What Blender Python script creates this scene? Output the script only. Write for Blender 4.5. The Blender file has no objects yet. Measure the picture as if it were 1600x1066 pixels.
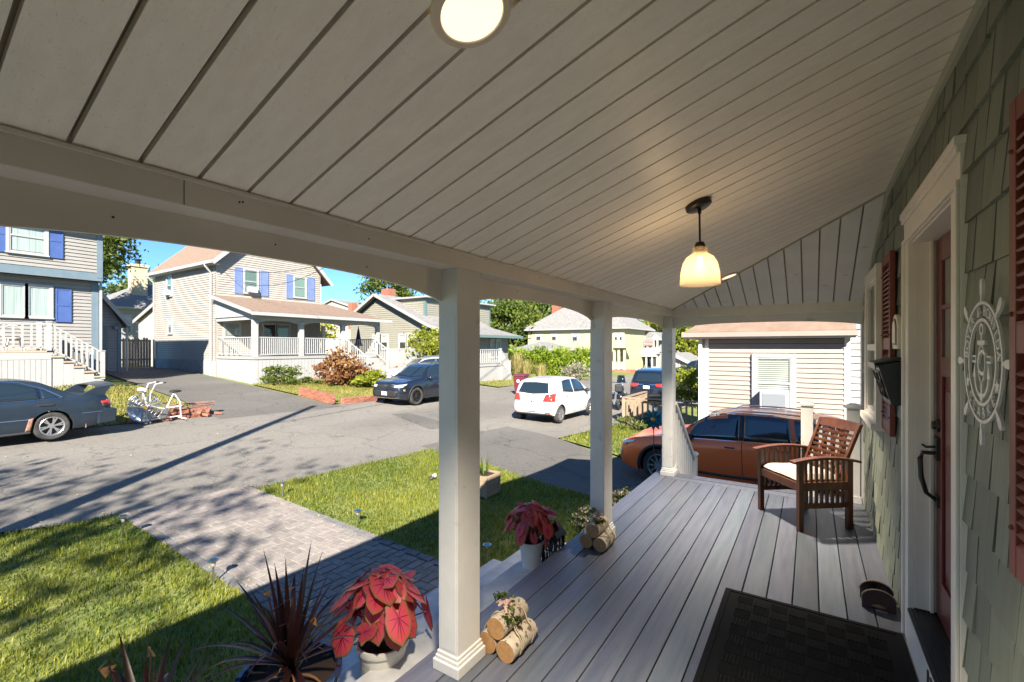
import bpy, bmesh, math, random
import numpy as np
from mathutils import Vector, Matrix
from mathutils.bvhtree import BVHTree
random.seed(7); RS = np.random.RandomState(11)
S = bpy.context.scene; COL = S.collection
R = math.radians
# ---------------------------------------------------------------- camera, light, exposure
CAMZ = 1.65; FPX = 715.0; YAW = R(33.1); HY = 543.0
cd = bpy.data.cameras.new('camera'); cam = bpy.data.objects.new('camera', cd); COL.objects.link(cam)
cam.location = (0, 0, CAMZ); cam.rotation_euler = (R(90), 0, YAW)
cd.sensor_width = 36; cd.lens = FPX/1600*36; cd.shift_y = 10/1600; cd.clip_start = .05; cd.clip_end = 900
S.camera = cam
SUN = Vector((.62, -.785, 0)).normalized(); ELEV = R(33.5)
wd = bpy.data.worlds.new('World'); S.world = wd; wd.use_nodes = True
nt = wd.node_tree; bg = nt.nodes['Background']; sk = nt.nodes.new('ShaderNodeTexSky')
sk.sky_type = 'NISHITA'; sk.sun_disc = False; sk.sun_elevation = ELEV; sk.sun_rotation = math.atan2(SUN.x, SUN.y)
sk.altitude = 1200; sk.air_density = 1.0; sk.dust_density = .15; sk.ozone_density = 3.5
tnt = nt.nodes.new('ShaderNodeMixRGB'); tnt.blend_type = 'MULTIPLY'; tnt.inputs[0].default_value = 1; tnt.inputs[2].default_value = (.57,.82,1,1)
nt.links.new(sk.outputs[0], tnt.inputs[1]); nt.links.new(tnt.outputs[0], bg.inputs[0]); bg.inputs[1].default_value = .058
sd = bpy.data.lights.new('sun', 'SUN'); sun = bpy.data.objects.new('sun', sd); COL.objects.link(sun)
sd.energy = 4.8; sd.angle = R(.53); sd.color = (1, .93, .82)
sun.rotation_euler = Vector((SUN.x*math.cos(ELEV), SUN.y*math.cos(ELEV), math.sin(ELEV))).to_track_quat('Z', 'Y').to_euler()
S.view_settings.view_transform = 'Standard'; S.view_settings.look = 'None'
S.view_settings.gamma = 1; S.view_settings.use_curve_mapping = False
S.view_settings.exposure = 1.88
S.render.engine = 'CYCLES'
S.cycles.max_bounces = 7; S.cycles.diffuse_bounces = 5; S.cycles.transparent_max_bounces = 12
# ---------------------------------------------------------------- survey helpers: sight lines of the photograph meeting known planes
cY, sY = math.cos(YAW), math.sin(YAW)
def ray(px, py):
    u = (px-800)/FPX; v = (HY-py)/FPX
    return Vector((u*cY-sY, cY+u*sY, v))
def atX(px, py, X): d = ray(px, py); t = X/d.x; return Vector((X, d.y*t, CAMZ+d.z*t))
def atY(px, py, Y): d = ray(px, py); t = Y/d.y; return Vector((d.x*t, Y, CAMZ+d.z*t))
def atD(px, py, t): d = ray(px, py); return Vector((d.x*t, d.y*t, CAMZ+d.z*t))
def sst(a, b, x): t = min(1, max(0, (x-a)/(b-a))); return t*t*(3-2*t)
def g(X, Y):
    Xc = max(X, -16); Yc = min(max(Y, -10), 60)
    z = -.50-.037*(Xc+14.4)-.016*(Yc-2.9)
    z -= .28*sst(6.5, 9.5, Y)*sst(-7, -3.5, X)
    if X < -16: z += .072*min(-16-X, 14)*(1+.7*sst(9.5, 5, Y))
    return z
def gr(px, py):
    d = ray(px, py); t = 5
    for i in range(60):
        t += ((g(d.x*t, d.y*t)-CAMZ)/d.z-t)*.6
    return Vector((d.x*t, d.y*t, g(d.x*t, d.y*t)))
# ---------------------------------------------------------------- materials
def nd(t, ty, **k):
    n = t.nodes.new(ty)
    for a, b in k.items(): setattr(n, a, b)
    return n
MATS = {}
def M(name, col, rough=.6, col2=None, scale=6, bump=0, bscale=None, metal=0, rand=0, stretch=(1,1,1), spec=.5, detail=5, ramp=(.35,.65), emit=0, coat=0, spots=None, huev=0, bdist=.004):
    m = bpy.data.materials.new(name); m.use_nodes = True; t = m.node_tree; b = t.nodes['Principled BSDF']
    L = t.links.new
    b.inputs['Roughness'].default_value = rough; b.inputs['Metallic'].default_value = metal
    b.inputs['Specular IOR Level'].default_value = spec; b.inputs['Coat Weight'].default_value = coat
    b.inputs['Coat Roughness'].default_value = .04
    tc = nd(t, 'ShaderNodeTexCoord'); mp = nd(t, 'ShaderNodeMapping'); mp.inputs['Scale'].default_value = stretch
    L(tc.outputs['Object'], mp.inputs[0])
    oi = None
    if rand or huev:
        oi = nd(t, 'ShaderNodeObjectInfo'); ml = nd(t, 'ShaderNodeMath', operation='MULTIPLY'); ml.inputs[1].default_value = 57
        L(oi.outputs['Random'], ml.inputs[0]); L(ml.outputs[0], mp.inputs['Location'])
    src = None
    if col2:
        n = nd(t, 'ShaderNodeTexNoise'); n.inputs['Scale'].default_value = scale; n.inputs['Detail'].default_value = detail
        n.inputs['Roughness'].default_value = .62
        L(mp.outputs[0], n.inputs['Vector']); cr = nd(t, 'ShaderNodeValToRGB')
        cr.color_ramp.elements[0].position = ramp[0]; cr.color_ramp.elements[1].position = ramp[1]
        cr.color_ramp.elements[0].color = (*col, 1); cr.color_ramp.elements[1].color = (*col2, 1)
        L(n.outputs['Fac'], cr.inputs[0]); src = cr.outputs[0]
    if spots:
        n = nd(t, 'ShaderNodeTexNoise'); n.inputs['Scale'].default_value = spots[1]; n.inputs['Detail'].default_value = 3
        L(mp.outputs[0], n.inputs['Vector']); cr = nd(t, 'ShaderNodeValToRGB')
        cr.color_ramp.elements[0].position = spots[2]; cr.color_ramp.elements[1].position = spots[2]+.06
        L(n.outputs['Fac'], cr.inputs[0]); mx = nd(t, 'ShaderNodeMixRGB')
        L(cr.outputs[0], mx.inputs[0])
        if src: L(src, mx.inputs[1])
        else: mx.inputs[1].default_value = (*col, 1)
        mx.inputs[2].default_value = (*spots[0], 1); src = mx.outputs[0]
    if rand or huev:
        hs = nd(t, 'ShaderNodeHueSaturation')
        if src: L(src, hs.inputs['Color'])
        else: hs.inputs['Color'].default_value = (*col, 1)
        mr = nd(t, 'ShaderNodeMapRange'); mr.inputs['To Min'].default_value = 1-rand; mr.inputs['To Max'].default_value = 1+rand
        L(oi.outputs['Random'], mr.inputs[0]); L(mr.outputs[0], hs.inputs['Value'])
        if huev:
            fr = nd(t, 'ShaderNodeMath', operation='MULTIPLY'); fr.inputs[1].default_value = 7.31; L(oi.outputs['Random'], fr.inputs[0])
            f2 = nd(t, 'ShaderNodeMath', operation='FRACT'); L(fr.outputs[0], f2.inputs[0])
            m2 = nd(t, 'ShaderNodeMapRange'); m2.inputs['To Min'].default_value = .5-huev; m2.inputs['To Max'].default_value = .5+huev
            L(f2.outputs[0], m2.inputs[0]); L(m2.outputs[0], hs.inputs['Hue'])
        src = hs.outputs[0]
    if src: L(src, b.inputs['Base Color'])
    else: b.inputs['Base Color'].default_value = (*col, 1)
    if bump:
        n = nd(t, 'ShaderNodeTexNoise'); n.inputs['Scale'].default_value = bscale or scale*4; n.inputs['Detail'].default_value = 4
        L(mp.outputs[0], n.inputs['Vector']); bp = nd(t, 'ShaderNodeBump'); bp.inputs['Strength'].default_value = bump; bp.inputs['Distance'].default_value = bdist
        L(n.outputs['Fac'], bp.inputs['Height']); L(bp.outputs[0], b.inputs['Normal'])
    if emit:
        b.inputs['Emission Color'].default_value = (*col, 1); b.inputs['Emission Strength'].default_value = emit
    MATS[name] = m; return m
def asphaltmat(name, c1, c2, crack=.55):
    m = M(name, c1, .92, c2, 24, .9, 120, detail=9, ramp=(.28,.74), spots=(tuple(min(1,x*1.28) for x in c2), 100, .60), bdist=.01); t = m.node_tree; L = t.links.new; b = t.nodes['Principled BSDF']
    src = b.inputs['Base Color'].links[0].from_socket; tc = nd(t,'ShaderNodeTexCoord')
    n1 = nd(t,'ShaderNodeTexNoise'); n1.inputs['Scale'].default_value = 1.6; n1.inputs['Detail'].default_value = 6; L(tc.outputs['Object'], n1.inputs['Vector'])
    va = nd(t,'ShaderNodeVectorMath',operation='MULTIPLY_ADD'); va.inputs[1].default_value = (.9,.9,.9); L(n1.outputs['Color'], va.inputs[0]); L(tc.outputs['Object'], va.inputs[2])
    vo = nd(t,'ShaderNodeTexVoronoi',feature='DISTANCE_TO_EDGE'); vo.inputs['Scale'].default_value = .42; L(va.outputs[0], vo.inputs['Vector'])
    mr = nd(t,'ShaderNodeMapRange'); mr.inputs['From Min'].default_value = .0; mr.inputs['From Max'].default_value = .010; mr.inputs['To Min'].default_value = crack; mr.inputs['To Max'].default_value = 1; L(vo.outputs['Distance'], mr.inputs[0])
    v2 = nd(t,'ShaderNodeTexVoronoi',feature='DISTANCE_TO_EDGE'); v2.inputs['Scale'].default_value = 1.9; L(va.outputs[0], v2.inputs['Vector'])
    m2 = nd(t,'ShaderNodeMapRange'); m2.inputs['From Max'].default_value = .022; m2.inputs['To Min'].default_value = .72; m2.inputs['To Max'].default_value = 1; L(v2.outputs['Distance'], m2.inputs[0])
    n3 = nd(t,'ShaderNodeTexNoise'); n3.inputs['Scale'].default_value = .35; n3.inputs['Detail'].default_value = 7; mp = nd(t,'ShaderNodeMapping'); mp.inputs['Scale'].default_value = (1,.35,1); L(tc.outputs['Object'], mp.inputs[0]); L(mp.outputs[0], n3.inputs['Vector'])
    m3 = nd(t,'ShaderNodeMapRange'); m3.inputs['From Min'].default_value = .3; m3.inputs['From Max'].default_value = .7; m3.inputs['To Min'].default_value = .78; m3.inputs['To Max'].default_value = 1.16; L(n3.outputs['Fac'], m3.inputs[0])
    a = nd(t,'ShaderNodeMath',operation='MULTIPLY'); L(mr.outputs[0], a.inputs[0]); L(m2.outputs[0], a.inputs[1]); a2 = nd(t,'ShaderNodeMath',operation='MULTIPLY'); L(a.outputs[0], a2.inputs[0]); L(m3.outputs[0], a2.inputs[1])
    vm = nd(t,'ShaderNodeVectorMath',operation='SCALE'); L(src, vm.inputs[0]); L(a2.outputs[0], vm.inputs['Scale']); L(vm.outputs[0], b.inputs['Base Color'])
def leafmat(name, c1, c2, trans=.35, rough=.5):
    m = bpy.data.materials.new(name); m.use_nodes = True; t = m.node_tree; L = t.links.new
    b = t.nodes['Principled BSDF']; o = t.nodes['Material Output']
    at = nd(t, 'ShaderNodeAttribute', attribute_name='tint'); cr = nd(t, 'ShaderNodeValToRGB')
    cr.color_ramp.elements[0].color = (*c1, 1); cr.color_ramp.elements[1].color = (*c2, 1)
    L(at.outputs['Fac'], cr.inputs[0]); L(cr.outputs[0], b.inputs['Base Color']); b.inputs['Roughness'].default_value = rough
    b.inputs['Specular IOR Level'].default_value = .35
    tr = nd(t, 'ShaderNodeBsdfTranslucent'); L(cr.outputs[0], tr.inputs[0]); mx = nd(t, 'ShaderNodeMixShader'); mx.inputs[0].default_value = trans
    L(b.outputs[0], mx.inputs[1]); L(tr.outputs[0], mx.inputs[2]); L(mx.outputs[0], o.inputs[0])
    MATS[name] = m; return m
def glassmat(name, tint=(.94,.97,.96), rough=.02, frac=1.0):
    m = bpy.data.materials.new(name); m.use_nodes = True; m.use_transparent_shadow = True; t = m.node_tree; L = t.links.new
    o = t.nodes['Material Output']; t.nodes.remove(t.nodes['Principled BSDF'])
    tr = nd(t, 'ShaderNodeBsdfTransparent'); tr.inputs[0].default_value = (*tint, 1)
    gl = nd(t, 'ShaderNodeBsdfGlossy'); gl.inputs['Roughness'].default_value = rough
    lw = nd(t, 'ShaderNodeLayerWeight'); lw.inputs[0].default_value = .5; pw = nd(t, 'ShaderNodeMath', operation='POWER'); pw.inputs[1].default_value = 3.5; L(lw.outputs['Facing'], pw.inputs[0])
    fr = nd(t, 'ShaderNodeMath', operation='MULTIPLY_ADD'); fr.inputs[1].default_value = .85; fr.inputs[2].default_value = .07; L(pw.outputs[0], fr.inputs[0]); mx = nd(t, 'ShaderNodeMixShader')
    L(fr.outputs[0], mx.inputs[0]); L(tr.outputs[0], mx.inputs[1]); L(gl.outputs[0], mx.inputs[2]); L(mx.outputs[0], o.inputs[0])
    MATS[name] = m; return m
M('deck', (0.060,0.070,0.096), .42, (0.105,0.113,0.138), 3.0, .35, 60, rand=.33, stretch=(9,.55,9), huev=.028, ramp=(.3,.7))
M('ceiling', (.88,.815,.71), .45, (.94,.88,.78), 9, .25, 90, rand=.03, stretch=(1,3,1), spots=((.76,.71,.62), 95, .63))
M('groove', (.34,.30,.20), .8)
M('dark_gap', (.03,.028,.025), .9)
M('trimwarm', (0.670,0.626,0.562), .45, (0.734,0.691,0.616), 3, .05, 30)
M('trimwhite', (.58,.57,.555), .42, (.64,.63,.61), 4, .12, 45, spots=((.49,.475,.44), 9, .66))
M('white', (0.343,0.343,0.340), .45, (0.316,0.316,0.307), 5, .05, 20)
M('shingle', (0.130,0.146,0.107), .55, (0.179,0.194,0.149), 4, .28, 22, rand=.20, stretch=(1,16,.6), ramp=(.3,.72), bdist=.003)
M('shinglebase', (.02,.022,.016), .8)
M('doorred', (0.128,0.022,0.021), .35, (0.152,0.028,0.024), 4, .05, 20, coat=.2)
M('shutterred', (0.149,0.028,0.017), .5, (0.192,0.040,0.025), 6, .3, 40, stretch=(1,1,.15))
M('brownred', (.17,.035,.028), .5, (.12,.03,.025), 10)
M('blackmetal', (.012,.012,.012), .38, (.02,.02,.019), 40, .1, 80, spec=.5)
M('bronze', (.035,.03,.026), .4, metal=.6)
M('rubber', (.004,.0045,.005), .8, (.006,.0065,.007), 30, .4, 300, spec=.12)
M('chairwood', (0.046,0.014,0.006), .38, (0.105,0.034,0.014), 5, .2, 60, stretch=(3,3,.6), rand=.08, spec=.5)
M('cushion', (0.257,0.236,0.224), .9, (0.290,0.269,0.253), 30, .4, 350)
M('concrete', (.42,.43,.44), .8, (.55,.56,.57), 6, .4, 40)
M('foundation', (0.261,0.268,0.279), .85, (0.326,0.331,0.337), 3, .3, 20)
M('paver', (.185,.160,.142), .85, (.262,.232,.208), 12, .5, 90, rand=.13, huev=.012)
M('paverdark', (0.129,0.125,0.125), .85, (0.190,0.182,0.179), 12, .5, 90, rand=.12)
M('sand', (.15,.135,.115), .95)
asphaltmat('asphalt', (.130,.120,.104), (.215,.197,.170))
asphaltmat('asphaltdark', (.088,.082,.074), (.142,.132,.117), .5)
M('soil', (.10,.075,.04), .95, (.17,.145,.07), 3, .6, 30)
M('turf', (.10,.135,.025), .95, (.19,.20,.05), 1.1, .8, 60, detail=8)
M('siding_gray', (0.224,0.214,0.198), .55, (0.246,0.235,0.220), 1.2)
M('siding_beige', (0.290,0.266,0.238), .55, (0.325,0.300,0.266), 1.2)
M('siding_green', (0.204,0.195,0.158), .55, (0.227,0.218,0.177), 1.2)
M('siding_yellow', (0.429,0.384,0.221), .55, (0.453,0.407,0.250), .9)
M('siding_pink', (.26,.215,.185), .5, (.29,.245,.21), 1.2, .1, 60, rand=.02)
M('siding_white', (0.284,0.281,0.272), .55, (0.309,0.303,0.296), 1)
M('siding_tan', (.42,.34,.28), .6)
M('bluetrim', (0.109,0.153,0.188), .5, (0.128,0.173,0.207), 3)
M('tealtrim', (.10,.15,.15), .5)
M('shutterblue', (.042,.080,.235), .5, (.055,.10,.27), 3)
M('shutterblue2', (.115,.165,.34), .5, (.14,.19,.37), 3)
M('roofbrown', (0.154,0.106,0.075), .9, (0.220,0.154,0.114), 5, .5, 60, detail=8, stretch=(1,1,4))
M('roofgray', (.15,.145,.14), .9, (.23,.22,.21), 4, .5, 50, detail=8)
M('rooftan', (0.178,0.119,0.083), .85, (0.214,0.151,0.111), 4, .3, 50)
M('brick', (0.225,0.075,0.045), .85, (0.315,0.128,0.083), 12, .5, 60, rand=.2)
M('brickmass', (0.196,0.084,0.059), .9, (0.315,0.189,0.140), 14, .5, 40)
M('chimtan', (.42,.33,.22), .9, (.52,.42,.3), 8, .4, 30)
M('woodgray', (.17,.145,.12), .85, (.26,.22,.18), 6, .4, 30, stretch=(6,6,.6), rand=.12)
M('woodtan', (0.224,0.163,0.109), .8, (0.306,0.231,0.156), 6, .4, 30, stretch=(5,5,.7), rand=.1)
M('woodstep', (.33,.25,.17), .8, (.4,.31,.22), 6)
M('pot', (.62,.60,.54), .45, (.70,.68,.62), 5)
M('potblue', (.012,.03,.075), .08, (.02,.05,.12), 6, coat=.6)
M('birch', (0.400,0.328,0.248), .75, (0.528,0.464,0.376), 9, .5, 40, stretch=(1,1,1), spots=((.14,.10,.07), 34, .57))
M('logend', (0.336,0.176,0.068), .7, (0.432,0.248,0.104), 40, .2, 90)
M('twine', (.45,.38,.26), .9)
M('ribbon', (.42,.28,.24), .7)
M('chrome', (.75,.75,.75), .12, metal=1)
M('alum', (.6,.6,.6), .3, metal=1)
M('rimdark', (.03,.03,.032), .3, metal=.5)
M('rimsilver', (.45,.45,.46), .28, metal=.8)
M('tyre', (.02,.019,.018), .85, (.05,.046,.042), 8)
M('plastic_black', (.018,.018,.018), .6)
M('underbody', (.008,.008,.008), .9)
M('carglass', (.012,.02,.026), .03, spec=.9, coat=.5)
M('carwhite', (.50,.50,.50), .3, coat=.7)
M('carblack', (.008,.011,.02), .18, coat=.9, spec=.6)
M('cargray', (.009,.016,.026), .36, (.014,.023,.036), 3, .05, 8, coat=.35)
M('carorange', (.90,.17,.04), .32, (.92,.16,.04), 2, metal=.15, coat=.45, spec=.35)
M('carred', (.42,.02,.025), .25, coat=.8)
M('carsilver', (.42,.43,.46), .3, metal=.4, coat=.7)
M('taillight', (.55,.03,.02), .12, coat=.8)
M('taildark', (.18,.008,.01), .15, coat=.8)
M('headlight', (.62,.66,.7), .08, metal=.4, coat=1)
M('amber', (.7,.18,.02), .2, coat=.6)
M('plate', (.75,.75,.74), .4)
M('printgray', (.25,.25,.3), .5)
M('seat', (.10,.10,.11), .8)
M('maroon', (.12,.018,.03), .5)
M('cream', (.74,.70,.58), .5)
M('bikewhite', (.78,.76,.70), .35, (.62,.60,.53), 14)
M('stemdark', (.045,.018,.016), .6)
M('potsoil', (.03,.018,.012), .95)
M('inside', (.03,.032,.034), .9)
M('blind', (.40,.41,.38), .7)
M('curtain', (.24,.28,.26), .9, (.42,.46,.44), 18, stretch=(1,1,.02))
M('blindgreen', (.16,.24,.20), .6)
M('acwhite', (.42,.43,.46), .45)
M('acgray', (.20,.22,.24), .6)
M('navy', (.03,.03,.12), .8)
M('bark', (.10,.075,.055), .9, (.16,.13,.1), 6, .8, 20, stretch=(3,3,.6))
M('pole', (.16,.12,.09), .9, (.22,.17,.13), 6, .3, 20)
M('wire', (.01,.01,.01), .6)
M('bulb', (1,.62,.25), .5, emit=2.5)
M('disc', (1,.83,.54), .5, emit=.40)
M('mould', (.36,.38,.31), .6)
M('discrim', (.72,.6,.48), .5)
M('flagred', (.45,.05,.05), .8)
M('tealblade', (.02,.14,.2), .35, (.04,.22,.28), 9, metal=.5)
M('gold', (.55,.35,.08), .4, metal=.7)
glassmat('pane'); glassmat('sheer', (.9,.95,.93))
leafmat('leaf_mid', (.035,.070,.012), (.165,.20,.030), .42)
leafmat('leaf_dark', (.018,.040,.012), (.065,.10,.025), .35)
leafmat('leaf_lime', (.14,.18,.015), (.36,.36,.035), .45)
leafmat('leaf_rust', (.16,.055,.03), (.30,.17,.055), .35)
leafmat('leaf_straw', (.26,.22,.08), (.45,.38,.16), .4)
leafmat('leaf_hedge', (.12,.20,.015), (.32,.40,.035), .45)
leafmat('leaf_grayish', (.16,.15,.10), (.30,.28,.2), .3)
leafmat('sedumflower', (.42,.36,.24), (.58,.46,.34), .3)
leafmat('grass', (.050,.105,.008), (.33,.33,.045), .55, .45)
leafmat('grassdry', (.17,.15,.03), (.34,.30,.08), .4, .6)
leafmat('dracaena', (.013,.006,.007), (.055,.020,.020), .12, .3)
leafmat('dracstraw', (.22,.11,.04), (.38,.21,.08), .2)
# caladium: pink centre, greenish edge
def calmat():
    m = bpy.data.materials.new('caladium'); m.use_nodes = True; t = m.node_tree; L = t.links.new; b = t.nodes['Principled BSDF']; o = t.nodes['Material Output']
    at = nd(t, 'ShaderNodeAttribute', attribute_name='tint'); tc = nd(t, 'ShaderNodeTexCoord'); n = nd(t, 'ShaderNodeTexNoise'); n.inputs['Scale'].default_value = 60
    L(tc.outputs['Object'], n.inputs['Vector']); ma = nd(t, 'ShaderNodeMath', operation='MULTIPLY_ADD'); ma.inputs[1].default_value = .5; 
    L(n.outputs['Fac'], ma.inputs[0]); L(at.outputs['Fac'], ma.inputs[2])
    cr = nd(t, 'ShaderNodeValToRGB'); e = cr.color_ramp.elements; e[0].position = .25; e[0].color = (.70,.06,.13,1); e[1].position = 1.0; e[1].color = (.42,.12,.07,1)
    x = e.new(1.22 if False else .75); x.color = (.64,.085,.10,1)
    sb = nd(t, 'ShaderNodeMath', operation='SUBTRACT'); sb.inputs[1].default_value = .2; L(ma.outputs[0], sb.inputs[0])
    L(sb.outputs[0], cr.inputs[0])
    ed = nd(t, 'ShaderNodeMapRange'); ed.inputs['From Min'].default_value = .86; ed.inputs['From Max'].default_value = 1.02; L(at.outputs['Fac'], ed.inputs[0])
    mx = nd(t, 'ShaderNodeMixRGB'); L(ed.outputs[0], mx.inputs[0]); L(cr.outputs[0], mx.inputs[1]); mx.inputs[2].default_value = (.13,.14,.03,1)
    hs = nd(t, 'ShaderNodeHueSaturation'); oi = nd(t, 'ShaderNodeObjectInfo'); mr = nd(t, 'ShaderNodeMapRange'); mr.inputs['To Min'].default_value = .75; mr.inputs['To Max'].default_value = 1.3
    L(oi.outputs['Random'], mr.inputs[0]); L(mr.outputs[0], hs.inputs['Value']); L(mx.outputs[0], hs.inputs['Color'])
    L(hs.outputs[0], b.inputs['Base Color']); b.inputs['Roughness'].default_value = .42
    tr = nd(t, 'ShaderNodeBsdfTranslucent'); L(hs.outputs[0], tr.inputs[0]); ms = nd(t, 'ShaderNodeMixShader'); ms.inputs[0].default_value = .3
    L(b.outputs[0], ms.inputs[1]); L(tr.outputs[0], ms.inputs[2]); L(ms.outputs[0], o.inputs[0]); MATS['caladium'] = m
calmat()
M('calvein', (.20,.012,.04), .5)
def shademat():
    m = bpy.data.materials.new('shadeglass'); m.use_nodes = True; t = m.node_tree; L = t.links.new; o = t.nodes['Material Output']; b = t.nodes['Principled BSDF']
    b.inputs['Base Color'].default_value = (.60,.52,.42,1); b.inputs['Roughness'].default_value = .25
    tr = nd(t, 'ShaderNodeBsdfTranslucent'); tr.inputs[0].default_value = (.70,.54,.38,1); tp = nd(t, 'ShaderNodeBsdfTransparent'); tp.inputs[0].default_value = (.95,.9,.8,1)
    m1 = nd(t, 'ShaderNodeMixShader'); m1.inputs[0].default_value = .5; m2 = nd(t, 'ShaderNodeMixShader'); m2.inputs[0].default_value = .72
    L(b.outputs[0], m1.inputs[1]); L(tr.outputs[0], m1.inputs[2]); L(m1.outputs[0], m2.inputs[1]); L(tp.outputs[0], m2.inputs[2]); L(m2.outputs[0], o.inputs[0]); MATS['shadeglass'] = m
shademat()
# ---------------------------------------------------------------- object helpers
WL = {}
def wloc(o): return WL.get(o.name, Vector((0,0,0))) if o else Vector((0,0,0))
def tag(o, label=None, cat=None, group=None, kind=None):
    if label: o['label'] = label
    if cat: o['category'] = cat
    if group: o['group'] = group
    if kind: o['kind'] = kind
    return o
def thing(name, label, cat, loc=(0,0,0), rotz=0, group=None, local=False):
    o = bpy.data.objects.new(name, None); COL.objects.link(o); o.empty_display_size = .1
    o.location = loc; o.rotation_euler = (0, 0, rotz); WL[o.name] = Vector((0,0,0)) if local else Vector(loc)
    return tag(o, label, cat, group)
def copytree(o, parent=None):
    c = o.copy(); COL.objects.link(c)
    if parent: c.parent = parent
    for ch in list(o.children): copytree(ch, c)
    return c
def place(o, loc, rotz=0, label=None):
    o.location = loc; o.rotation_euler = (0, 0, rotz)
    if label: o['label'] = label
    return o
def inst(name, me, loc, parent, rot=(0,0,0), scale=None):
    o = bpy.data.objects.new(name, me); COL.objects.link(o)
    o.location = Vector(loc)-wloc(parent); o.rotation_euler = rot
    if scale: o.scale = scale
    if parent: o.parent = parent; 
    WL[o.name] = Vector(loc) if rot == (0,0,0) else Vector((0,0,0)); return o
IDF = (Vector((0,0,0)), Vector((1,0,0)), Vector((0,1,0)))
def FX(X, s=1): return (Vector((X,0,0)), Vector((0,1,0)), Vector((s,0,0)))      # wall facing +-X: u = Y
def FY(Y, s=-1): return (Vector((0,Y,0)), Vector((1,0,0)), Vector((0,s,0)))     # wall facing -+Y: u = X
class MB:
    def __init__(s, fr=IDF): s.v = []; s.f = []; s.mi = []; s.fr = fr; s.cur = 0; s.tint = []
    def P(s, u, n, z): o, a, b = s.fr; return o+a*u+b*n+Vector((0,0,z))
    def add(s, pts, faces):
        k = len(s.v); s.v += [tuple(s.P(*p)) for p in pts]; s.f += [tuple(i+k for i in f) for f in faces]; s.mi += [s.cur]*len(faces)
    def box(s, u0, u1, n0, n1, z0, z1):
        s.add([(u0,n0,z0),(u1,n0,z0),(u1,n1,z0),(u0,n1,z0),(u0,n0,z1),(u1,n0,z1),(u1,n1,z1),(u0,n1,z1)],
              [(0,3,2,1),(4,5,6,7),(0,1,5,4),(1,2,6,5),(2,3,7,6),(3,0,4,7)]); return s
    def prism(s, pts, n0, n1):          # polygon in (u,z) pushed from n0 to n1
        n = len(pts); s.add([(u,n0,z) for u,z in pts]+[(u,n1,z) for u,z in pts],
              [tuple(range(n))[::-1], tuple(range(n,2*n))]+[(i,(i+1)%n,n+(i+1)%n,n+i) for i in range(n)]); return s
    def slab(s, pts, th):               # 3d polygon thickened along -z
        n = len(pts); s.add([tuple(p) for p in pts]+[(p[0],p[1],p[2]-th) for p in pts],
              [tuple(range(n)), tuple(range(n,2*n))[::-1]]+[(i,n+i,n+(i+1)%n,(i+1)%n) for i in range(n)]); return s
    def hexa(s, b, t): s.add(list(b)+list(t), [(0,3,2,1),(4,5,6,7),(0,1,5,4),(1,2,6,5),(2,3,7,6),(3,0,4,7)]); return s
    def bar(s, a, b, w, h=None, up=(0,0,1)):
        h = h or w; a = Vector(a); b = Vector(b); d = (b-a).normalized(); x = d.cross(Vector(up))
        if x.length < 1e-4: x = Vector((1,0,0))
        x.normalize(); y = x.cross(d); x = x*w/2; y = y*h/2
        s.hexa([a-x-y, a+x-y, a+x+y, a-x+y], [b-x-y, b+x-y, b+x+y, b-x+y]); return s
    def tube(s, pts, r, n=8, cap=True):
        pts = [Vector(p) for p in pts]; N = len(pts); rr = r if hasattr(r, '__len__') else [r]*N; vs = []; ref = Vector((.13,.31,1)).normalized()
        for i, p in enumerate(pts):
            d = (pts[min(i+1,N-1)]-pts[max(i-1,0)]).normalized(); x = d.cross(ref)
            if x.length < .05: x = d.cross(Vector((1,.2,0)))
            x.normalize(); y = d.cross(x)
            for k in range(n): a = 2*math.pi*k/n; vs.append(tuple(p+(x*math.cos(a)+y*math.sin(a))*rr[i]))
        fs = [(i*n+k, i*n+(k+1)%n, (i+1)*n+(k+1)%n, (i+1)*n+k) for i in range(N-1) for k in range(n)]
        if cap: fs += [tuple(range(n))[::-1], tuple(range((N-1)*n, N*n))]
        s.add(vs, fs); return s
    def lathe(s, prof, n=24, c=(0,0,0), axis='z', a0=0, a1=2*math.pi):
        full = abs(a1-a0) > 6.28; m = n if full else n+1; vs = []
        for r, z in prof:
            for k in range(m):
                a = a0+(a1-a0)*k/n; x, y = r*math.cos(a), r*math.sin(a)
                vs.append((c[0]+x,c[1]+y,c[2]+z) if axis == 'z' else (c[0]+x,c[1]+z,c[2]+y) if axis == 'y' else (c[0]+z,c[1]+x,c[2]+y))
        fs = [(i*m+k, i*m+(k+1)%m, (i+1)*m+(k+1)%m, (i+1)*m+k) for i in range(len(prof)-1) for k in range(n)]
        s.add(vs, fs); return s
    def ball(s, c, r, n=8, sc=(1,1,1)):
        prof = [(max(1e-4, math.sin(math.pi*i/n)), -math.cos(math.pi*i/n)) for i in range(n+1)]; vs = []; m = n*2
        for q, z in prof:
            for k in range(m): a = 2*math.pi*k/m; vs.append((c[0]+r*q*math.cos(a)*sc[0], c[1]+r*q*math.sin(a)*sc[1], c[2]+r*z*sc[2]))
        s.add(vs, [(i*m+k, i*m+(k+1)%m, (i+1)*m+(k+1)%m, (i+1)*m+k) for i in range(n) for k in range(m)]); return s
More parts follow.
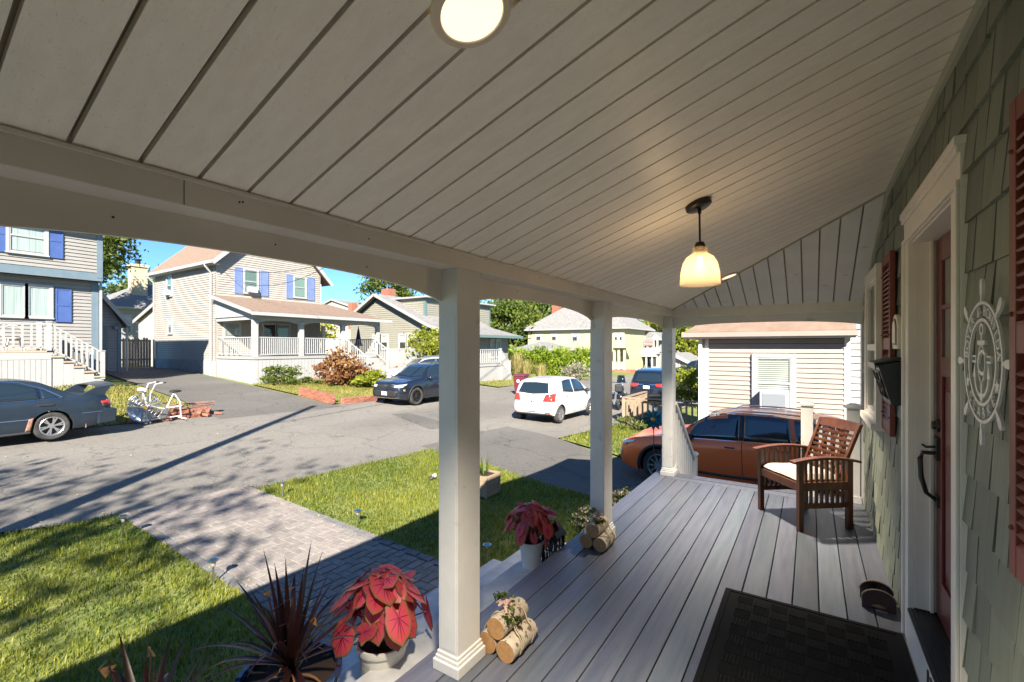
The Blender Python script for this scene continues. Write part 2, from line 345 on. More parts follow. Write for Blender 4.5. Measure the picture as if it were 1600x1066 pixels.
    def mesh(s, name, mats, off=Vector((0,0,0)), smooth=False, fix=True):
        me = bpy.data.meshes.new(name); me.from_pydata([(v[0]-off.x, v[1]-off.y, v[2]-off.z) for v in s.v], [], s.f)
        for m in (mats if isinstance(mats, (list,tuple)) else [mats]): me.materials.append(MATS[m])
        if s.mi and max(s.mi): me.polygons.foreach_set('material_index', s.mi)
        if s.tint:
            at = me.attributes.new('tint', 'FLOAT', 'POINT'); at.data.foreach_set('value', s.tint)
        if fix:
            bm = bmesh.new(); bm.from_mesh(me); bmesh.ops.recalc_face_normals(bm, faces=bm.faces); bm.to_mesh(me); bm.free()
        if smooth:
            me.polygons.foreach_set('use_smooth', [True]*len(me.polygons)); me.set_sharp_from_angle(angle=R(38))
        me.update(); return me
    def build(s, name, mats, parent=None, smooth=False, bevel=0, kind=None, label=None, cat=None, group=None, fix=True):
        me = s.mesh(name, mats, wloc(parent), smooth, fix); o = bpy.data.objects.new(name, me); COL.objects.link(o)
        if parent: o.parent = parent; WL[o.name] = wloc(parent)
        if bevel: b = o.modifiers.new('b', 'BEVEL'); b.width = bevel; b.segments = 2; b.limit_method = 'ANGLE'; b.angle_limit = R(40)
        return tag(o, label, cat, group, kind)
def npmesh(name, V, F, mat, parent=None, tint=None, kind=None, label=None, cat=None, group=None, smooth=False):
    F = np.asarray(F, np.int32); me = bpy.data.meshes.new(name); off = wloc(parent); V = np.asarray(V, np.float32)-np.array(off, np.float32)
    k = F.shape[1]; me.vertices.add(len(V)); me.vertices.foreach_set('co', V.ravel())
    me.loops.add(F.size); me.loops.foreach_set('vertex_index', F.ravel()); me.polygons.add(len(F))
    me.polygons.foreach_set('loop_start', np.arange(0, F.size, k, dtype=np.int32)); 
    me.materials.append(MATS[mat])
    if tint is not None: a = me.attributes.new('tint', 'FLOAT', 'POINT'); a.data.foreach_set('value', np.asarray(tint, np.float32))
    if smooth: me.polygons.foreach_set('use_smooth', [True]*len(F))
    me.update(calc_edges=True); me.validate()
    o = bpy.data.objects.new(name, me); COL.objects.link(o)
    if parent: o.parent = parent; WL[o.name] = wloc(parent)
    return tag(o, label, cat, group, kind)
def leafquads(C, size, up=.3, asp=.5, droop=0):
    n = len(C); A = RS.normal(size=(n,3)); A /= np.linalg.norm(A, axis=1)[:,None]; B = RS.normal(size=(n,3)); B[:,2] += up
    B = np.cross(A, B); B /= np.linalg.norm(B, axis=1)[:,None]; s = (size*(.6+.8*RS.rand(n)))[:,None]
    A = A*s; B = B*s*asp; V = np.stack([C-A, C-B*.9+A*.1, C+A, C+B*.9+A*.1], 1).reshape(-1,3)
    F = np.arange(4*n).reshape(n,4); return V, F
def clumpts(n, c, r, K=30, spread=.28, low=-.9, shell=.55):
    c = np.array(c); r = np.array(r); D = RS.normal(size=(K,3)); D /= np.linalg.norm(D, axis=1)[:,None]; D[:,2] = np.maximum(D[:,2], low)
    q = shell+(1-shell)*RS.rand(K); D = D*q[:,None]
    idx = RS.randint(0, K, n); sz = (.6+.8*RS.rand(K))[idx]
    P = RS.normal(size=(n,3))*spread*sz[:,None]*.55; P[:,2] *= .75
    return c+(D[idx]+P)*r, idx
def foliage(name, mat, c, r, n, size, parent, K=30, spread=.28, low=-.9, shell=.55, up=.3, asp=.5, kind=None):
    C, idx = clumpts(n, c, r, K, spread, low, shell); V, F = leafquads(C, np.full(n, size), up, asp)
    ct = RS.rand(K); t = np.clip(.55*ct[idx]+.6*RS.rand(n)-.08, 0, 1)
    return npmesh(name, V, F, mat, parent, np.repeat(t, 4), kind)
def tree(label, base, h, c, r, n, leaf, mat='leaf_mid', K=34, group=None, name='tree', trunkr=.2, cat='tree', spread=.28, shell=.55):
    t = thing(name, label, cat, base, group=group)
    b = Vector(base); cc = Vector(c); m = MB(); pts = [b, b.lerp(cc, .4)+Vector((.15,.1,0)), cc+Vector((0,0,r[2]*.3))]
    m.tube(pts, [trunkr, trunkr*.7, trunkr*.2], 8)
    m.build('trunk', 'bark', t, smooth=True)
    for k in range(7):
        a = k*2.4; e = cc+Vector((math.cos(a)*r[0]*.75, math.sin(a)*r[1]*.75, r[2]*random.uniform(-.3,.6))); s0 = b.lerp(cc, .45+.06*k)
        MB().tube([s0, s0.lerp(e, .5)+Vector((0,0,.12*r[2])), e], [trunkr*.45, trunkr*.25, .02], 6).build('limb', 'bark', t, smooth=True)
    foliage('crown', mat, c, r, n, leaf, t, K, spread=spread, shell=shell)
    return t
def bush(label, c, r, n, leaf, mat, name='shrub', cat='shrub', K=16, group=None, shell=.45, asp=.5, spread=.34):
    base = (c[0], c[1], c[2]-r[2]); t = thing(name, label, cat, base, group=group)
    m = MB()
    for k in range(5):
        a = k*1.3; m.tube([base, (c[0]+math.cos(a)*r[0]*.5, c[1]+math.sin(a)*r[1]*.5, c[2]+r[2]*.3)], [.03,.01], 5)
    m.build('stem', 'bark', t); foliage('leaves', mat, c, r, n, leaf, t, K, shell=shell, asp=asp, spread=spread, low=-.75); return t
# text
_tc = {}
def textmesh(txt, size=1, ext=.01):
    k = (txt, size, ext)
    if k in _tc: return _tc[k]
    cu = bpy.data.curves.new('t', 'FONT'); cu.body = txt; cu.size = size; cu.extrude = ext/2; cu.resolution_u = 3; cu.align_x = 'CENTER'; cu.align_y = 'CENTER'
    o = bpy.data.objects.new('t', cu); COL.objects.link(o); bpy.context.view_layer.update()
    me = bpy.data.meshes.new_from_object(o.evaluated_get(bpy.context.evaluated_depsgraph_get()))
    V = [v.co.copy() for v in me.vertices]; F = [tuple(p.vertices) for p in me.polygons]
    bpy.data.objects.remove(o); bpy.data.curves.remove(cu); bpy.data.meshes.remove(me); _tc[k] = (V, F); return V, F
def addtext(mb, txt, size, ext, org, ux, uy, rot=0):
    V, F = textmesh(txt, size, ext); org = Vector(org); ux = Vector(ux); uy = Vector(uy); nz = ux.cross(uy); c, s = math.cos(rot), math.sin(rot)
    k = len(mb.v); mb.v += [tuple(org+ux*(v.x*c-v.y*s)+uy*(v.x*s+v.y*c)+nz*v.z) for v in V]
    mb.f += [tuple(i+k for i in f) for f in F]; mb.mi += [mb.cur]*len(F)
# building pieces
def clap(parent, fr, span, z0, z1, ex, mat, name='siding', th=.034, gap=.012):
    m = MB(fr); z = z0
    if mat+'_lapshade' not in MATS: c = MATS[mat].node_tree.nodes['Color Ramp'].color_ramp.elements[0].color if MATS[mat].node_tree.nodes.get('Color Ramp') else (.3,.26,.22); M(mat+'_lapshade', (c[0]*.48,c[1]*.47,c[2]*.46), .9)
    while z < z1-.01:
        zt = min(z+ex, z1)
        for (a, b, a2, b2) in span(z, zt):
            m.cur = 0; m.add([(a,th,z+gap),(b,th,z+gap),(b2,.006,zt),(a2,.006,zt),(a,.004,z+gap),(b,.004,z+gap)], [(0,1,2,3),(4,5,1,0)])
            m.cur = 1; m.add([(a,.005,z),(b,.005,z),(b,.0055,z+gap),(a,.0055,z+gap)], [(0,1,2,3)])  # darker strip: the shade line under each lap is put into the colour
        z += ex
    return m.build(name, [mat, mat+'_lapshade'], parent, kind='stuff', fix=False)
def rspan(a, b): return lambda z, zt: [(a, b, a, b)]
def window(parent, fr, u0, u1, z0, z1, cas=.09, blind=0, bm='blind', n0=.026, frame='white', sill=True, lites=1, hung=True, ac=False, slats=False):
    m = MB(fr); nn = n0+.055
    m.box(u0-cas, u0, 0, nn, z0-cas*.3, z1+cas); m.box(u1, u1+cas, 0, nn, z0-cas*.3, z1+cas)
    m.box(u0, u1, 0, nn-.002, z1, z1+cas); m.box(u0-cas-.02, u1+cas+.02, 0, nn+.03, z0-cas*.3-.05, z0-cas*.3) if sill else None
    m.box(u0, u1, 0, nn-.004, z0-cas*.3, z0)
    w = m.build('window', frame, parent)
    s = MB(fr); f = .035; mid = (z0+z1)/2
    s.box(u0, u0+f, n0+.02, nn-.012, z0, z1); s.box(u1-f, u1, n0+.02, nn-.012, z0, z1)
    s.box(u0+f, u1-f, n0+.02, nn-.014, z0, z0+f); s.box(u0+f, u1-f, n0+.02, nn-.014, z1-f, z1)
    if hung: s.box(u0+f, u1-f, n0+.02, nn-.008, mid-.025, mid+.025)
    for k in range(1, lites): uu = u0+(u1-u0)*k/lites; s.box(uu-.012, uu+.012, n0+.02, nn-.016, z0+f, z1-f)
    s.build('sash', frame, w)
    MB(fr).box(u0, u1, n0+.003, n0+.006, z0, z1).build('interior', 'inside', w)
    if blind:
        b = MB(fr); zb = z1-(z1-z0)*blind
        if slats:
            z = z1-.03
            while z > zb: b.box(u0+.03, u1-.03, n0+.010, n0+.016, z-.035, z); z -= .05
        else: b.box(u0+.02, u1-.02, n0+.010, n0+.014, zb, z1)
        b.build('blind', bm, w)
    MB(fr).add([(u0,n0+.024,z0),(u1,n0+.024,z0),(u1,n0+.024,z1),(u0,n0+.024,z1)], [(0,1,2,3)]).build('pane', 'pane', w, fix=False) if False else None
    p = MB(fr); p.add([(u0,n0+.024,z0),(u1,n0+.024,z0),(u1,n0+.024,z1),(u0,n0+.024,z1)], [(0,1,2,3)]); p.build('pane', 'pane', w, fix=False)
    if ac:
        a = MB(fr); ww = (u1-u0)*.72; uc = (u0+u1)/2; a.box(uc-ww/2, uc+ww/2, n0+.03, n0+.28, z0+.01, z0+.33); ao = a.build('air_conditioner', 'acwhite', w, bevel=.01)
    return w
def shutter(parent, fr, u0, u1, z0, z1, mat):
    m = MB(fr); f = .05; zm = (z0+z1)/2
    m.box(u0,u1,.02,.055,z0,z1); m.box(u0,u0+f,.055,.07,z0,z1); m.box(u1-f,u1,.055,.07,z0,z1)
    for a, b in ((z0,z0+f),(zm-f/2,zm+f/2),(z1-f,z1)): m.box(u0+f,u1-f,.055,.068,a,b)
    return m.build('shutter', mat, parent)
def rail(parent, a, b, h, n, mat='white', pw=.09, bw=.035, posts=(1,1), name='railing', bot=.1, posth=None):
    """balustrade from a to b (floor points), one part with balusters as sub-parts"""
    a = Vector(a); b = Vector(b); up = Vector((0,0,1)); m = MB()
    m.bar(a+up*h, b+up*h, .06, .05); m.bar(a+up*bot, b+up*bot, .05, .05); ph = posth or h+.06
    o = m.build(name, mat, parent)
    for p, k in ((a, posts[0]), (b, posts[1])):
        if k:
            q = MB(); q.box(p.x-pw/2,p.x+pw/2,p.y-pw/2,p.y+pw/2,p.z-.05,p.z+ph); q.box(p.x-pw*.62,p.x+pw*.62,p.y-pw*.62,p.y+pw*.62,p.z+ph,p.z+ph+.03); q.build('newel_post', mat, o)
    me = MB().box(-bw/2,bw/2,-bw/2,bw/2,bot,h-.02).mesh('baluster', mat)
    for i in range(n):
        p = a.lerp(b, (i+1)/(n+1)); inst('baluster', me, p, o)
    return o
# ================================================================ ground, roads, lawns
def sheet(name, left, right, dz, mat, kind='structure', step=.5, parent=None, cat=None, label=None):
    """surface draped on the terrain between two polylines of equal length"""
    def dens(pl):
        out = []
        for a, b in zip(pl[:-1], pl[1:]):
            n = 8
            for i in range(n): out.append((a[0]+(b[0]-a[0])*i/n, a[1]+(b[1]-a[1])*i/n))
        out.append(pl[-1]); return out
    A = dens(left); B = dens(right); w = max(math.dist(a, b) for a, b in zip(A, B)); m = max(2, min(60, int(w/step))); V = []; F = []
    for a, b in zip(A, B):
        for j in range(m+1): x = a[0]+(b[0]-a[0])*j/m; y = a[1]+(b[1]-a[1])*j/m; V.append((x, y, g(x, y)+dz))
    for i in range(len(A)-1):
        for j in range(m): k = i*(m+1)+j; F.append((k, k+1, k+m+2, k+m+1))
    o = npmesh(name, V, F, mat, None, kind=kind, smooth=True, label=label, cat=cat)
    mz = Vector((0,0,1))
    if o.data.polygons[0].normal.z < 0: o.data.flip_normals()
    return o
def gridsheet(name, xs, ys, dz, mat):
    V = [(x, y, g(x, y)+dz) for y in ys for x in xs]; n = len(xs)
    F = [(j*n+i, j*n+i+1, (j+1)*n+i+1, (j+1)*n+i) for j in range(len(ys)-1) for i in range(n-1)]
    return npmesh(name, V, F, mat, None, kind='structure', smooth=True)
xs = list(np.concatenate([np.linspace(-450,-60,8), np.linspace(-45,15,61), np.linspace(30,450,8)]))
ys = list(np.concatenate([np.linspace(-300,-30,6), np.linspace(-15,60,76), np.linspace(80,600,10)]))
gridsheet('ground', xs, ys, -.07, 'turf')
RE = [(-30,-8.9),(0,-8.8),(1.3,-8.65),(2.5,-8.1),(4,-7.95),(8.2,-7.65),(9.6,-7.0),(11.8,-6.2),(16,-5.8),(24,-5.2),(40,-3.4),(60,-1),(120,8)]
RW = [(-30,-16.2),(0,-16.1),(5,-16.0),(9,-15.8),(11.3,-15.7),(16,-15.5),(19,-15.5),(24,-15.9),(40,-15.6),(60,-13),(120,-3)]
def itp(T, y): return float(np.interp(y, [a for a,_ in T], [b for _,b in T]))
yy = [-30,-15,-5,0,1.3,2.5,4,6,8.2,9.6,11.8,14,16,19,24,32,40,60,90,120]
sheet('road', [(itp(RW,y),y) for y in yy], [(itp(RE,y),y) for y in yy], -.02, 'asphalt')
# driveways
sheet('driveway', [(-8.2,8.4),(-5,7.95),(2.5,7.75)], [(-8.2,12.3),(-5,11.7),(2.5,11.7)], -.016, 'asphaltdark')
sheet('driveway', [(-15.2,6.9),(-19,7.3),(-34,7.2)], [(-15.2,11.2),(-19,11.35),(-34,11.5)], -.016, 'asphaltdark')
sheet('driveway', [(-15.3,18.2),(-24,18.8)], [(-15.3,22.5),(-24,22.8)], -.016, 'asphalt')
sheet('road_patch', [(-12.5,11.3),(-9.6,10.2)], [(-12.2,11.9),(-9.3,11.2)], -.012, 'asphaltdark')
sheet('road_patch', [(-9.2,10.2),(-7.1,9.7)], [(-9.0,11.0),(-6.7,11.3)], -.012, 'asphaltdark')
LAWNS = []
def lawn(L_, R_, dens, h, mat='grass', dz=0.0, seed=None, wid=.006):
    sheet('lawn', L_, R_, dz, 'turf')
    LAWNS.append((L_, R_, dens, h, mat, wid))
lawn([(-2.45,-2.0),(-2.45,2.38)], [(-9.2,-2.0),(-8.15,2.38)], 2100, .05)            # left of the path
lawn([(-1.75,4.14),(-1.75,7.75)], [(-7.9,4.14),(-7.7,8.25)], 1900, .055)               # between path and driveway
lawn([(-6.05,11.9),(-5.7,16.0)], [(-3.0,11.9),(-2.2,16.0)], 500, .08, wid=.012)
lawn([(-16.1,-3),(-16.0,5),(-16.2,6.8)], [(-22,-3),(-22,5),(-22,7.1)], 220, .09, 'grassdry', wid=.02)
lawn([(-15.75,11.5),(-15.55,17.9)], [(-22.5,11.6),(-22.5,18)], 330, .07, 'grassdry', wid=.016)
lawn([(-16.0,23),(-15.9,28.5)], [(-21,23),(-21,28.5)], 120, .08, 'grassdry', wid=.02)
def grassblades():
    for k, (A, B, dens, h, mat, wid) in enumerate(LAWNS):
        A = np.array(A, float); B = np.array(B, float); segs = []
        for i in range(len(A)-1):
            w = (np.linalg.norm(A[i]-B[i])+np.linalg.norm(A[i+1]-B[i+1]))/2; l = (np.linalg.norm(A[i]-A[i+1])+np.linalg.norm(B[i]-B[i+1]))/2
            n = int(w*l*dens); e = .05/max(w,1); s = RS.rand(n,1); t = RS.rand(n,1)*(1+2*e)-e; s = np.where(RS.rand(n,1)<.04, s*(1+.08/l)-.04/l, s); segs.append((A[i]*(1-s)+A[i+1]*s)*(1-t)+(B[i]*(1-s)+B[i+1]*s)*t)
        P = np.concatenate(segs)
        nz = np.sin(P[:,0]*2.1+1.3*np.sin(P[:,1]*1.7))*np.sin(P[:,1]*2.6+P[:,0])
        fine = np.sin(P[:,0]*7.3+np.sin(P[:,1]*5.1)*2)*np.sin(P[:,1]*8.7+P[:,0]*3)
        n = len(P); Z = np.array([g(x, y) for x, y in P])
        hh = h*(.55+.75*RS.rand(n))*(1+.22*nz+.25*fine); a = RS.rand(n)*6.283; ln = RS.rand(n)*.9*hh
        wx = np.cos(a+1.57)*wid/2*(1+RS.rand(n)); wy = np.sin(a+1.57)*wid/2*(1+RS.rand(n)); lx = np.cos(a)*ln; ly = np.sin(a)*ln
        b0 = np.stack([P[:,0]-wx, P[:,1]-wy, Z-.01], 1); b1 = np.stack([P[:,0]+wx, P[:,1]+wy, Z-.01], 1)
        c0 = np.stack([P[:,0]-wx*.7+lx*.4, P[:,1]-wy*.7+ly*.4, Z+hh*.6], 1); c1 = np.stack([P[:,0]+wx*.7+lx*.4, P[:,1]+wy*.7+ly*.4, Z+hh*.6], 1)
        tp = np.stack([P[:,0]+lx*1.1, P[:,1]+ly*1.1, Z+hh], 1)
        V = np.stack([b0,b1,c1,c0,tp], 1).reshape(-1,3); i5 = np.arange(n)*5
        F = np.concatenate([np.stack([i5,i5+1,i5+2],1), np.stack([i5,i5+2,i5+3],1), np.stack([i5+3,i5+2,i5+4],1)])
        big = np.sin(P[:,0]*.9+2*np.sin(P[:,1]*.6))*np.sin(P[:,1]*1.1+1.5); t = np.clip(.48+.22*nz+.22*big+.13*fine+.28*RS.normal(size=n), 0, 1); T = np.repeat(t, 5)
        npmesh('grass', V, F, mat, None, T, kind='stuff')
grassblades()
# paved path, herringbone
path = bpy.data.objects.new('path', None); COL.objects.link(path); WL['path'] = Vector((0,0,0)); tag(path, kind='structure')
PX0, PX1, PY0, PY1 = -8.35, -2.42, 2.38, 4.14
sheet('path_bed', [(PX0,PY0),(PX0+2,PY0),(PX1,PY0)], [(PX0+.2,PY1),(PX0+2,PY1),(PX1,PY1)], -.012, 'sand').parent = path
PVL, PVW = .232, .116
def pavermesh(l, w, mat):
    m = MB(); e = .004; l2, w2 = l/2-.004, w/2-.004
    m.hexa([(-l2,-w2,-.06),(l2,-w2,-.06),(l2,w2,-.06),(-l2,w2,-.06)], [(-l2,-w2,-.004),(l2,-w2,-.004),(l2,w2,-.004),(-l2,w2,-.004)])
    m.add([(-l2,-w2,-.004),(l2,-w2,-.004),(l2,w2,-.004),(-l2,w2,-.004),(-l2+e,-w2+e,0),(l2-e,-w2+e,0),(l2-e,w2-e,0),(-l2+e,w2-e,0)],[(4,5,6,7),(0,1,5,4),(1,2,6,5),(2,3,7,6),(3,0,4,7)])
    return m.mesh('paver', mat)
pm = pavermesh(PVL, PVW, 'paver'); pmd = pavermesh(PVL, PVW, 'paverdark'); pv = []
iy0, iy1 = PY0+PVW, PY1-PVW
for i in range(-60, 60):
    for j in range(-60, 60):
        # herringbone: unit cell offsets
        bx = (i*1+j*2)*PVW; by = (i*1-j*2)*PVW
        pass
cells = set()
W_ = PVW
for n in range(-10, 120):
    for mrow in range(-10, 30):
        # horizontal brick covers cells (x..x+1,y); vertical covers (x,y..y+1)
        x, y = n, mrow; r = (x-y) % 4
        cx = PX0+x*W_; cy = iy0+y*W_
        if r == 0: pv.append((cx+W_, cy+W_/2, 0))
        elif r == 3: pv.append((cx+W_/2, cy+W_, 1)) if (x-(y+1)) % 4 == 2 else None
fld = []
for (x, y, o) in pv:
    hx, hy = (W_/2, W_) if o else (W_, W_/2); a0, a1 = max(x-hx, PX0+.12), min(x+hx, PX1-.02); b0, b1 = max(y-hy, iy0), min(y+hy, iy1)
    if a1-a0 > .03 and b1-b0 > .03 and not (a0 < -8.05 and b0 < 2.55): fld.append(((a0+a1)/2, (b0+b1)/2, o, (a1-a0)/(2*hx), (b1-b0)/(2*hy)))
pv = fld
edge = []
x = PX0+.25
while x < PX1-.06:
    edge.append((x, PY0+W_/2, 2, 1, 1)); edge.append((x, PY1-W_/2, 2, 1, 1)); x += PVL
y = iy0+PVL/2
allp = [(math.dist((p[0],p[1]),(0,0)), p) for p in pv+edge]; allp.sort(key=lambda a: a[0])
far = MB()
for k, (d, (x, y, o, fx_, fy_)) in enumerate(allp):
    rot = (random.uniform(-.008,.008), random.uniform(-.008,.008), (math.pi/2 if o == 1 else 0)+random.uniform(-.012,.012)); z = g(x,y)+.012+random.uniform(-.002,.002)
    if k < 298: inst('paver', pmd if o == 2 else pm, (x,y,z), path, rot, (fy_,fx_,1) if o == 1 else (fx_,fy_,1))
    else:
        a, b = (PVW, PVL) if o == 1 else (PVL, PVW); a *= fx_; b *= fy_; far.box(x-a/2+.005, x+a/2-.005, y-b/2+.005, y+b/2-.005, z-.05, z-.002)
far.build('far_pavers', 'paver', path, kind='stuff')
# ================================================================ our house
HX = .482; BX = -1.479
house = thing('cottage', 'green shingled cottage whose covered front porch the picture looks along', 'house', (0,0,0))
RI, RZ = 4.4, 6.95
SL = .34; CZ = CAMZ+.484
def ceilz(x): return CZ+SL*(x-BX)
# walls of the house body
w = MB(); w.box(HX, HX+.16, -7, 2.41, -1.3, 3.2); w.box(HX, HX+.16, 3.34, 6.2, -1.3, 3.2); w.box(HX, HX+.16, 2.41, 3.34, 2.235, 3.2); w.box(HX, HX+.16, 2.41, 3.34, -1.3, .15)
w.box(HX+.16, 8.2, -7, -6.85, -1.3, 2.9); w.box(HX+.16, 8.2, 6.04, 6.19, -1.3, 2.9); w.box(8.2, 8.35, -7, 6.19, -1.3, 2.9)
wall = w.build('wall', 'shinglebase', house); MB().box(2.9, 8.35, -7, 6.19, 2.9, 5.2).build('upper_wall', 'shinglebase', house)  # unseen upper storey and roof, kept low so sunlight reaches the pink neighbour
MB().box(HX+.3, 8.0, -6.7, 6.0, 0, .1).build('floor', 'woodgray', house)
rf = MB(); rf.add([(2.7,-7.2,5.2),(8.6,-7.2,5.2),(8.6,6.4,5.2),(2.7,6.4,5.2),(5.6,-4.3,6.2),(5.6,3.5,6.2)],[(0,1,4),(1,2,5,4),(2,3,5),(3,0,4,5),(3,2,1,0)]); rf.slab([(HX,-7,3.05),(HX,6.4,3.05),(2.95,6.4,4.0),(2.95,-7,4.0)], .1)
rf.slab([(-2.0,-6.5,CZ+.03),(-2.0,6.5,CZ+.03),(HX,6.5,3.08),(HX,-6.5,3.08)], .06)
rf.build('roof', 'roofgray', house)
# deck
deck = MB().box(-1.68, HX, -4, 6.18, -.16, -.032).build('deck', 'dark_gap', house)
bm_ = MB(); bm_.box(-.0695, .0695, 0, 8.9, -.026, 0); bme = bm_.mesh('deck_board', 'deck')
for i in range(14):
    x = HX-.0725-.145*i; o = inst('deck_board', bme, (x, -3.0, random.uniform(-.0008,.0008)), deck); m = o.modifiers.new('b','BEVEL'); m.width = .004; m.segments = 2
o = MB().box(-1.722, -1.553, -3, 6.2, -.026, 0).build('border_board', 'deck', deck, bevel=.004)
for a, b in ((5.907, 6.046), (6.053, 6.2)): MB().box(-1.547, HX-.004, a, b, -.026, .0 if a < 6 else .004).build('border_board', 'deck', deck, bevel=.004)
MB().box(-1.72, HX, 6.2, 6.222, -.2, -.028).build('end_fascia', 'trimwhite', deck)
sk_ = MB(); sk_.box(-1.70, -1.68, -4, 6.2, -.22, -.03); sk_.build('front_fascia', 'trimwhite', deck)
ls = MB().box(-1.675, -1.66, 3.9, 6.2, -1.4, -.22).build('skirt', 'trimwhite', deck)
# front steps (concrete-grey treads)
stp = MB(); 
for k in range(4):
    z = -.18*(k+1); X0 = -1.72-.33*k; MB().box(X0-.375, X0+.02, -3, 3.87, z-.18, z).build('front_step', 'concrete', house, bevel=.006)
# side stairs going down beyond the deck
for k in range(5):
    z = -.2*(k+1); Y0 = 6.222+.27*k; MB().box(-1.42, -.05, Y0, Y0+.285, z-.04, z).build('side_step', 'deck', house); MB().box(-1.42, -.05, Y0+.25, Y0+.27, z-.22, z-.041).build('side_riser', 'trimwhite', house)
# side stair balustrades
def slopedrail(x, y0, z0, y1, z1, n, hnd='railing'):
    m = MB(); m.bar((x,y0,z0+.92),(x,y1,z1+.92), .07, .05); m.bar((x,y0,z0+.1),(x,y1,z1+.1), .05, .05); o = m.build(hnd, 'trimwhite', house)
    me = MB().box(-.016,.016,-.016,.016,.1,.91).mesh('baluster','trimwhite')
    for i in range(n): t = (i+1)/(n+1); inst('baluster', me, (x, y0+(y1-y0)*t, z0+(z1-z0)*t), o)
    return o
slopedrail(-1.50, 6.2, 0, 7.35, -.95, 8); slopedrail(-.03, 6.2, 0, 7.35, -.95, 8)
def newel(x, y, z, h, w=.115):
    m = MB(); m.box(x-w/2,x+w/2,y-w/2,y+w/2,z,z+h); o = m.build('newel_post','trimwhite',house,bevel=.004)
    c = MB(); q = w/2+.014; c.box(x-q,x+q,y-q,y+q,z+h,z+h+.02); c.hexa([(x-q,y-q,z+h+.02),(x+q,y-q,z+h+.02),(x+q,y+q,z+h+.02),(x-q,y+q,z+h+.02)],[(x-.03,y-.03,z+h+.05),(x+.03,y-.03,z+h+.05),(x+.03,y+.03,z+h+.05),(x-.03,y+.03,z+h+.05)]); c.build('post_cap','trimwhite',o); MB().box(x-q+.004,x+q-.004,y-q+.004,y+q-.004,z,z+.07).build('base_trim','trimwhite',o)
newel(-.03, 6.11, 0, 1.0); newel(.385, 6.11, 0, 1.0); newel(-1.50, 7.4, -1.15, 1.15, .1); newel(-.03, 7.4, -1.15, 1.15, .1)
m = MB(); m.box(.03, .325, 6.085, 6.135, .80, .85); m.box(.03, .325, 6.085, 6.135, .10, .15); ro = m.build('railing','trimwhite',house)
me = MB().box(-.016,.016,-.016,.016,.15,.80).mesh('baluster','trimwhite')
for i in range(3): inst('baluster', me, (.095+.075*i, 6.11, 0), ro)
# columns
CX0, CX1 = -1.605, -1.479
def column(y0, y1):
    m = MB(); m.box(CX0, CX1, y0, y1, 0, CZ-.084); o = m.build('column', 'trimwhite', house, bevel=.003)
    m = MB(); m.box(CX0-.012, CX0+.004, y0+.02, y1-.02, .11, 1.83); m.box(CX0+.012, CX1-.012, y0-.002, y0+.004, .11, CZ-.32) 
    m.build('column_panel', 'trimwhite', o, bevel=.002)
    b = MB(); b.box(CX0-.022, CX1+.022, y0-.022, y1+.022, 0, .055); b.box(CX0-.013, CX1+.013, y0-.013, y1+.013, .055, .075); b.box(CX0-.007, CX1+.007, y0-.007, y1+.007, .075, .095); b.build('base_trim', 'trimwhite', o, bevel=.004)
    return o
colY = [(-2.12,-1.93),(-.18,.006),(1.77,1.956),(3.715,3.905),(6.02,6.2)]
for a, b in colY: column(a, b)
# beam
bm = MB(); bm.box(-1.606, BX, -4, 6.2, CZ-.084, CZ+.02); beam = bm.build('beam', 'trimwarm', house, bevel=.003)
MB().box(BX, BX+.012, -4, 6.2, CZ-.012, CZ-.002).build('bead', 'trimwarm', beam)
MB().box(BX+.0005, BX+.0015,   .575, .5765, CZ-.083, CZ-.013).build('joint', 'dark_gap', beam)
def arch(fr, u0, u1, zt, zend, zcr, n0, n1, n=24):
    pts = [(u0, zt), (u1, zt)]
    for i in range(n+1):
        t = 1-i/n; q = abs(2*t-1); zz = zend+(zcr-zend)*(1-q**2.6)**.8; pts.append((u0+(u1-u0)*t, zz))
    m = MB(fr)
    N = n+1
    for i in range(n):
        a = pts[2+i]; b = pts[3+i]; m.add([(a[0],n0,a[1]),(b[0],n0,b[1]),(b[0],n0,zt),(a[0],n0,zt),(a[0],n1,a[1]),(b[0],n1,b[1]),(b[0],n1,zt),(a[0],n1,zt)],[(0,1,2,3),(5,4,7,6),(1,0,4,5)])
    return m
for (a, b), (c, d) in zip(colY[:-1], colY[1:]):
    arch(FX(-1.588), b, c, CZ-.084, CAMZ+.236, CAMZ+.315, 0, -.016).build('arch_panel', 'trimwarm', beam, fix=False)
eb = MB(); eb.box(BX, HX, 6.02, 6.2, CAMZ+.385, CZ+.02); ebm = eb.build('end_beam', 'trimwarm', house, bevel=.003)
arch(FY(6.09), BX, HX-.03, CAMZ+.385, CAMZ+.245, CAMZ+.298, 0, -.02).build('arch_panel', 'trimwhite', ebm, fix=False)
MB().box(HX-.03, HX-.002, 6.05, 6.19, 0, CAMZ+.385).build('corner_trim', 'trimwhite', house)
nl = MB().ball((0,0,0), .0032, 4).mesh('nail_head', 'dark_gap')
for yy_, zz in ((.725,CZ-.035),(.735,CZ-.032),(1.22,CZ-.05),(2.6,CZ-.03),(3.4,CZ-.055),(4.7,CZ-.03)): inst('nail_head', nl, (BX+.001, yy_, zz), beam)
for yy_, zz in ((.45,CZ-.13),(.9,CZ-.12),(1.3,CZ-.14),(2.5,CZ-.12),(5.0,CZ-.12)): inst('nail_head', nl, (-1.587, yy_, zz), beam)
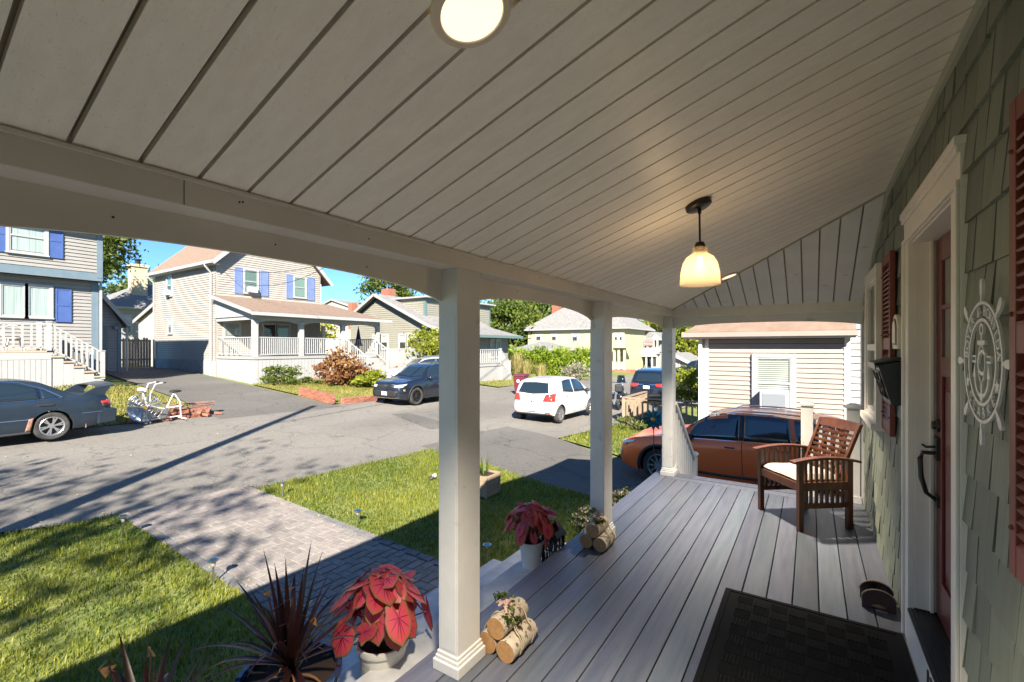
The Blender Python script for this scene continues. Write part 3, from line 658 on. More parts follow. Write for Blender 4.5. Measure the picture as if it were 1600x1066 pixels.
# ceiling planks
ceil = MB(); ceil.slab([(BX,-4,CZ+.044),(BX,6.2,CZ+.044),(HX,6.2,CZ+.044+SL*1.961),(HX,-4,CZ+.044+SL*1.961)], .014); ceil = ceil.build('porch_ceiling', 'groove', house)
HYP = 6.03; HK = .875; PT = .138
def hipx(y): return BX+(HYP-y)/HK
y = .3227+PT-PT*33+.012
while y < HYP-.02:
    y0, y1 = y+.006, y+PT-.006; xa = min(HX, hipx(y0)); xb = min(HX, hipx(y1))
    if y1 < HYP-.03 and xb > BX+.03:
        m = MB(); p = [(BX,y0,ceilz(BX)),(xa,y0,ceilz(xa)),(xb,y1,ceilz(xb)),(BX,y1,ceilz(BX))]
        m.slab([(a,b,c+.022) for a,b,c in p], .022)
        m.build('ceiling_plank', 'ceiling', ceil)
    y += PT
def hipz(y): return CZ+(HYP-y)*.381
MB().box(BX, HX, 6.04, 6.2, CZ+.02, CZ+.075).build('leak_filler','groove',house)  # unseen filler added above the end beam to stop light leaking in
hb = MB(); hb.slab([(BX,HYP,hipz(HYP)+.06),(HX,HYP,hipz(HYP)+.06),(HX,4.28,hipz(4.28)+.06)], .03); hipo = hb.build('hip_ceiling', 'groove', house)
x = BX+.03
while x < HX-.02:
    x0, x1 = x+.006, min(HX, x+PT-.006); ya = HYP-HK*(x0-BX); yb = HYP-HK*(x1-BX)
    m = MB(); m.slab([(a,b,hipz(b)+.022) for a,b in ((x0,HYP),(x1,HYP),(x1,yb),(x0,ya))], .022); m.build('ceiling_plank', 'trimwhite', hipo); x += PT
tr = MB(); tr.bar((HX-.012,-4,ceilz(HX)-.03),(HX-.012,4.28,ceilz(HX)-.03), .025, .05); tr.build('wall_moulding', 'mould', house)
tr = MB(); tr.bar((HX-.012,4.28,ceilz(HX)-.03),(HX-.012,6.02,hipz(6.02)-.03), .025, .05); tr.build('wall_moulding', 'mould', house)
tr = MB(); tr.bar((BX,HYP-.01,CZ-.004),(HX,4.28,ceilz(HX)-.004), .02, .012); tr.build('hip_moulding', 'groove', house)
# shingles
EXP = .178; rows = 16; shs = []
widths = [.095,.115,.135,.155,.18,.205]; shm = {}
def shinglemesh(wd, t, h=.185):
    m = MB(); g_ = .0045
    m.hexa([(0,g_,0),(-t,g_,0),(-t,wd-g_,0),(0,wd-g_,0)], [(0,g_,h),(-.005,g_,h),(-.005,wd-g_,h),(0,wd-g_,h)]); return m.mesh('shingle', 'shingle')
openings = [(2.36,3.39,-1,2.3),(4.26,5.06,1.05,2.22),(.4,1.25,1.05,2.22)]
for r in range(rows):
    z = -.04+EXP*r; y = -.5-random.random()*.15
    while y < 6.02:
        wd = random.choice(widths); y2 = min(y+wd, 6.03); ok = True; ya, yb = y, y2
        for (a, b, c, d) in openings:
            if z+.09 > c and z+.09 < d:
                if ya >= a and yb <= b: ok = False
                elif ya < a < yb: yb = a
                elif ya < b < yb: ya = b
        top = ceilz(HX) if ya < 4.28 else hipz(ya)
        if ok and yb-ya > .03 and z < top: shs.append((ya, z+random.uniform(-.004,.004), yb-ya, random.uniform(.012,.021)))
        y += wd
vis = sorted([s for s in shs if s[0]+s[2] > 1.72 and s[1] > -.1], key=lambda s: s[0]); first = vis[:298]; keep = set(id(s) for s in first)
for s in first:
    k = (round(s[2]/.01), round(s[3]/.003))
    if k not in shm: shm[k] = shinglemesh(k[0]*.01, k[1]*.003)
    inst('shingle', shm[k], (HX, s[0], s[1]), wall)
fm = MB()
for s in shs:
    if id(s) in keep: continue
    ya, z, wd, t = s; q = .0045; fm.hexa([(HX,ya+q,z),(HX-t,ya+q,z),(HX-t,ya+wd-q,z),(HX,ya+wd-q,z)],[(HX,ya+q,z+.185),(HX-.005,ya+q,z+.185),(HX-.005,ya+wd-q,z+.185),(HX,ya+wd-q,z+.185)])
fm.build('far_shingles', 'shingle', wall, kind='stuff')
# door surround
TX = .455
def dbox(y0,y1,z0,z1,x0,x1=HX): return (x0,x1,y0,y1,z0,z1)
s = MB()
for (a, b) in ((2.28, 2.41), (3.34, 3.47)):
    s.box(TX, HX, a, b, 0, 2.235); 
    o_, i_ = (a, b) if a < 3 else (b, a)
    s.box(TX-.012, TX, min(o_, o_+(.03 if a<3 else -.03)), max(o_, o_+(.03 if a<3 else -.03)), 0, 2.24)
s.box(TX, HX, 2.28, 3.47, 2.235, 2.40); s.box(TX-.012, TX, 2.28, 3.47, 2.24, 2.262); s.box(TX-.012, TX, 2.28, 3.47, 2.36, 2.385); s.box(TX-.018, HX, 2.272, 3.478, 2.385, 2.42)
sur = s.build('door_surround', 'trimwarm', house, bevel=.003)
j = MB(); j.box(HX, .60, 3.335, 3.345, .21, 2.235); j.box(HX-.01, .60, 2.405, 2.412, .21, 2.235); j.box(HX-.01, .60, 2.41, 3.34, 2.228, 2.236); j.box(.545,.56,3.318,3.336,.21,2.23); j.build('door_jamb', 'trimwarm', sur, bevel=.002)
MB().box(TX-.004, HX+.01, 2.40, 3.35, 0, .188).build('riser_board', 'trimwhite', sur)
th = MB(); th.box(TX-.002, .64, 2.41, 3.34, .188, .2)
th.build('threshold', 'blackmetal', sur)
thr = MB()
for k in range(7): x_ = TX+.008+.0165*k; thr.box(x_, x_+.007, 2.412, 3.338, .2, .2055)
thr.build('tread_ribs', 'blackmetal', sur)
n = MB(); addtext(n, '17', .17, .006, (TX-.007, 2.735, .115), (0,-1,0), (0,0,1)); n.build('house_number', 'blackmetal', sur)
# front door (red, lites above, recessed panel)
DX = .572
d = MB(); d.box(DX+.014, DX+.045, 2.414, 3.336, .21, 2.226)
for a, b, c, e in ((2.414,2.53,.21,2.226),(3.22,3.336,.21,2.226),(2.53,3.22,.21,.42),(2.53,3.22,2.10,2.226),(2.53,3.22,1.50,1.60),(2.855,2.895,1.60,2.10),(2.53,3.22,1.845,1.87)): d.box(DX, DX+.014, a, b, c, e)
door = d.build('front_door', 'doorred', house, bevel=.003)
for a, b in ((2.53,2.855),(2.895,3.22)):
    for c, e in ((1.60,1.845),(1.87,2.10)):
        MB().box(DX+.008, DX+.0125, a, b, c, e).build('door_pane', 'carglass', door)
pn = MB(); pn.box(DX+.003, DX+.014, 2.60, 3.15, .49, 1.43); pn.build('door_panel', 'doorred', door, bevel=.006)
h = MB(); hy = 3.278; h.box(DX-.014, DX, hy-.03, hy+.03, 1.05, 1.17); h.box(DX-.010, DX, hy-.022, hy+.022, .80, .86)
h.tube([(DX-.01,hy,1.085),(DX-.065,hy,1.085),(DX-.075,hy,1.05),(DX-.07,hy,.95),(DX-.05,hy,.87),(DX-.008,hy,.835)], [.011,.011,.012,.012,.011,.01], 8)
h.tube([(DX-.01,hy,1.12),(DX-.05,hy,1.115),(DX-.068,hy,1.128)], [.007,.007,.005], 6); h.build('door_handle', 'blackmetal', door, smooth=True)
h = MB(); h.lathe([(.001,-.028),(.020,-.028),(.024,-.012),(.034,-.01),(.036,0)], 20, (DX,hy,1.235), 'x'); h.build('deadbolt', 'blackmetal', door, smooth=True)
# windows and louvred shutters on our wall
def louver_shutter(y0, y1, z0, z1):
    m = MB(FX(HX, -1)); n0, n1 = .022, .05; f = .045
    m.box(y0,y0+f,n0,n1,z0,z1); m.box(y1-f,y1,n0,n1,z0,z1)
    for a, b in ((z0,z0+.08),((z0+z1)/2-.04,(z0+z1)/2+.04),(z1-.06,z1)): m.box(y0+f,y1-f,n0,n1-.001,a,b)
    o = m.build('shutter', 'shutterred', house, bevel=.002)
    lm = MB(FX(0, -1)); lm.add([(y0+f-y0,n0,.0),(y1-f-y0,n0,0),(y1-f-y0,n0+.004,.004),(y0+f-y0,n0+.004,.004),(y0+f-y0,n1-.004,-.026),(y1-f-y0,n1-.004,-.026),(y1-f-y0,n1,-.02),(y0+f-y0,n1,-.02)],[(3,2,6,7),(0,1,5,4),(4,5,6,7),(0,3,7,4),(1,2,6,5)])
    me = lm.mesh('louver', 'shutterred')
    z = z0+.10
    while z < z1-.06:
        if abs(z-(z0+z1)/2) > .05: inst('louver', me, (HX, y0, z), o)
        z += .031
    MB(FX(HX,-1)).box(y0+f,y1-f,.0,.021,z0+.02,z1-.02).build('backing','brownred',o)
    sm = MB().ball((0,0,0), .007, 4).mesh('screw_cap', 'brownred')
    for zz in (z0+.12, (z0+z1)/2+.06, z1-.13):
        for yy_ in (y0+.022, y1-.022): inst('screw_cap', sm, (HX-.051, yy_, zz), o)
louver_shutter(3.83, 4.23, 1.07, 2.28); louver_shutter(5.12, 5.50, 1.07, 2.28); louver_shutter(1.29, 1.70, 1.07, 2.28)
for (a, b) in ((4.33, 5.0), (.45, 1.2)):
    window(house, FX(HX,-1), a, b, 1.12, 2.18, cas=.085, blind=.0, frame='trimwarm')
# ================================================================ things on the porch
def mailbox():
    t = thing('mailbox', 'black metal letter box with sloping lid, fixed on the shingles beside the door', 'mailbox', (HX-.02, 3.75, 1.3))
    fr = (Vector((0,3.575,0)), Vector((1,0,0)), Vector((0,1,0)))
    m = MB(fr); m.prism([(HX-.02,1.3),(HX-.07,1.3),(HX-.135,1.545),(HX-.02,1.57)], 0, .37); b = m.build('body', 'blackmetal', t, bevel=.004)
    l = MB(fr); l.prism([(HX-.02,1.575),(HX-.15,1.548),(HX-.155,1.555),(HX-.02,1.592)], -.012, .382); l.prism([(HX-.155,1.555),(HX-.148,1.515),(HX-.142,1.515),(HX-.148,1.555)], -.008, .378); l.build('lid', 'blackmetal', t)
    o = MB()
    def fx(z): return HX-.07-(z-1.3)/.245*.065-.004
    for c in ((3.66,1.42),(3.76,1.40),(3.86,1.42),(3.76,1.46),(3.70,1.36),(3.82,1.36)):
        pts = [(fx(c[1]+.028*math.sin(a))-.002, c[0]+.035*math.cos(a), c[1]+.028*math.sin(a)) for a in np.linspace(0,6.28,13)]; o.tube(pts, .004, 5, cap=False)
    o.tube([(fx(1.34),3.6,1.335),(fx(1.5),3.6,1.5),(fx(1.5),3.92,1.5),(fx(1.335),3.92,1.335),(fx(1.335),3.6,1.335)], .004, 5)
    o.build('scroll_ornament', 'bronze', t, smooth=True)
mailbox()
def plaque():
    t = thing('number_plaque', 'small cream arched plaque above the black letter box', 'plaque', (HX-.02, 3.72, 1.64))
    fr = FX(HX-.018, -1); pts = [(3.60,1.64),(3.80,1.64)]+[(3.70+.10*math.cos(a), 1.77+.085*math.sin(a)) for a in np.linspace(0, math.pi, 11)]
    MB(fr).prism(pts, 0, .022).build('plate', 'cream', t, bevel=.003)
    q = [(3.70+(u-3.70)*.72, 1.745+(z-1.745)*.78) for u, z in pts]; MB(fr).prism(q, .0225, .026).build('inset', 'bronze', t)
    q = [(3.70+(u-3.70)*.55, 1.745+(z-1.745)*.64) for u, z in pts]; MB(fr).prism(q, .0262, .029).build('face', 'cream', t)
plaque()
def wheelsign():
    C = Vector((HX-.04, 1.949, 1.605)); t = thing('ship_wheel_sign', "white metal ship's wheel sign with anchor and family names on the shingles", 'wall sign', C)
    fr = (Vector((C.x,C.y,0)), Vector((0,-1,0)), Vector((-1,0,0)))
    def ring(m, r0, r1, n=56, a0=0, a1=2*math.pi, cx=0, cz=0, sx=1, sz=1, th=.006):
        N = n; vs = []
        for k in range(N+1):
            a = a0+(a1-a0)*k/N
            for r in (r0, r1):
                for d_ in (0, th): vs.append((cx+r*math.cos(a)*sx, d_, C.z+cz+r*math.sin(a)*sz))
        fs = []
        for k in range(N):
            i = k*4; fs += [(i+1,i+5,i+7,i+3),(i,i+2,i+6,i+4),(i,i+4,i+5,i+1),(i+2,i+3,i+7,i+6)]
        m.add(vs, fs)
    m = MB(fr); ring(m, .176, .186); ring(m, .124, .134); m.build('rim', 'trimwhite', t)
    for k in range(8):
        a = math.pi/2+k*math.pi/4; d_ = Vector((math.cos(a), math.sin(a))); p = Vector((-d_.y, d_.x)); h = MB(fr)
        sil = [(.184,.006),(.20,.006),(.212,.011),(.235,.013),(.25,.009),(.255,.0)]; pts = [d_*r+p*w_ for r, w_ in sil]+[d_*r-p*w_ for r, w_ in sil[::-1][1:]]
        h.prism([(q.x, C.z+q.y) for q in pts], 0, .007); h.build('handle', 'trimwhite', t)
    word = 'BOYER & RONILDA'; ns = len(word)
    for i, ch in enumerate(word):
        a = math.radians(172-164*i/(ns-1)); 
        if ch == ' ': continue
        l = MB(); addtext(l, ch, .045, .006, (C.x-.003, C.y-.155*math.cos(a), C.z+.155*math.sin(a)), (0,-1,0), (0,0,1), a-math.pi/2); l.build('letter', 'trimwhite', t)
    word = 'CLARKE'
    for i, ch in enumerate(word):
        a = math.radians(226+88*i/5); l = MB(); addtext(l, ch, .045, .006, (C.x-.003, C.y-.155*math.cos(a), C.z+.155*math.sin(a)), (0,-1,0), (0,0,1), a+math.pi/2); l.build('letter', 'trimwhite', t)
    for a in (205, 335):
        a = math.radians(a); s = MB(fr); pts = [(.155*math.cos(a)+(.024 if k%2==0 else .010)*math.sin(k*math.pi/5), C.z+.155*math.sin(a)+(.024 if k%2==0 else .010)*math.cos(k*math.pi/5)) for k in range(10)]
        s.prism(pts, 0, .006); s.build('star', 'trimwhite', t)
    an = MB(fr); z0 = C.z
    ring(an, .012, .019, 20, cx=0, cz=.100); an.box(-.005,.005,0,.006,z0+.05,z0+.082); an.box(-.034,.034,0,.0065,z0+.052,z0+.066)
    ring(an, .050, .056, 36, cx=0, cz=-.004, sx=.62, sz=1.05); an.box(-.006,.006,0,.006,z0-.10,z0-.055)
    ring(an, .062, .072, 26, math.radians(190), math.radians(350), 0, -.035, 1, 1.05); an.prism([(-.022,z0-.095),(.022,z0-.095),(0,z0-.128)], 0, .0062)
    for sx in (-1, 1): an.prism([(sx*.055,z0-.048),(sx*.082,z0-.048),(sx*.066,z0-.005)], 0, .0062); an.box(min(sx*.052,sx*.088),max(sx*.052,sx*.088),0,.0061,z0-.003,z0+.020)
    an.build('anchor', 'trimwhite', t)
    mo = MB(); addtext(mo, 'C', .11, .006, (C.x-.004, C.y, C.z-.004), (0,-1,-.15), (.0,-.25,1.0)); mo.build('monogram', 'trimwhite', t)
    e = MB(); addtext(e, 'EST', .016, .002, (C.x-.0075, C.y+.070, C.z+.0085), (0,-1,0), (0,0,1)); addtext(e, '2018', .014, .002, (C.x-.0075, C.y-.070, C.z+.0085), (0,-1,0), (0,0,1)); e.build('date', 'printgray', t)
wheelsign()
# lights
def puck(x, y, label):
    z = ceilz(x); t = thing('ceiling_light', label, 'ceiling light', (x, y, z), group='round flush lights in the porch ceiling')
    al = math.atan(SL)
    def P(r, a, h): # h below the slope
        ux = Vector((math.cos(al),0,math.sin(al))); uy = Vector((0,1,0)); nn = Vector((math.sin(al),0,-math.cos(al)))
        return Vector((x,y,z))+ux*r*math.cos(a)+uy*r*math.sin(a)+nn*h
    def lat(prof, n=40):
        m = MB(); vs = []; 
        for r, h in prof:
            for k in range(n): vs.append(tuple(P(r, 2*math.pi*k/n, h)))
        m.add(vs, [(i*n+k,i*n+(k+1)%n,(i+1)*n+(k+1)%n,(i+1)*n+k) for i in range(len(prof)-1) for k in range(n)]); return m
    lat([(.094,0),(.094,.010),(.088,.016),(.074,.016),(.072,.012)]).build('trim_ring', 'discrim', t, smooth=True)
    lat([(.0725,.0125),(.05,.016),(.001,.017)]).build('diffuser', 'disc', t, smooth=True)
    ld = bpy.data.lights.new('light', 'SPOT'); ld.energy = 270; ld.spot_size = R(100); ld.spot_blend = 1; ld.shadow_soft_size = .07; ld.color = (1,.87,.68); lo = bpy.data.objects.new('light', ld); COL.objects.link(lo)
    lo.location = P(0,0,.055)-Vector((x,y,z)); lo.parent = t
puck(-.646, .819, 'large glowing round flush light at the top of the picture in the near ceiling'); puck(-.71, 5.20, 'small far round flush light at the hip of the porch ceiling')
def pendant():
    x, y = -.529, 2.717; z = ceilz(x); t = thing('pendant_lamp', 'bell shaped seeded glass pendant lamp on a bronze rod', 'pendant lamp', (x, y, z))
    al = math.atan(SL); m = MB(); n = 28; vs = []
    for r, h in ((.07,0),(.07,.022),(.06,.03),(.001,.031)):
        for k in range(n): a = 2*math.pi*k/n; ux = Vector((math.cos(al),0,math.sin(al))); vs.append(tuple(Vector((x,y,z))+ux*r*math.cos(a)+Vector((0,1,0))*r*math.sin(a)+Vector((math.sin(al),0,-math.cos(al)))*h))
    m.add(vs, [(i*n+k,i*n+(k+1)%n,(i+1)*n+(k+1)%n,(i+1)*n+k) for i in range(3) for k in range(n)]); m.build('canopy', 'bronze', t, smooth=True)
    r = MB(); r.tube([(x+.01,y,z-.028),(x+.01,y,z-.06)], .010, 8); r.tube([(x+.01,y,z-.06),(x+.012,y,2.235)], .0055, 8); r.lathe([(.001,2.24),(.02,2.238),(.028,2.222),(.028,2.20),(.022,2.195),(.022,2.17),(.001,2.165)], 18, (x+.012,y,0)); r.build('rod', 'bronze', t, smooth=True)
    s = MB(); s.lathe([(.028,2.212),(.040,2.208),(.041,2.178),(.048,2.172),(.072,2.155),(.092,2.12),(.103,2.07),(.107,2.0)], 36, (x+.012,y,0)); so = s.build('glass_shade', 'shadeglass', t, smooth=True); so.modifiers.new('s','SOLIDIFY').thickness = .003
    b = MB(); b.lathe([(.001,2.165),(.010,2.16),(.016,2.135),(.016,2.115),(.010,2.095),(.001,2.09)], 14, (x+.012,y,0)); b.build('bulb', 'bulb', t, smooth=True)
    ld = bpy.data.lights.new('light','POINT'); ld.energy = 1.5; ld.color = (1,.80,.56); ld.shadow_soft_size = .03; lo = bpy.data.objects.new('light', ld); COL.objects.link(lo); lo.parent = t; lo.location = (.012,0,2.07-z)
pendant()
# doormat
def doormat():
    x0, x1, y0, y1 = -.485, .445, 1.78, 3.42; t = thing('doormat', 'large black rubber doormat with woven tread pattern before the red door', 'doormat', ((x0+x1)/2, (y0+y1)/2, .0015))
    m = MB(); m.box(x0,x1,y0,y1,.0015,.008); b = m.build('base', 'rubber', t, bevel=.003)
    f = MB(); w_ = .035
    f.box(x0+.004,x0+w_,y0+.004,y1-.004,.008,.0125); f.box(x1-w_,x1-.004,y0+.004,y1-.004,.008,.0125); f.box(x0+w_,x1-w_,y0+.004,y0+w_,.008,.0125); f.box(x0+w_,x1-w_,y1-w_,y1-.004,.008,.0125); f.build('border', 'rubber', t, bevel=.002)
    ti = .095; me = []
    for k in range(2):
        q = MB(); q.box(-.043,.043,-.043,.043,.008,.0095)
        for i in range(5 if k == 0 else 9):
            if k == 0: u = -.036+.018*i; q.box(u-.0055,u+.0055,-.042,.042,.0095,.0148)
            else: u = -.039+.00975*i; q.box(-.042,.042,u-.0028,u+.0028,.0095,.0125)
        me.append(q.mesh('tread_tile', 'rubber'))
    nx = int((x1-x0-.09)/ti); ny = int((y1-y0-.09)/ti); ox = (x0+x1)/2-(nx-1)*ti/2; oy = (y0+y1)/2-(ny-1)*ti/2
    for i in range(nx):
        for j_ in range(ny): inst('tread_tile', me[(i+j_)%2], (ox+ti*i, oy+ti*j_, 0), t)
doormat()
# boot brush
def bootbrush():
    t = thing('boot_brush', 'half round wooden boot brush with black bristles standing by the wall', 'boot brush', (.36, 3.72, 0))
    for y in (3.655, 3.785):
        pts = [(.275,.0),(.275,.06)]+[(.36-.085*math.cos(a), .06+.065*math.sin(a)) for a in np.linspace(.15, math.pi-.15, 12)]+[(.445,.06),(.445,0),(.40,0),(.395,.03),(.36,.04),(.325,.03),(.32,0)]
        MB(FY(y,1)).prism(pts, 0, .014).build('side_board', 'woodtan' if False else 'stemdark', t, bevel=.002)
        rim = MB(); rim.tube([(.36-.087*math.cos(a), y+.007, .06+.067*math.sin(a)) for a in np.linspace(0, math.pi, 14)], .0045, 5); rim.build('rim', 'woodtan', t)
    b = MB()
    for a in np.linspace(0, math.pi, 26):
        for y in np.linspace(3.675, 3.78, 9):
            o_ = Vector((.36-.082*math.cos(a), y+random.uniform(-.004,.004), .06+.062*math.sin(a))); i_ = Vector((.36-.045*math.cos(a)+random.uniform(-.006,.006), y+random.uniform(-.008,.008), .045+.028*math.sin(a))); b.tube([o_, i_], .0018, 3, cap=False)
    b.build('bristles', 'blackmetal', t, kind='stuff')
    MB().box(.28,.44,3.669,3.785,.0,.012).build('base_board','stemdark',t)
bootbrush()
# chair
def chair():
    ang = math.atan2(-.62, -.78)   # front direction
    t = thing('armchair', 'brown slatted wooden armchair with a pale seat cushion at the porch end', 'chair', (-.065, 5.218, 0), ang-math.pi/2, local=True)
    # local: +y front, x lateral
    W2, D2 = .275, .235; A = .64
    for sx in (-1, 1):
        MB().box(sx*W2-.022, sx*W2+.022, D2-.022, D2+.022, 0, A-.01).build('leg', 'chairwood', t, bevel=.004)
        m = MB(); m.hexa([(sx*W2-.022,-D2-.03,0),(sx*W2+.022,-D2-.03,0),(sx*W2+.022,-D2+.018,0),(sx*W2-.022,-D2+.018,0)],[(sx*W2-.022,-D2-.03,A),(sx*W2+.022,-D2-.03,A),(sx*W2+.022,-D2+.018,A),(sx*W2-.022,-D2+.018,A)]); m.build('leg', 'chairwood', t, bevel=.004)
        # back stile
        m = MB(); m.hexa([(sx*(W2-.055)-.016,-D2+.07,.36),(sx*(W2-.055)+.016,-D2+.07,.36),(sx*(W2-.055)+.016,-D2+.11,.36),(sx*(W2-.055)-.016,-D2+.11,.36)],[(sx*(W2-.045)-.016,-D2-.175,.94),(sx*(W2-.045)+.016,-D2-.175,.94),(sx*(W2-.045)+.016,-D2-.14,.94),(sx*(W2-.045)-.016,-D2-.14,.94)]); m.build('back_stile', 'chairwood', t, bevel=.004)
        # arm, curved
        m = MB(); N = 12; ys_ = np.linspace(D2+.075, -D2-.10, N)
        for i in range(N-1):
            def cz(y): q = (y+.0)/.34; return A+.022-.040*q*q
            w0 = .036; m.hexa([(sx*W2-w0,ys_[i],cz(ys_[i])-.022),(sx*W2+w0,ys_[i],cz(ys_[i])-.022),(sx*W2+w0,ys_[i+1],cz(ys_[i+1])-.022),(sx*W2-w0,ys_[i+1],cz(ys_[i+1])-.022)],[(sx*W2-w0,ys_[i],cz(ys_[i])),(sx*W2+w0,ys_[i],cz(ys_[i])),(sx*W2+w0,ys_[i+1],cz(ys_[i+1])),(sx*W2-w0,ys_[i+1],cz(ys_[i+1]))])
        m.build('armrest', 'chairwood', t, bevel=.003)
        MB().box(sx*W2-.014, sx*W2+.014, -D2+.018, D2-.022, .20, .245).build('side_rail', 'chairwood', t, bevel=.003)
        MB().box(sx*W2-.016, sx*W2+.016, -D2+.018, D2-.022, .36, .435).build('side_rail', 'chairwood', t, bevel=.003)
        me = MB().box(-.009,.009,-.011,.011,.24,.64).mesh('side_slat','chairwood')
        for i in range(8): inst('side_slat', me, (sx*W2, -D2+.055+.0515*i, 0), t)
    MB().box(-W2+.022, W2-.022, D2-.016, D2+.016, .355, .43).build('front_rail','chairwood',t,bevel=.004)
    MB().box(-W2+.022, W2-.022, -D2-.01, -D2+.016, .355, .43).build('back_rail','chairwood',t,bevel=.004)
    for i in range(5): MB().box(-W2+.03, W2-.03, -D2+.03+.09*i, -D2+.095+.09*i, .43, .445).build('seat_slat','chairwood',t)
    def back(y_, z): k = (z-.36)/.58; return -D2+.09-k*.247
    tp = MB(); xs_ = np.linspace(-W2+.03, W2-.03, 9)
    for a, b in zip(xs_[:-1], xs_[1:]):
        def hz(x): return .955-.25*x*x
        y0 = back(0,.88); y1 = back(0,.95); tp.hexa([(a,y0-.015,.87),(b,y0-.015,.87),(b,y0+.015,.87),(a,y0+.015,.87)],[(a,y1-.015,hz(a)),(b,y1-.015,hz(b)),(b,y1+.015,hz(b)),(a,y1+.015,hz(a))])
    tp.build('top_rail','chairwood',t)
    for i in range(8):
        z = .50+.047*i; y_ = back(0,z); MB().bar((-W2+.06,y_,z),(W2-.06,y_,z), .012, .026).build('back_slat','chairwood',t,bevel=.002)
    for x_ in (-.11, 0, .11): MB().bar((x_,back(0,.46)-.013,.46),(x_,back(0,.88)-.013,.88), .035, .010, up=(0,1,0)).build('back_upright','chairwood',t)
    c = MB(); N = 14; vs = []; 
    for i in range(N+1):
        for k in range(N+1):
            u = -1+2*i/N; v = -1+2*k/N; e = (1-abs(u)**6)*(1-abs(v)**6); vs.append((u*(W2-.03), v*(D2-.015)+.02, .448+.052*max(0,e)**.5+.004*math.sin(u*5)*math.cos(v*4)))
    c.add(vs, [(i*(N+1)+k, i*(N+1)+k+1, (i+1)*(N+1)+k+1, (i+1)*(N+1)+k) for i in range(N) for k in range(N)]); c.add([(-W2+.03,-D2+.035,.446),(W2-.03,-D2+.035,.446),(W2-.03,D2+.005,.446),(-W2+.03,D2+.005,.446)],[(0,1,2,3)])
    c.build('seat_cushion','cushion',t,smooth=True)
chair()
# birch log bundles
def logs(y0, y1, cx, label, back=True):
    t = thing('log_bundle', label, 'log bundle', (cx, (y0+y1)/2, 0), group='birch log bundles on the deck'); r = .056
    for (x, z, dy) in ((cx-.062, r, .01), (cx+.062, r, 0), (cx-.002, r+.098, .005)):
        n = 26; m = MB(); L = y1-y0; prof = [(r*(1+.03*math.sin(k*2.1)), y0+dy+L*k/8) for k in range(9)]
        m.lathe([(.001,prof[0][1]+.0)]+prof+[(.001,prof[-1][1])], n, (x, 0, z), 'y'); m2 = m
        # cut ends on second material
        m2.mi = [1 if (i < n or i >= len(m2.f)-n) else 0 for i in range(len(m2.f))]
        m2.build('log', ['birch','logend'], t, smooth=True)
    tw = MB()
    for yb in (y0+.07, y0+.085, y1-.06):
        pts = []
        for a in np.linspace(0, 2*math.pi, 25):
            d_ = Vector((math.cos(a), 0, math.sin(a))); best = max(((Vector((x-cx, 0, z-.09)).dot(d_)) for x, z in ((cx-.062,r),(cx+.062,r),(cx,r+.098))))+r+.003; pts.append((cx+d_.x*best, yb, max(.004, .09+d_.z*best)))
        tw.tube(pts, .0035, 5)
    tw.build('twine', 'twine', t)
    C = np.array([cx, y0+.10, .235]); sp = []
    for k in range(2):
        c = C+np.array([[-.045,.06,.01],[.05,-.03,-.02]][k]); P, _ = clumpts(90, c, (.06,.06,.045), 8); V, F = leafquads(P, np.full(90,.016), .6, .45); npmesh('sprig', V, F, 'leaf_mid', t, np.repeat(RS.rand(90),4), kind='stuff')
    b = MB()
    for k in range(7):
        a = k*.9; p0 = Vector(C)+Vector((0,0,-.01)); e = p0+Vector((math.cos(a)*.055, math.sin(a)*.055, .02*math.sin(k*1.7)+.012)); s_ = Vector((-math.sin(a), math.cos(a), 0))*.014
        mid = p0.lerp(e,.55)+Vector((0,0,.025)); b.add([tuple(p0), tuple(mid-s_), tuple(e-s_*.5), tuple(e+s_*.5), tuple(mid+s_)], [(0,1,4),(1,2,3,4)])
    b.build('ribbon', 'ribbon', t, fix=False)
logs(1.985, 2.235, -1.40, 'bundle of three birch logs with leafy bow beside the nearest column')
logs(3.475, 3.705, -1.485, 'smaller looking bundle of three birch logs before the second column')
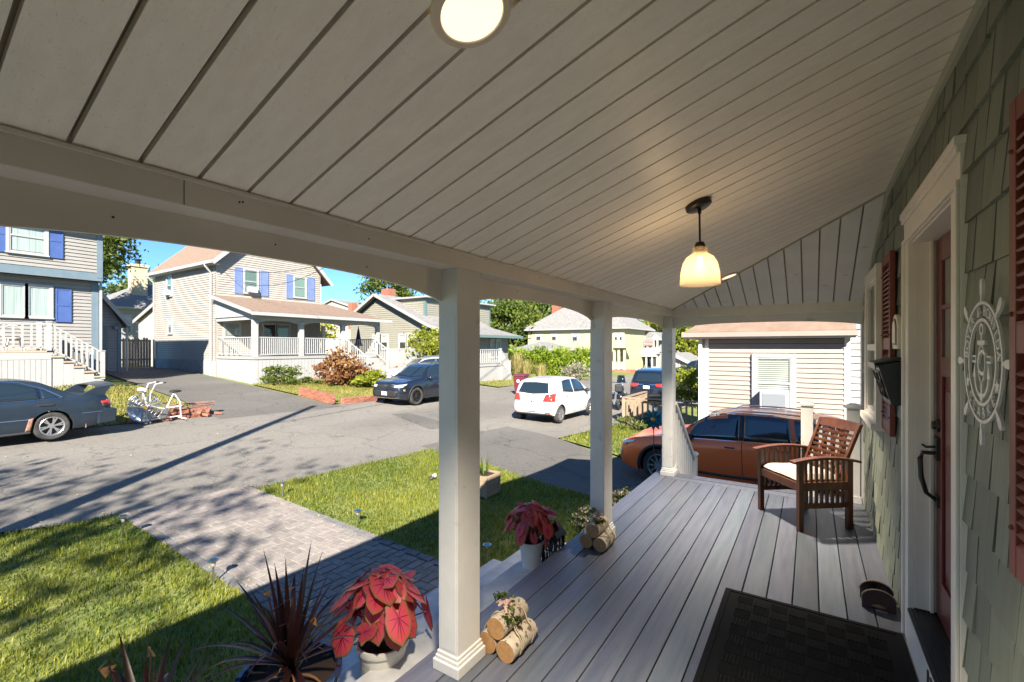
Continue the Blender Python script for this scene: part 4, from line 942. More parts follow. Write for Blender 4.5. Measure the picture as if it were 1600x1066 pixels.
# ================================================================ houses across the street
def yX(px, X): return atX(px, HY, X).y
def zX(px, py, X): return atX(px, py, X).z
def xY(px, Y): return atY(px, HY, Y).x
def downspout(parent, x, y, z0, z1, mat='white', w=.07):
    MB().box(x-w/2,x+w/2,y-w/2,y+w/2,z0,z1).build('downspout', mat, parent)
def b1():
    XL, XU = -24.0, -23.6; yc = yX(153.5, XL); yl = -8; t = thing('house', 'grey clapboard house with blue shutters, blue corner boards and a raised white deck', 'house', (-27, 0, .2))
    MB().box(-31, XL, yl, yc, -.6, 4.3).build('wall', 'siding_gray', t); MB().box(-31.4, XU, yl, yc+.02, 4.27, 6.35).build('upper_wall', 'siding_gray', t)
    clap(t, FX(XL), rspan(yl, yc-.1), 1.5, 4.27, .135, 'siding_gray'); clap(t, FX(XU), rspan(yl, yc-.12), 4.58, 6.35, .135, 'siding_gray')
    MB().box(XL, XL+.05, yc-.22, yc, .2, 4.27).build('corner_board', 'bluetrim', t); MB().box(XU, XU+.05, yc-.16, yc+.02, 4.4, 6.35).build('corner_board', 'bluetrim', t)
    MB().box(XU-.3, XU+.035, yl, yc+.02, 4.27, 4.57).build('band_board', 'bluetrim', t)
    MB().box(-31.4, XU, yc+.02, yc+.04, 4.27, 6.35).build('upper_side', 'white', t)
    r = MB(); r.add([(XU+.4,yl,6.4),(XU+.4,yc+.3,6.4),(-32,yc+.3,6.4),(-32,yl,6.4),(-27.6,yl+4,7.5),(-27.6,yc-3.8,7.5)],[(0,1,5,4),(1,2,5),(2,3,4,5),(3,0,4),(3,2,1,0)]); r.build('roof', 'roofgray', t); MB().box(XU,XU+.4,yl,yc+.3,6.25,6.395).build('eave','white',t)
    downspout(t, XL+.1, yc+.05, .2, 4.3)
    window(t, FX(XU), yX(14, XU), yX(70, XU), 5.05, 6.2, blind=.95, bm='curtain'); shutter(t, FX(XU), yX(73.5, XU), yX(98, XU), 4.98, 6.25, 'shutterblue'); shutter(t, FX(XU), yX(-22, XU), yX(10.5, XU), 4.98, 6.25, 'shutterblue')
    ya, yb = yX(1, XL), yX(78, XL); ym = (ya+yb)/2
    window(t, FX(XL), ya, ym-.04, 2.78, 3.9, hung=False, blind=.98, bm='curtain', cas=.08); window(t, FX(XL), ym+.04, yb, 2.78, 3.9, hung=False, blind=.98, bm='curtain', cas=.08)
    shutter(t, FX(XL), yX(86, XL), yX(111, XL), 2.62, 3.9, 'shutterblue')
    # deck
    XD = -22.0; fz = 1.54; yd = yX(81, XD)
    MB().box(XL, XD, -3, yd, fz-.06, fz).build('deck', 'woodstep', t); MB().box(XL, XD-.01, -3, yd-.01, fz-.3, fz-.06).build('rim_joist', 'white', t)
    m = MB()
    for i in range(62):
        y = yd-.13*(i+1); MB
        m.box(XD-.045, XD-.02, y+.004, y+.126, -.3, fz-.3)
    m.build('skirt_boards', 'white', t, kind='stuff'); MB().box(XD-.06, XD-.046, -3, yd, -.3, fz-.3).build('skirt_backing', 'siding_white', t)
    rail(t, (XD-.06, -2.9, fz), (XD-.06, yd-.06, fz), .93, 34, bw=.05, posts=(1,1), pw=.12)
    ye = yX(161, XD); ze = .52
    o = rail(t, (XD-.06, yd-.06, fz), (XD-.06, ye, ze), .93, 9, bw=.05, posts=(0,1), pw=.12)
    rail(t, (XD-1.3, yd-.06, fz), (XD-1.3, ye, ze), .93, 9, bw=.05, posts=(1,1), pw=.12)
    for k in range(5): q = (k+.6)/5; yy_ = yd+(ye-yd)*q; zz = fz-(fz-ze)*(k+1)/5.4; MB().box(XD-1.3, XD+.02, yy_-.17, yy_+.17, zz-.05, zz).build('step', 'woodstep', t); MB().box(XD-1.25, XD-.03, yy_-.135, yy_+.135, -.3, zz-.05).build('stringer', 'white', t)
    # white patio chair on the deck
    c = thing('patio_chair', 'white round backed patio chair on the grey house deck', 'chair', (-23, yX(22,-23), fz)); p = Vector((-23, yX(22,-23), fz))
    MB().lathe([(.001,0),(.24,0),(.24,.04),(.001,.04)], 16, (p.x,p.y,p.z+.42)).build('seat','white',c)
    b = MB(); b.tube([(p.x-.2+.0*math.cos(a), p.y+.26*math.cos(a), p.z+.62+.26*math.sin(a)) for a in np.linspace(0,6.28,17)], .03, 6); b.build('backrest','white',c)
    for sx in (-1,1):
        for sy in (-1,1): MB().bar((p.x+sx*.15,p.y+sy*.15,p.z+.42),(p.x+sx*.22,p.y+sy*.22,p.z), .03).build('leg','white',c)
    # ell with blue-grey door
    XE = -28; ya, yb = yX(148, XE), yX(189, XE); e = thing('garage_wing', 'low lean-to wing with a blue grey door behind the grey house corner', 'shed', (XE-2, (ya+yb)/2, .4))
    za, zb = zX(155, 455, XE), zX(190, 506, XE)
    MB(FX(XE)).prism([(ya,-.2),(yb,-.2),(yb,zb),(ya,za+.2)], -5, 0).build('wall', 'siding_gray', e)
    clap(e, FX(XE), lambda z, zt: [(ya, min(yb-.12, yb+(zb-z)*(yb-ya)/(za+.2-zb)) if z > zb else yb-.12, ya, min(yb-.12, yb+(zb-zt)*(yb-ya)/(za+.2-zb)) if zt > zb else yb-.12)], .5, za, .135, 'siding_gray')
    MB(FX(XE)).box(yb-.14, yb, 0, .05, -.2, zb).build('corner_board', 'bluetrim', e)
    r = MB(); r.slab([(XE+.3,ya-.2,za+.42),(XE-5,ya-.2,za+.42),(XE-5,yb+.25,zb-.02),(XE+.3,yb+.25,zb-.02)], .16); r.build('roof', 'roofgray', e)
    MB().bar((XE+.32,ya-.2,za+.34),(XE+.32,yb+.25,zb-.10), .04, .17).build('rake_board', 'white', e)
    d = MB(FX(XE)); d.box(yX(156.5,XE), yX(168.5,XE), 0, .03, .5, zX(160,508,XE)); do = d.build('door', 'bluetrim', e); MB(FX(XE)).box(yX(157.5,XE)+.03, yX(167.5,XE)-.03, .03, .04, .55, zX(160,510,XE)-.04).build('door_leaf', 'tealtrim', do)
    l = MB(); yl_ = yX(179, XE); l.ball((XE+.1, yl_, zX(179,512,XE)), .1, 5); l.build('lantern', 'acgray', e, smooth=True)
    downspout(e, XE+.1, yb+.2, .5, zb)
b1()
def picketgate():
    X = -32.5; t = thing('picket_gate', 'weathered grey picket gate between the grey and the beige house', 'gate', (X, (yX(190,X)+yX(238,X))/2, .6)); y = yX(191, X); ye = yX(236, X); k = 0
    while y < ye:
        h = zX(200, 528, X)+.08*math.sin(k*1.9); MB(FX(X)).prism([(y,.5),(y+.12,.5),(y+.12,h-.08),(y+.06,h),(y,h-.08)], 0, .025).build('picket', 'woodgray', t); y += .135; k += 1
    for z in (.9, 2.0): MB(FX(X)).box(yX(190,X), ye, -.05, 0, z, z+.1).build('cross_rail', 'woodgray', t)
picketgate()
def b3():
    X0, X1, Y0, Y1, ez, rz = -56, -48, 13.2, 24, 5.05, 7.6; t = thing('house', 'pale house with grey hip roof and tall tan chimney far behind the picket gate', 'house', (-52, 18, 0))
    MB().box(X0, X1, Y0, Y1, -.5, ez).build('wall', 'siding_yellow' if False else 'siding_white', t)
    r = MB(); o = .5; a = [(X1+o,Y0-o,ez),(X1+o,Y1+o,ez),(X0-o,Y1+o,ez),(X0-o,Y0-o,ez)]; p, q = (-52,Y0+3.6,rz),(-52,Y1-3.6,rz)
    r.add(a+[p,q], [(0,1,5,4),(1,2,5),(2,3,4,5),(3,0,4),(0,3,2,1)]); r.build('roof', 'roofgray', t)
    MB().box(X0-o,X1+o,Y0-o,Y1+o,ez-.18,ez-.004).build('soffit', 'white', t)
    c = atX(216, HY, -50).y; ch = MB().box(-50.6,-49.6,c-.55,c+.55,5,9.0).build('chimney', 'chimtan', t); MB().box(-50.7,-49.5,c-.65,c+.65,8.75,8.95).build('chimney_cap','chimtan',ch); MB().lathe([(.2,9.0),(.2,9.4),(.3,9.4),(.3,9.5),(.001,9.55)],10,(-50.1,c,0)).build('flue','blackmetal',ch)
    window(t, FX(X1), yX(193,X1), yX(204,X1), 2.9, 4.3, cas=.14, blind=.4)
b3()
def b2():
    Y0, XF, XB, Y1 = 11.8, -26.5, -34.3, 18.0; ez = 6.43; t = thing('house', 'beige two storey house with pale blue shutters and a railed front porch', 'house', (-30, 15, 0))
    MB().box(XB, XF, Y0, Y1, -.4, ez).build('wall', 'siding_beige', t)
    clap(t, FY(Y0), rspan(XB+.08, XF-.0), .95, ez, .125, 'siding_beige'); clap(t, FX(XF), rspan(Y0+.08, Y1-.08), 1.3, ez, .125, 'siding_beige')
    MB().box(XB-.01, XF+.02, Y0-.05, Y0, -.4, .95).build('foundation', 'foundation', t)
    RY, RZ_ = 14.9, 9.45; m = MB(FX(XF)); m.prism([(Y0,ez),(Y1,ez-.3),(RY,RZ_-.1)], -.1, 0); m.build('gable', 'siding_beige', t)
    clap(t, FX(XF), lambda z, zt: [(Y0+(z-ez)/(RZ_-ez)*(RY-Y0), Y1-(z-ez)/(RZ_-ez)*(Y1-RY), Y0+(zt-ez)/(RZ_-ez)*(RY-Y0), Y1-(zt-ez)/(RZ_-ez)*(Y1-RY))], ez, RZ_-.2, .125, 'siding_beige')
    sl = (RZ_-ez)/(RY-Y0); r = MB(); r.slab([(XB-.35,Y0-.35,ez-.35*sl+.12),(XF+.4,Y0-.35,ez-.35*sl+.12),(XF+.4,RY,RZ_+.12),(XB-.35,RY,RZ_+.12)], .09); r.slab([(XB-.35,RY,RZ_+.12),(XF+.4,RY,RZ_+.12),(XF+.4,Y1+.6,5.78),(XB-.35,Y1+.6,5.78)], .09); r.build('roof', 'roofbrown', t)
    e0 = ez-.35*sl
    MB().box(XB-.35, XF+.4, Y0-.44, Y0-.35, e0-.03, e0+.13).build('gutter', 'white', t); MB().box(XB-.3,XF+.35,Y0-.35,Y0,e0-.06,e0-.02).build('soffit','white',t)
    MB().bar((XF+.42,Y0-.35,e0-.01),(XF+.42,RY,RZ_-.01), .05, .2).build('rake_board','white',t); MB().bar((XF+.42,RY,RZ_-.01),(XF+.42,Y1+.6,5.66), .05, .2).build('rake_board','white',t); MB().bar((XB-.37,Y0-.35,e0-.01),(XB-.37,RY,RZ_-.01), .05, .2).build('rake_board','white',t)
    for x in (XB+.03, XF-.35): 
        m = MB(); m.tube([(x,Y0-.40,e0),(x,Y0-.38,e0-.12),(x,Y0-.1,e0-.45),(x,Y0-.1,.35 if x < -30 else .1)], .055, 6); m.build('downspout','white',t)
    m = MB(); m.tube([(XF+.1,Y1-.05,5.7),(XF+.1,Y1-.05,4.2)], .05, 6); m.build('downspout','white',t)
    MB().box(XB,XB+.1,Y0-.03,Y0,.95,e0).build('corner_board','white',t)
    window(t, FY(Y0), xY(262.5,Y0), xY(269.5,Y0), 4.75, 5.95, cas=.1, bm='blindgreen', blind=.5, ac=True); window(t, FY(Y0), xY(264.5,Y0), xY(269.5,Y0), 2.5, 3.33, cas=.1, blind=.4)
    window(t, FX(XF), yX(381.5,XF), yX(401.5,XF), 4.72, 6.0, bm='blindgreen', blind=.7, ac=True, slats=True); window(t, FX(XF), yX(459.5,XF), yX(476.5,XF), 4.75, 5.95, bm='blindgreen', blind=.95)
    for a, b in ((366,378),(406.5,418.5),(447,456.8),(480.5,490.5)): shutter(t, FX(XF), yX(a,XF), yX(b,XF), 4.62, 6.08, 'shutterblue2')
    # porch
    XP = -22.7; YE = 19.6; fz = 1.2
    MB().box(XF, XP, Y0, YE, fz-.14, fz).build('porch_floor','siding_white',t)
    MB().box(XF, XP-.06, Y0+.05, YE-.05, -.5, fz-.14).build('skirt_backing','white',t)
    m = MB()
    for i in range(40): m.box(XP-.06, XP-.035, Y0+.06+.19*i, Y0+.06+.19*i+.175, -.5, fz-.14)
    m.build('skirt_boards','white',t,kind='stuff')
    r = MB(); r.slab([(XP+.45,Y0-.35,3.42),(XP+.45,YE+.45,3.30),(XF+.0,Y1-.02 if False else YE-1.0,4.45),(XF+.0,Y0-.35,4.45)], .08); r.build('porch_roof','roofbrown',t)
    r2 = MB(); r2.add([(XP+.45,YE+.45,3.30),(XF-1.5,YE+.45,3.30),(XF-1.5,YE-1.0,4.45),(XF,YE-1.0,4.45)],[(0,1,2,3)]); r2.build('porch_roof','roofbrown',t)
    MB().box(XP+.45,XP+.56,Y0-.35,YE+.5,3.20,3.36).build('gutter','white',t); MB(FY(Y0-.02)).prism([(XF,3.2),(XP+.1,3.2),(XP+.1,3.36),(XF,4.3)],0,.04).build('porch_gable','white',t)
    MB().bar((XP+.45,Y0-.37,3.33),(XF,Y0-.37,4.37),.04,.16).build('rake_board','white',t)
    MB().box(XP-.16,XP,Y0,YE,3.02,3.24).build('porch_beam','white',t); MB().box(XF,XP-.16,Y0,Y0+.15,3.02,3.24).build('porch_beam','white',t); MB().box(XF,XP,Y0,YE,3.245,3.26).build('porch_ceiling','siding_white',t)
    px_ = [Y0+.1, yX(472,XP), yX(537,XP), YE-.12]
    for y in px_: q = MB().box(XP-.2,XP,y-.12,y+.12,fz,3.05).build('porch_post','white',t)
    for y in (Y1+.2,): MB().box(XF-.1,XF+.1,y-.1,y+.1,fz,3.05).build('porch_post','trimwhite',t)
    # arched valances
    for a, b in zip(px_[:-1], px_[1:]): arch(FX(XP-.1), a+.12, b-.12, 3.05, 2.83, 3.0, 0, -.03).build('arch_panel','white',t,fix=False)
    rail(t, (XP-.1,px_[0],fz), (XP-.1,px_[1],fz), .95, 22, bw=.04, posts=(0,0)); rail(t, (XP-.1,px_[1],fz), (XP-.1,px_[2],fz), .95, 20, bw=.04, posts=(0,0)); rail(t, (XF,Y0+.1,fz), (XP-.1,Y0+.1,fz), .95, 16, bw=.04, posts=(0,0)); rail(t, (XF,YE-.1,fz), (XP-.1,YE-.1,fz), .95, 20, bw=.04, posts=(0,0))
    for y in (px_[2]+.18, YE-.35): rail(t, (XP,y,fz), (XP+2.0,y,.12), .92, 9, bw=.04, posts=(0,1), pw=.12)
    for k in range(5): MB().box(XP+.02+.37*k, XP+.40+.37*k, px_[2]+.2, YE-.38, -.4, fz-.21*(k+1)).build('step','siding_white',t)
    window(t, FX(XF), yX(351,XF), yX(373,XF), 2.25, 3.0, cas=.1, blind=.9, slats=True)
    ya, yb = yX(411,XF), yX(451,XF); window(t, FX(XF), ya, (ya+yb)/2-.03, 1.25, 3.0, cas=.08, hung=False); window(t, FX(XF), (ya+yb)/2+.03, yb, 1.25, 3.0, cas=.08, hung=False, blind=.9, bm='blindgreen')
    # rear ell
    MB(FY(13)).prism([(-40.8,0),(XB,0),(XB,5.5),(-40.8,3.6)], -3, 0).build('rear_wing','siding_white',t)
    MB(FY(13)).prism([(-41.1,3.5),(XB,5.6),(XB,5.78),(-41.1,3.68)], -3.2, .2).build('rear_roof','roofbrown',t)
    MB(FY(13.0)).prism([(-41.1,3.38),(XB,5.45),(XB,5.65),(-41.1,3.6)], .2, .25).build('rake_board','white',t)
    # porch bench and closed umbrella
    b = thing('porch_bench', 'white slatted bench behind the railing of the beige house porch', 'bench', (XP-1.6, 15.4, fz)); 
    MB().box(XP-1.9,XP-1.4,14.7,16.2,fz+.42,fz+.46).build('seat','white',b)
    for i in range(8): MB().box(XP-1.92,XP-1.89,14.75+.19*i,14.83+.19*i,fz+.46,fz+.9).build('back_slat','white',b)
    for x in (-1.88,-1.45):
        for y in (14.75,16.1): MB().box(XP+x,XP+x+.05,y,y+.05,fz,fz+.42).build('leg','white',b)
    u = atX(560, HY, -25); ub = thing('closed_umbrella', 'closed navy umbrella standing beyond the beige porch stairs', 'umbrella', (u.x,u.y,.9))
    m = MB(); m.lathe([(.02,2.95),(.06,2.8),(.14,2.3),(.26,1.75),(.001,1.78)], 12, (u.x,u.y,-.0)); m.build('canopy','navy',ub,smooth=True); MB().tube([(u.x,u.y,.1),(u.x,u.y,3.05)], .025, 6).build('pole','white',ub)
b2()
def b4():
    t = thing('house', 'sage green house with a broad gable and teal trimmed upper storey', 'house', (-25, 28, 0)); Yg, Ye, XL, XR = 24.0, 31.0, -31.3, -20.6
    apx, apz = xY(592, Yg), 5.5; zl, zr = 3.75, 2.6
    m = MB(FY(Yg)); m.prism([(XL,-.5),(XR,-.5),(XR,zr),(-22.5,3.15),(apx,apz),(XL,zl)], -(Ye-Yg), 0); m.build('wall','siding_green',t)
    def sp(z, zt):
        def lft(z): return XL if z < zl else XL+(z-zl)/(apz-zl)*(apx-XL)
        def rgt(z): return XR if z < zr else XR-(z-zr)/(apz-zr)*(XR-apx)
        return [(lft(z), rgt(z), lft(zt), rgt(zt))]
    clap(t, FY(Yg), sp, .4, apz-.1, .16, 'siding_green', th=.03); clap(t, FX(XR), rspan(Yg, Ye), .4, zr, .16, 'siding_green', th=.03)
    o = .5; r = MB()
    r.slab([(XL-o,Yg-o,zl-.1),(apx,Yg-o,apz+.25),(apx,Ye+.3,apz+.25),(XL-o,Ye+.3,zl-.1)], .1); r.slab([(apx,Yg-o,apz+.25),(-22.3,Yg-o,3.25),(-22.3,Ye+.3,3.25),(apx,Ye+.3,apz+.25)], .1); r.slab([(-22.3,Yg-o,3.25),(-19.6,Yg-o,2.55),(-19.6,Ye+.6,2.55),(-22.3,Ye+.3,3.25)], .1); r.build('roof','roofgray',t)
    for a, b in (((XL-o,zl-.18),(apx,apz+.17)),((apx,apz+.17),(-22.3,3.17)),((-22.3,3.17),(-19.6,2.47))): MB().bar((a[0],Yg-o-.02,a[1]),(b[0],Yg-o-.02,b[1]),.05,.2).build('rake_board','tealtrim' if False else 'siding_white',t)
    MB().box(-19.62,-19.5,Yg-o,Ye+.6,2.36,2.56).build('fascia','tealtrim',t)
    # upper storey
    U0, U1, V0, V1, uz = -29, -24, 25.0, 33.2, 5.35
    MB().box(U0,U1,V0,V1,2.5,uz).build('upper_wall','siding_green',t); clap(t, FY(V0), rspan(U0,U1-.15), 3, uz-.15, .16, 'siding_green', th=.03); clap(t, FX(U1), rspan(V0+.15,V1), 3, uz-.15, .16, 'siding_green', th=.03)
    MB().box(U1-.16,U1+.04,V0-.04,V0+.16,3.2,uz).build('corner_board','tealtrim',t); MB().box(U1,U1+.04,V1-.2,V1+.02,3.0,uz).build('corner_board','tealtrim',t); MB().box(U1,U1+.05,V0,V1,uz-.2,uz).build('frieze','tealtrim',t); MB().box(U0-.3,U1+.4,V0-.3,V1+.4,uz,uz+.12).build('upper_roof','siding_white',t)
    c = xY(607, 27); MB().box(c-.45,c+.45,26.6,27.4,4,zX(607,452,c)).build('chimney','brick',t)
    for a, b in ((584,595),(596.5,606),(625,635),(638,648)): window(t, FY(Yg), xY(a,Yg), xY(b,Yg), 1.55, 2.55, cas=.12, blind=.5)
    # porch on the right
    for a, b in ((766.5,772),(774,780.5)): window(t, FX(XR), yX(a,XR), yX(b,XR), .9, 2.2, cas=.12)
    XD = -18.2; fz = .52; ya, yb = yX(735,XD), yX(783,XD)
    MB().box(XR,XD,ya,yb,fz-.15,fz).build('deck','siding_white',t); MB().box(XR+.1,XD-.05,ya,yb-.05,-.7,fz-.15).build('skirt','siding_white',t)
    rail(t,(XD-.05,ya,fz),(XD-.05,yb,fz),.98,14,bw=.05,pw=.14); rail(t,(XD-.05,yb,fz),(XD-.05,yb+1.15,-.35),.98,6,bw=.05,posts=(0,1),pw=.14)
    for k in range(4): MB().box(XD-1.4,XD+.1,yb+.3*k,yb+.3*(k+1),-.8,fz-.2*(k+1)).build('step','siding_white',t)
b4()
def whitefence():
    X = -20.6; t = thing('panel_fence', 'white vinyl panel fence before the sage green house', 'fence', (X, 20.5, -.2)); y0, y1 = yX(606, X), yX(700, X); n = 3
    for i in range(n):
        a = y0+(y1-y0)*i/n; b = y0+(y1-y0)*(i+1)/n; MB().box(X-.03,X+.03,a+.06,b-.06,-.35,1.5).build('panel','white',t); MB().box(X-.04,X+.04,a+.06,b-.06,1.5,1.58).build('top_rail','white',t)
    for i in range(n+1): y = y0+(y1-y0)*i/n; MB().box(X-.06,X+.06,y-.06,y+.06,-.4,1.66).build('post','white',t)
whitefence()
def hipbox(t, X0, X1, Y0, Y1, z0, ez, rz, wm, rm, o=.5, inset=None, name=('wall','roof')):
    MB().box(X0,X1,Y0,Y1,z0,ez).build(name[0], wm, t); r = MB(); a = [(X0-o,Y0-o,ez),(X1+o,Y0-o,ez),(X1+o,Y1+o,ez),(X0-o,Y1+o,ez)]
    ins = inset if inset is not None else (Y1-Y0)/2
    p, q = (X0+ins,(Y0+Y1)/2,rz),(X1-ins,(Y0+Y1)/2,rz); r.add(a+[p,q],[(0,1,5,4),(1,2,5),(2,3,4,5),(3,0,4),(0,3,2,1)]); r.build(name[1], rm, t)
    MB().box(X0-o,X1+o,Y0-o,Y1+o,ez-.16,ez-.004).build('eave','white' if wm != 'siding_white' else 'trimwhite',t)
def b5():
    Y = 52; X0, X1 = xY(825,Y), xY(976,Y); t = thing('house', 'pale yellow two storey house with a grey hip roof behind the tall hedge', 'house', ((X0+X1)/2, Y+5, -1)); ez = 4.0
    hipbox(t, X0, X1, Y, Y+10, -2.2, ez, 8.2, 'siding_yellow', 'roofgray', .6, 5.2); clap(t, FY(Y), rspan(X0,X1), -1.2, ez-.16, .2, 'siding_yellow', th=.03)
    for a, b, c, d in ((838,845,520,532),(862.5,869,520,532),(894.5,902,520,533),(899,906,548,555),(960.5,964.5,521,532),(968,972,521,532),(968,972,547,557)):
        p, q = atY(a,d,Y), atY(b,c,Y); window(t, FY(Y), p.x, q.x, p.z, q.z, cas=.16, sill=False, blind=.5)
    p = atY(873, 482, Y+4); MB().box(p.x-.55,p.x+.55,Y+3,Y+4,5,8.7).build('chimney','brick',t)
    Yp = 47; hipbox(t, xY(803,Yp), xY(866,Yp), Yp, Yp+5, -2, 1.45, 2.4, 'siding_yellow', 'roofgray', .4, 2.3, ('porch_wall','porch_roof'))
    MB().box(xY(957,50),xY(985,50),50,52,-2.2,-.9).build('porch_base','brick',t)
    for x in (959, 966, 975): p = xY(x,50); MB().box(p-.12,p+.12,50.1,50.34,-.9,1.6).build('porch_post','siding_yellow',t)
    MB().box(xY(955,50),xY(984,50),49.8,52,1.6,1.8).build('porch_roof','siding_yellow',t); rail(t,(xY(957,50),50.1,-.9),(xY(974,50),50.1,-.9),.9,10,bw=.06)
b5()
def b6():
    Y = 60; t = thing('house', 'white two storey house with balcony and white porch awning at the street end', 'house', (xY(1005,Y), Y+4, -1.5))
    X0, X1 = xY(972,Y), xY(1029,Y); 
    hipbox(t, X0, xY(996,Y), Y, Y+8, -2.4, atY(985,526,Y).z, atY(985,514,Y+3).z, 'siding_white', 'roofgray', .5, 2.5)
    MB().box(xY(996,Y),X1,Y+1,Y+8,-2.4,atY(1010,531,Y).z).build('rear_wall','siding_tan' if False else 'siding_white',t)
    Yg = Y+.4; za = atY(1010,519,Yg).z; zb = atY(1010,532,Yg).z
    m = MB(FY(Yg)); m.prism([(xY(994,Y),zb),(X1+.5,zb),(xY(1022,Y),za),(xY(1000,Y),za)], -7, .3); m.build('roof','roofgray',t)
    m = MB(FY(Yg)); m.prism([(xY(1016,Y),zb),(X1+.6,zb),(xY(1023.5,Y),za-.2)], .31, .4); m.build('gable','white',t)
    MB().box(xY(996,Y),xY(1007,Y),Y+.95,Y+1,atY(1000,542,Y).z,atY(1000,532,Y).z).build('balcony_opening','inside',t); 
    for x in (994.5, 1008, 1021, 1027): p = xY(x,Y); MB().box(p-.12,p+.12,Y,Y+.2,atY(x,552,Y).z,zb).build('post','white',t)
    MB().box(xY(1003,Y),X1,Y-.8,Y-.72,atY(1010,552,Y).z,atY(1010,543.5,Y).z).build('balcony_panel','white',t); MB().box(xY(1003,Y),X1,Y-.8,Y+1,atY(1010,553.5,Y).z,atY(1010,552,Y).z).build('balcony_floor','white',t)
    a0, a1 = atY(986,546,Y), atY(1012,556,Y-1.8); m = MB(); m.slab([(xY(985,Y),Y,a0.z),(xY(1010,Y),Y,a0.z),(xY(1028,Y-1.8),Y-1.8,a1.z),(xY(987,Y-1.8),Y-1.8,a1.z)], .12); m.build('awning','white',t)
    for x in (989, 1000, 1010, 1019, 1027): p = xY(x,Y-1.6); MB().box(p-.1,p+.1,Y-1.7,Y-1.5,-2.2,a1.z-.1).build('porch_post','white',t)
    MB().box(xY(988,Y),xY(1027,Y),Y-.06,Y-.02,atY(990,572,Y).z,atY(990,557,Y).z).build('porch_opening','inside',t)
    for a, b, c, d in ((988,990,530,543),(979.5,981.5,548,560),(983,985.5,530,541)):
        p, q = atY(a,d,Y), atY(b,c,Y); window(t, FY(Y), p.x, q.x, p.z, q.z, cas=.14, sill=False)
    f = atY(1013,541,Y-.9); fl = thing('flag', 'red and white flag hanging over the far balcony', 'flag', (f.x,f.y,f.z)); m = MB()
    for k in range(5): m.box(f.x-.5,f.x+.6,Y-.95,Y-.93,f.z+.05+.18*k,f.z+.14+.18*k)
    MB().box(f.x-.5,f.x+.6,Y-.93,Y-.92,f.z+.05,f.z+.95).build('cloth','white',fl); m.build('stripes','flagred',fl,kind='stuff'); MB().bar((f.x-.52,Y-.94,f.z-.2),(f.x-.52,Y-.94,f.z+1.1),.04).build('staff','white',fl)
b6()
def gablehouse(label, Y, x0, x1, xa, ye, ya, wm, rm, depth=8, wins=(), trim='white'):
    t = thing('house', label, 'house', (xY((x0+x1)/2,Y), Y+depth/2, -1.8)); X0, X1, XA = xY(x0,Y), xY(x1,Y), xY(xa,Y); ze, za = atY(x0,ye,Y).z, atY(xa,ya,Y).z
    MB(FY(Y)).prism([(X0,-2.6),(X1,-2.6),(X1,ze),(XA,za),(X0,ze)], -depth, 0).build('wall', wm, t)
    r = MB(FY(Y)); r.prism([(X0-.4,ze-.25),(XA,za+.1),(XA,za+.3),(X0-.4,ze-.05)], -depth, .4); r.build('roof', rm, t); r = MB(FY(Y)); r.prism([(X1+.4,ze-.25),(XA,za+.1),(XA,za+.3),(X1+.4,ze-.05)], -depth, .4); r.build('roof', rm, t)
    for a, b in (((X0-.4,ze-.15),(XA,za+.2)),((XA,za+.2),(X1+.4,ze-.15))): MB().bar((a[0],Y-.42,a[1]),(b[0],Y-.42,b[1]),.05,.3).build('rake_board',trim,t)
    clap(t, FY(Y), rspan(X0,X1), -1.5, ze, .2, wm, th=.03)
    for a, b, c, d in wins: p, q = atY(a,d,Y), atY(b,c,Y); window(t, FY(Y), p.x, q.x, p.z, q.z, cas=.12, sill=False)
    return t
gablehouse('white gabled cottage in the distance at the end of the street', 62, 1063, 1085, 1073, 561, 546, 'siding_white', 'roofgray', 9, ((1067,1069,556,560),(1075,1077.5,568,575)))
gablehouse('small white house low behind the tan one far away', 70, 1083, 1096, 1090, 566, 558, 'siding_white', 'roofgray', 9, ((1085,1087,571,576),(1090,1092,571,576)))
t7 = gablehouse('tan low house with a dark roof between street trees', 46, 1052, 1076, 1050, 566, 556, 'siding_tan', 'roofgray', 8, ((1063,1066,566,574),))
gablehouse('brown shingled house partly hidden beyond the white balcony house', 66, 1020, 1046, 1033, 540, 524, 'siding_tan', 'roofbrown', 9, ())
gablehouse('house with a dark roof seen between beige porch roof and green gable', 62, 470, 575, 520, 494, 470, 'siding_tan', 'roofgray', 9)
d7 = atD(551, 477, 60); MB().box(d7.x-.4,d7.x+.4,d7.y-.4,d7.y+.4,4,atD(551,474,60).z).build('chimney_stack','brick',None,label='small red brick chimney on the far dark roof beside the blue sky',cat='chimney')
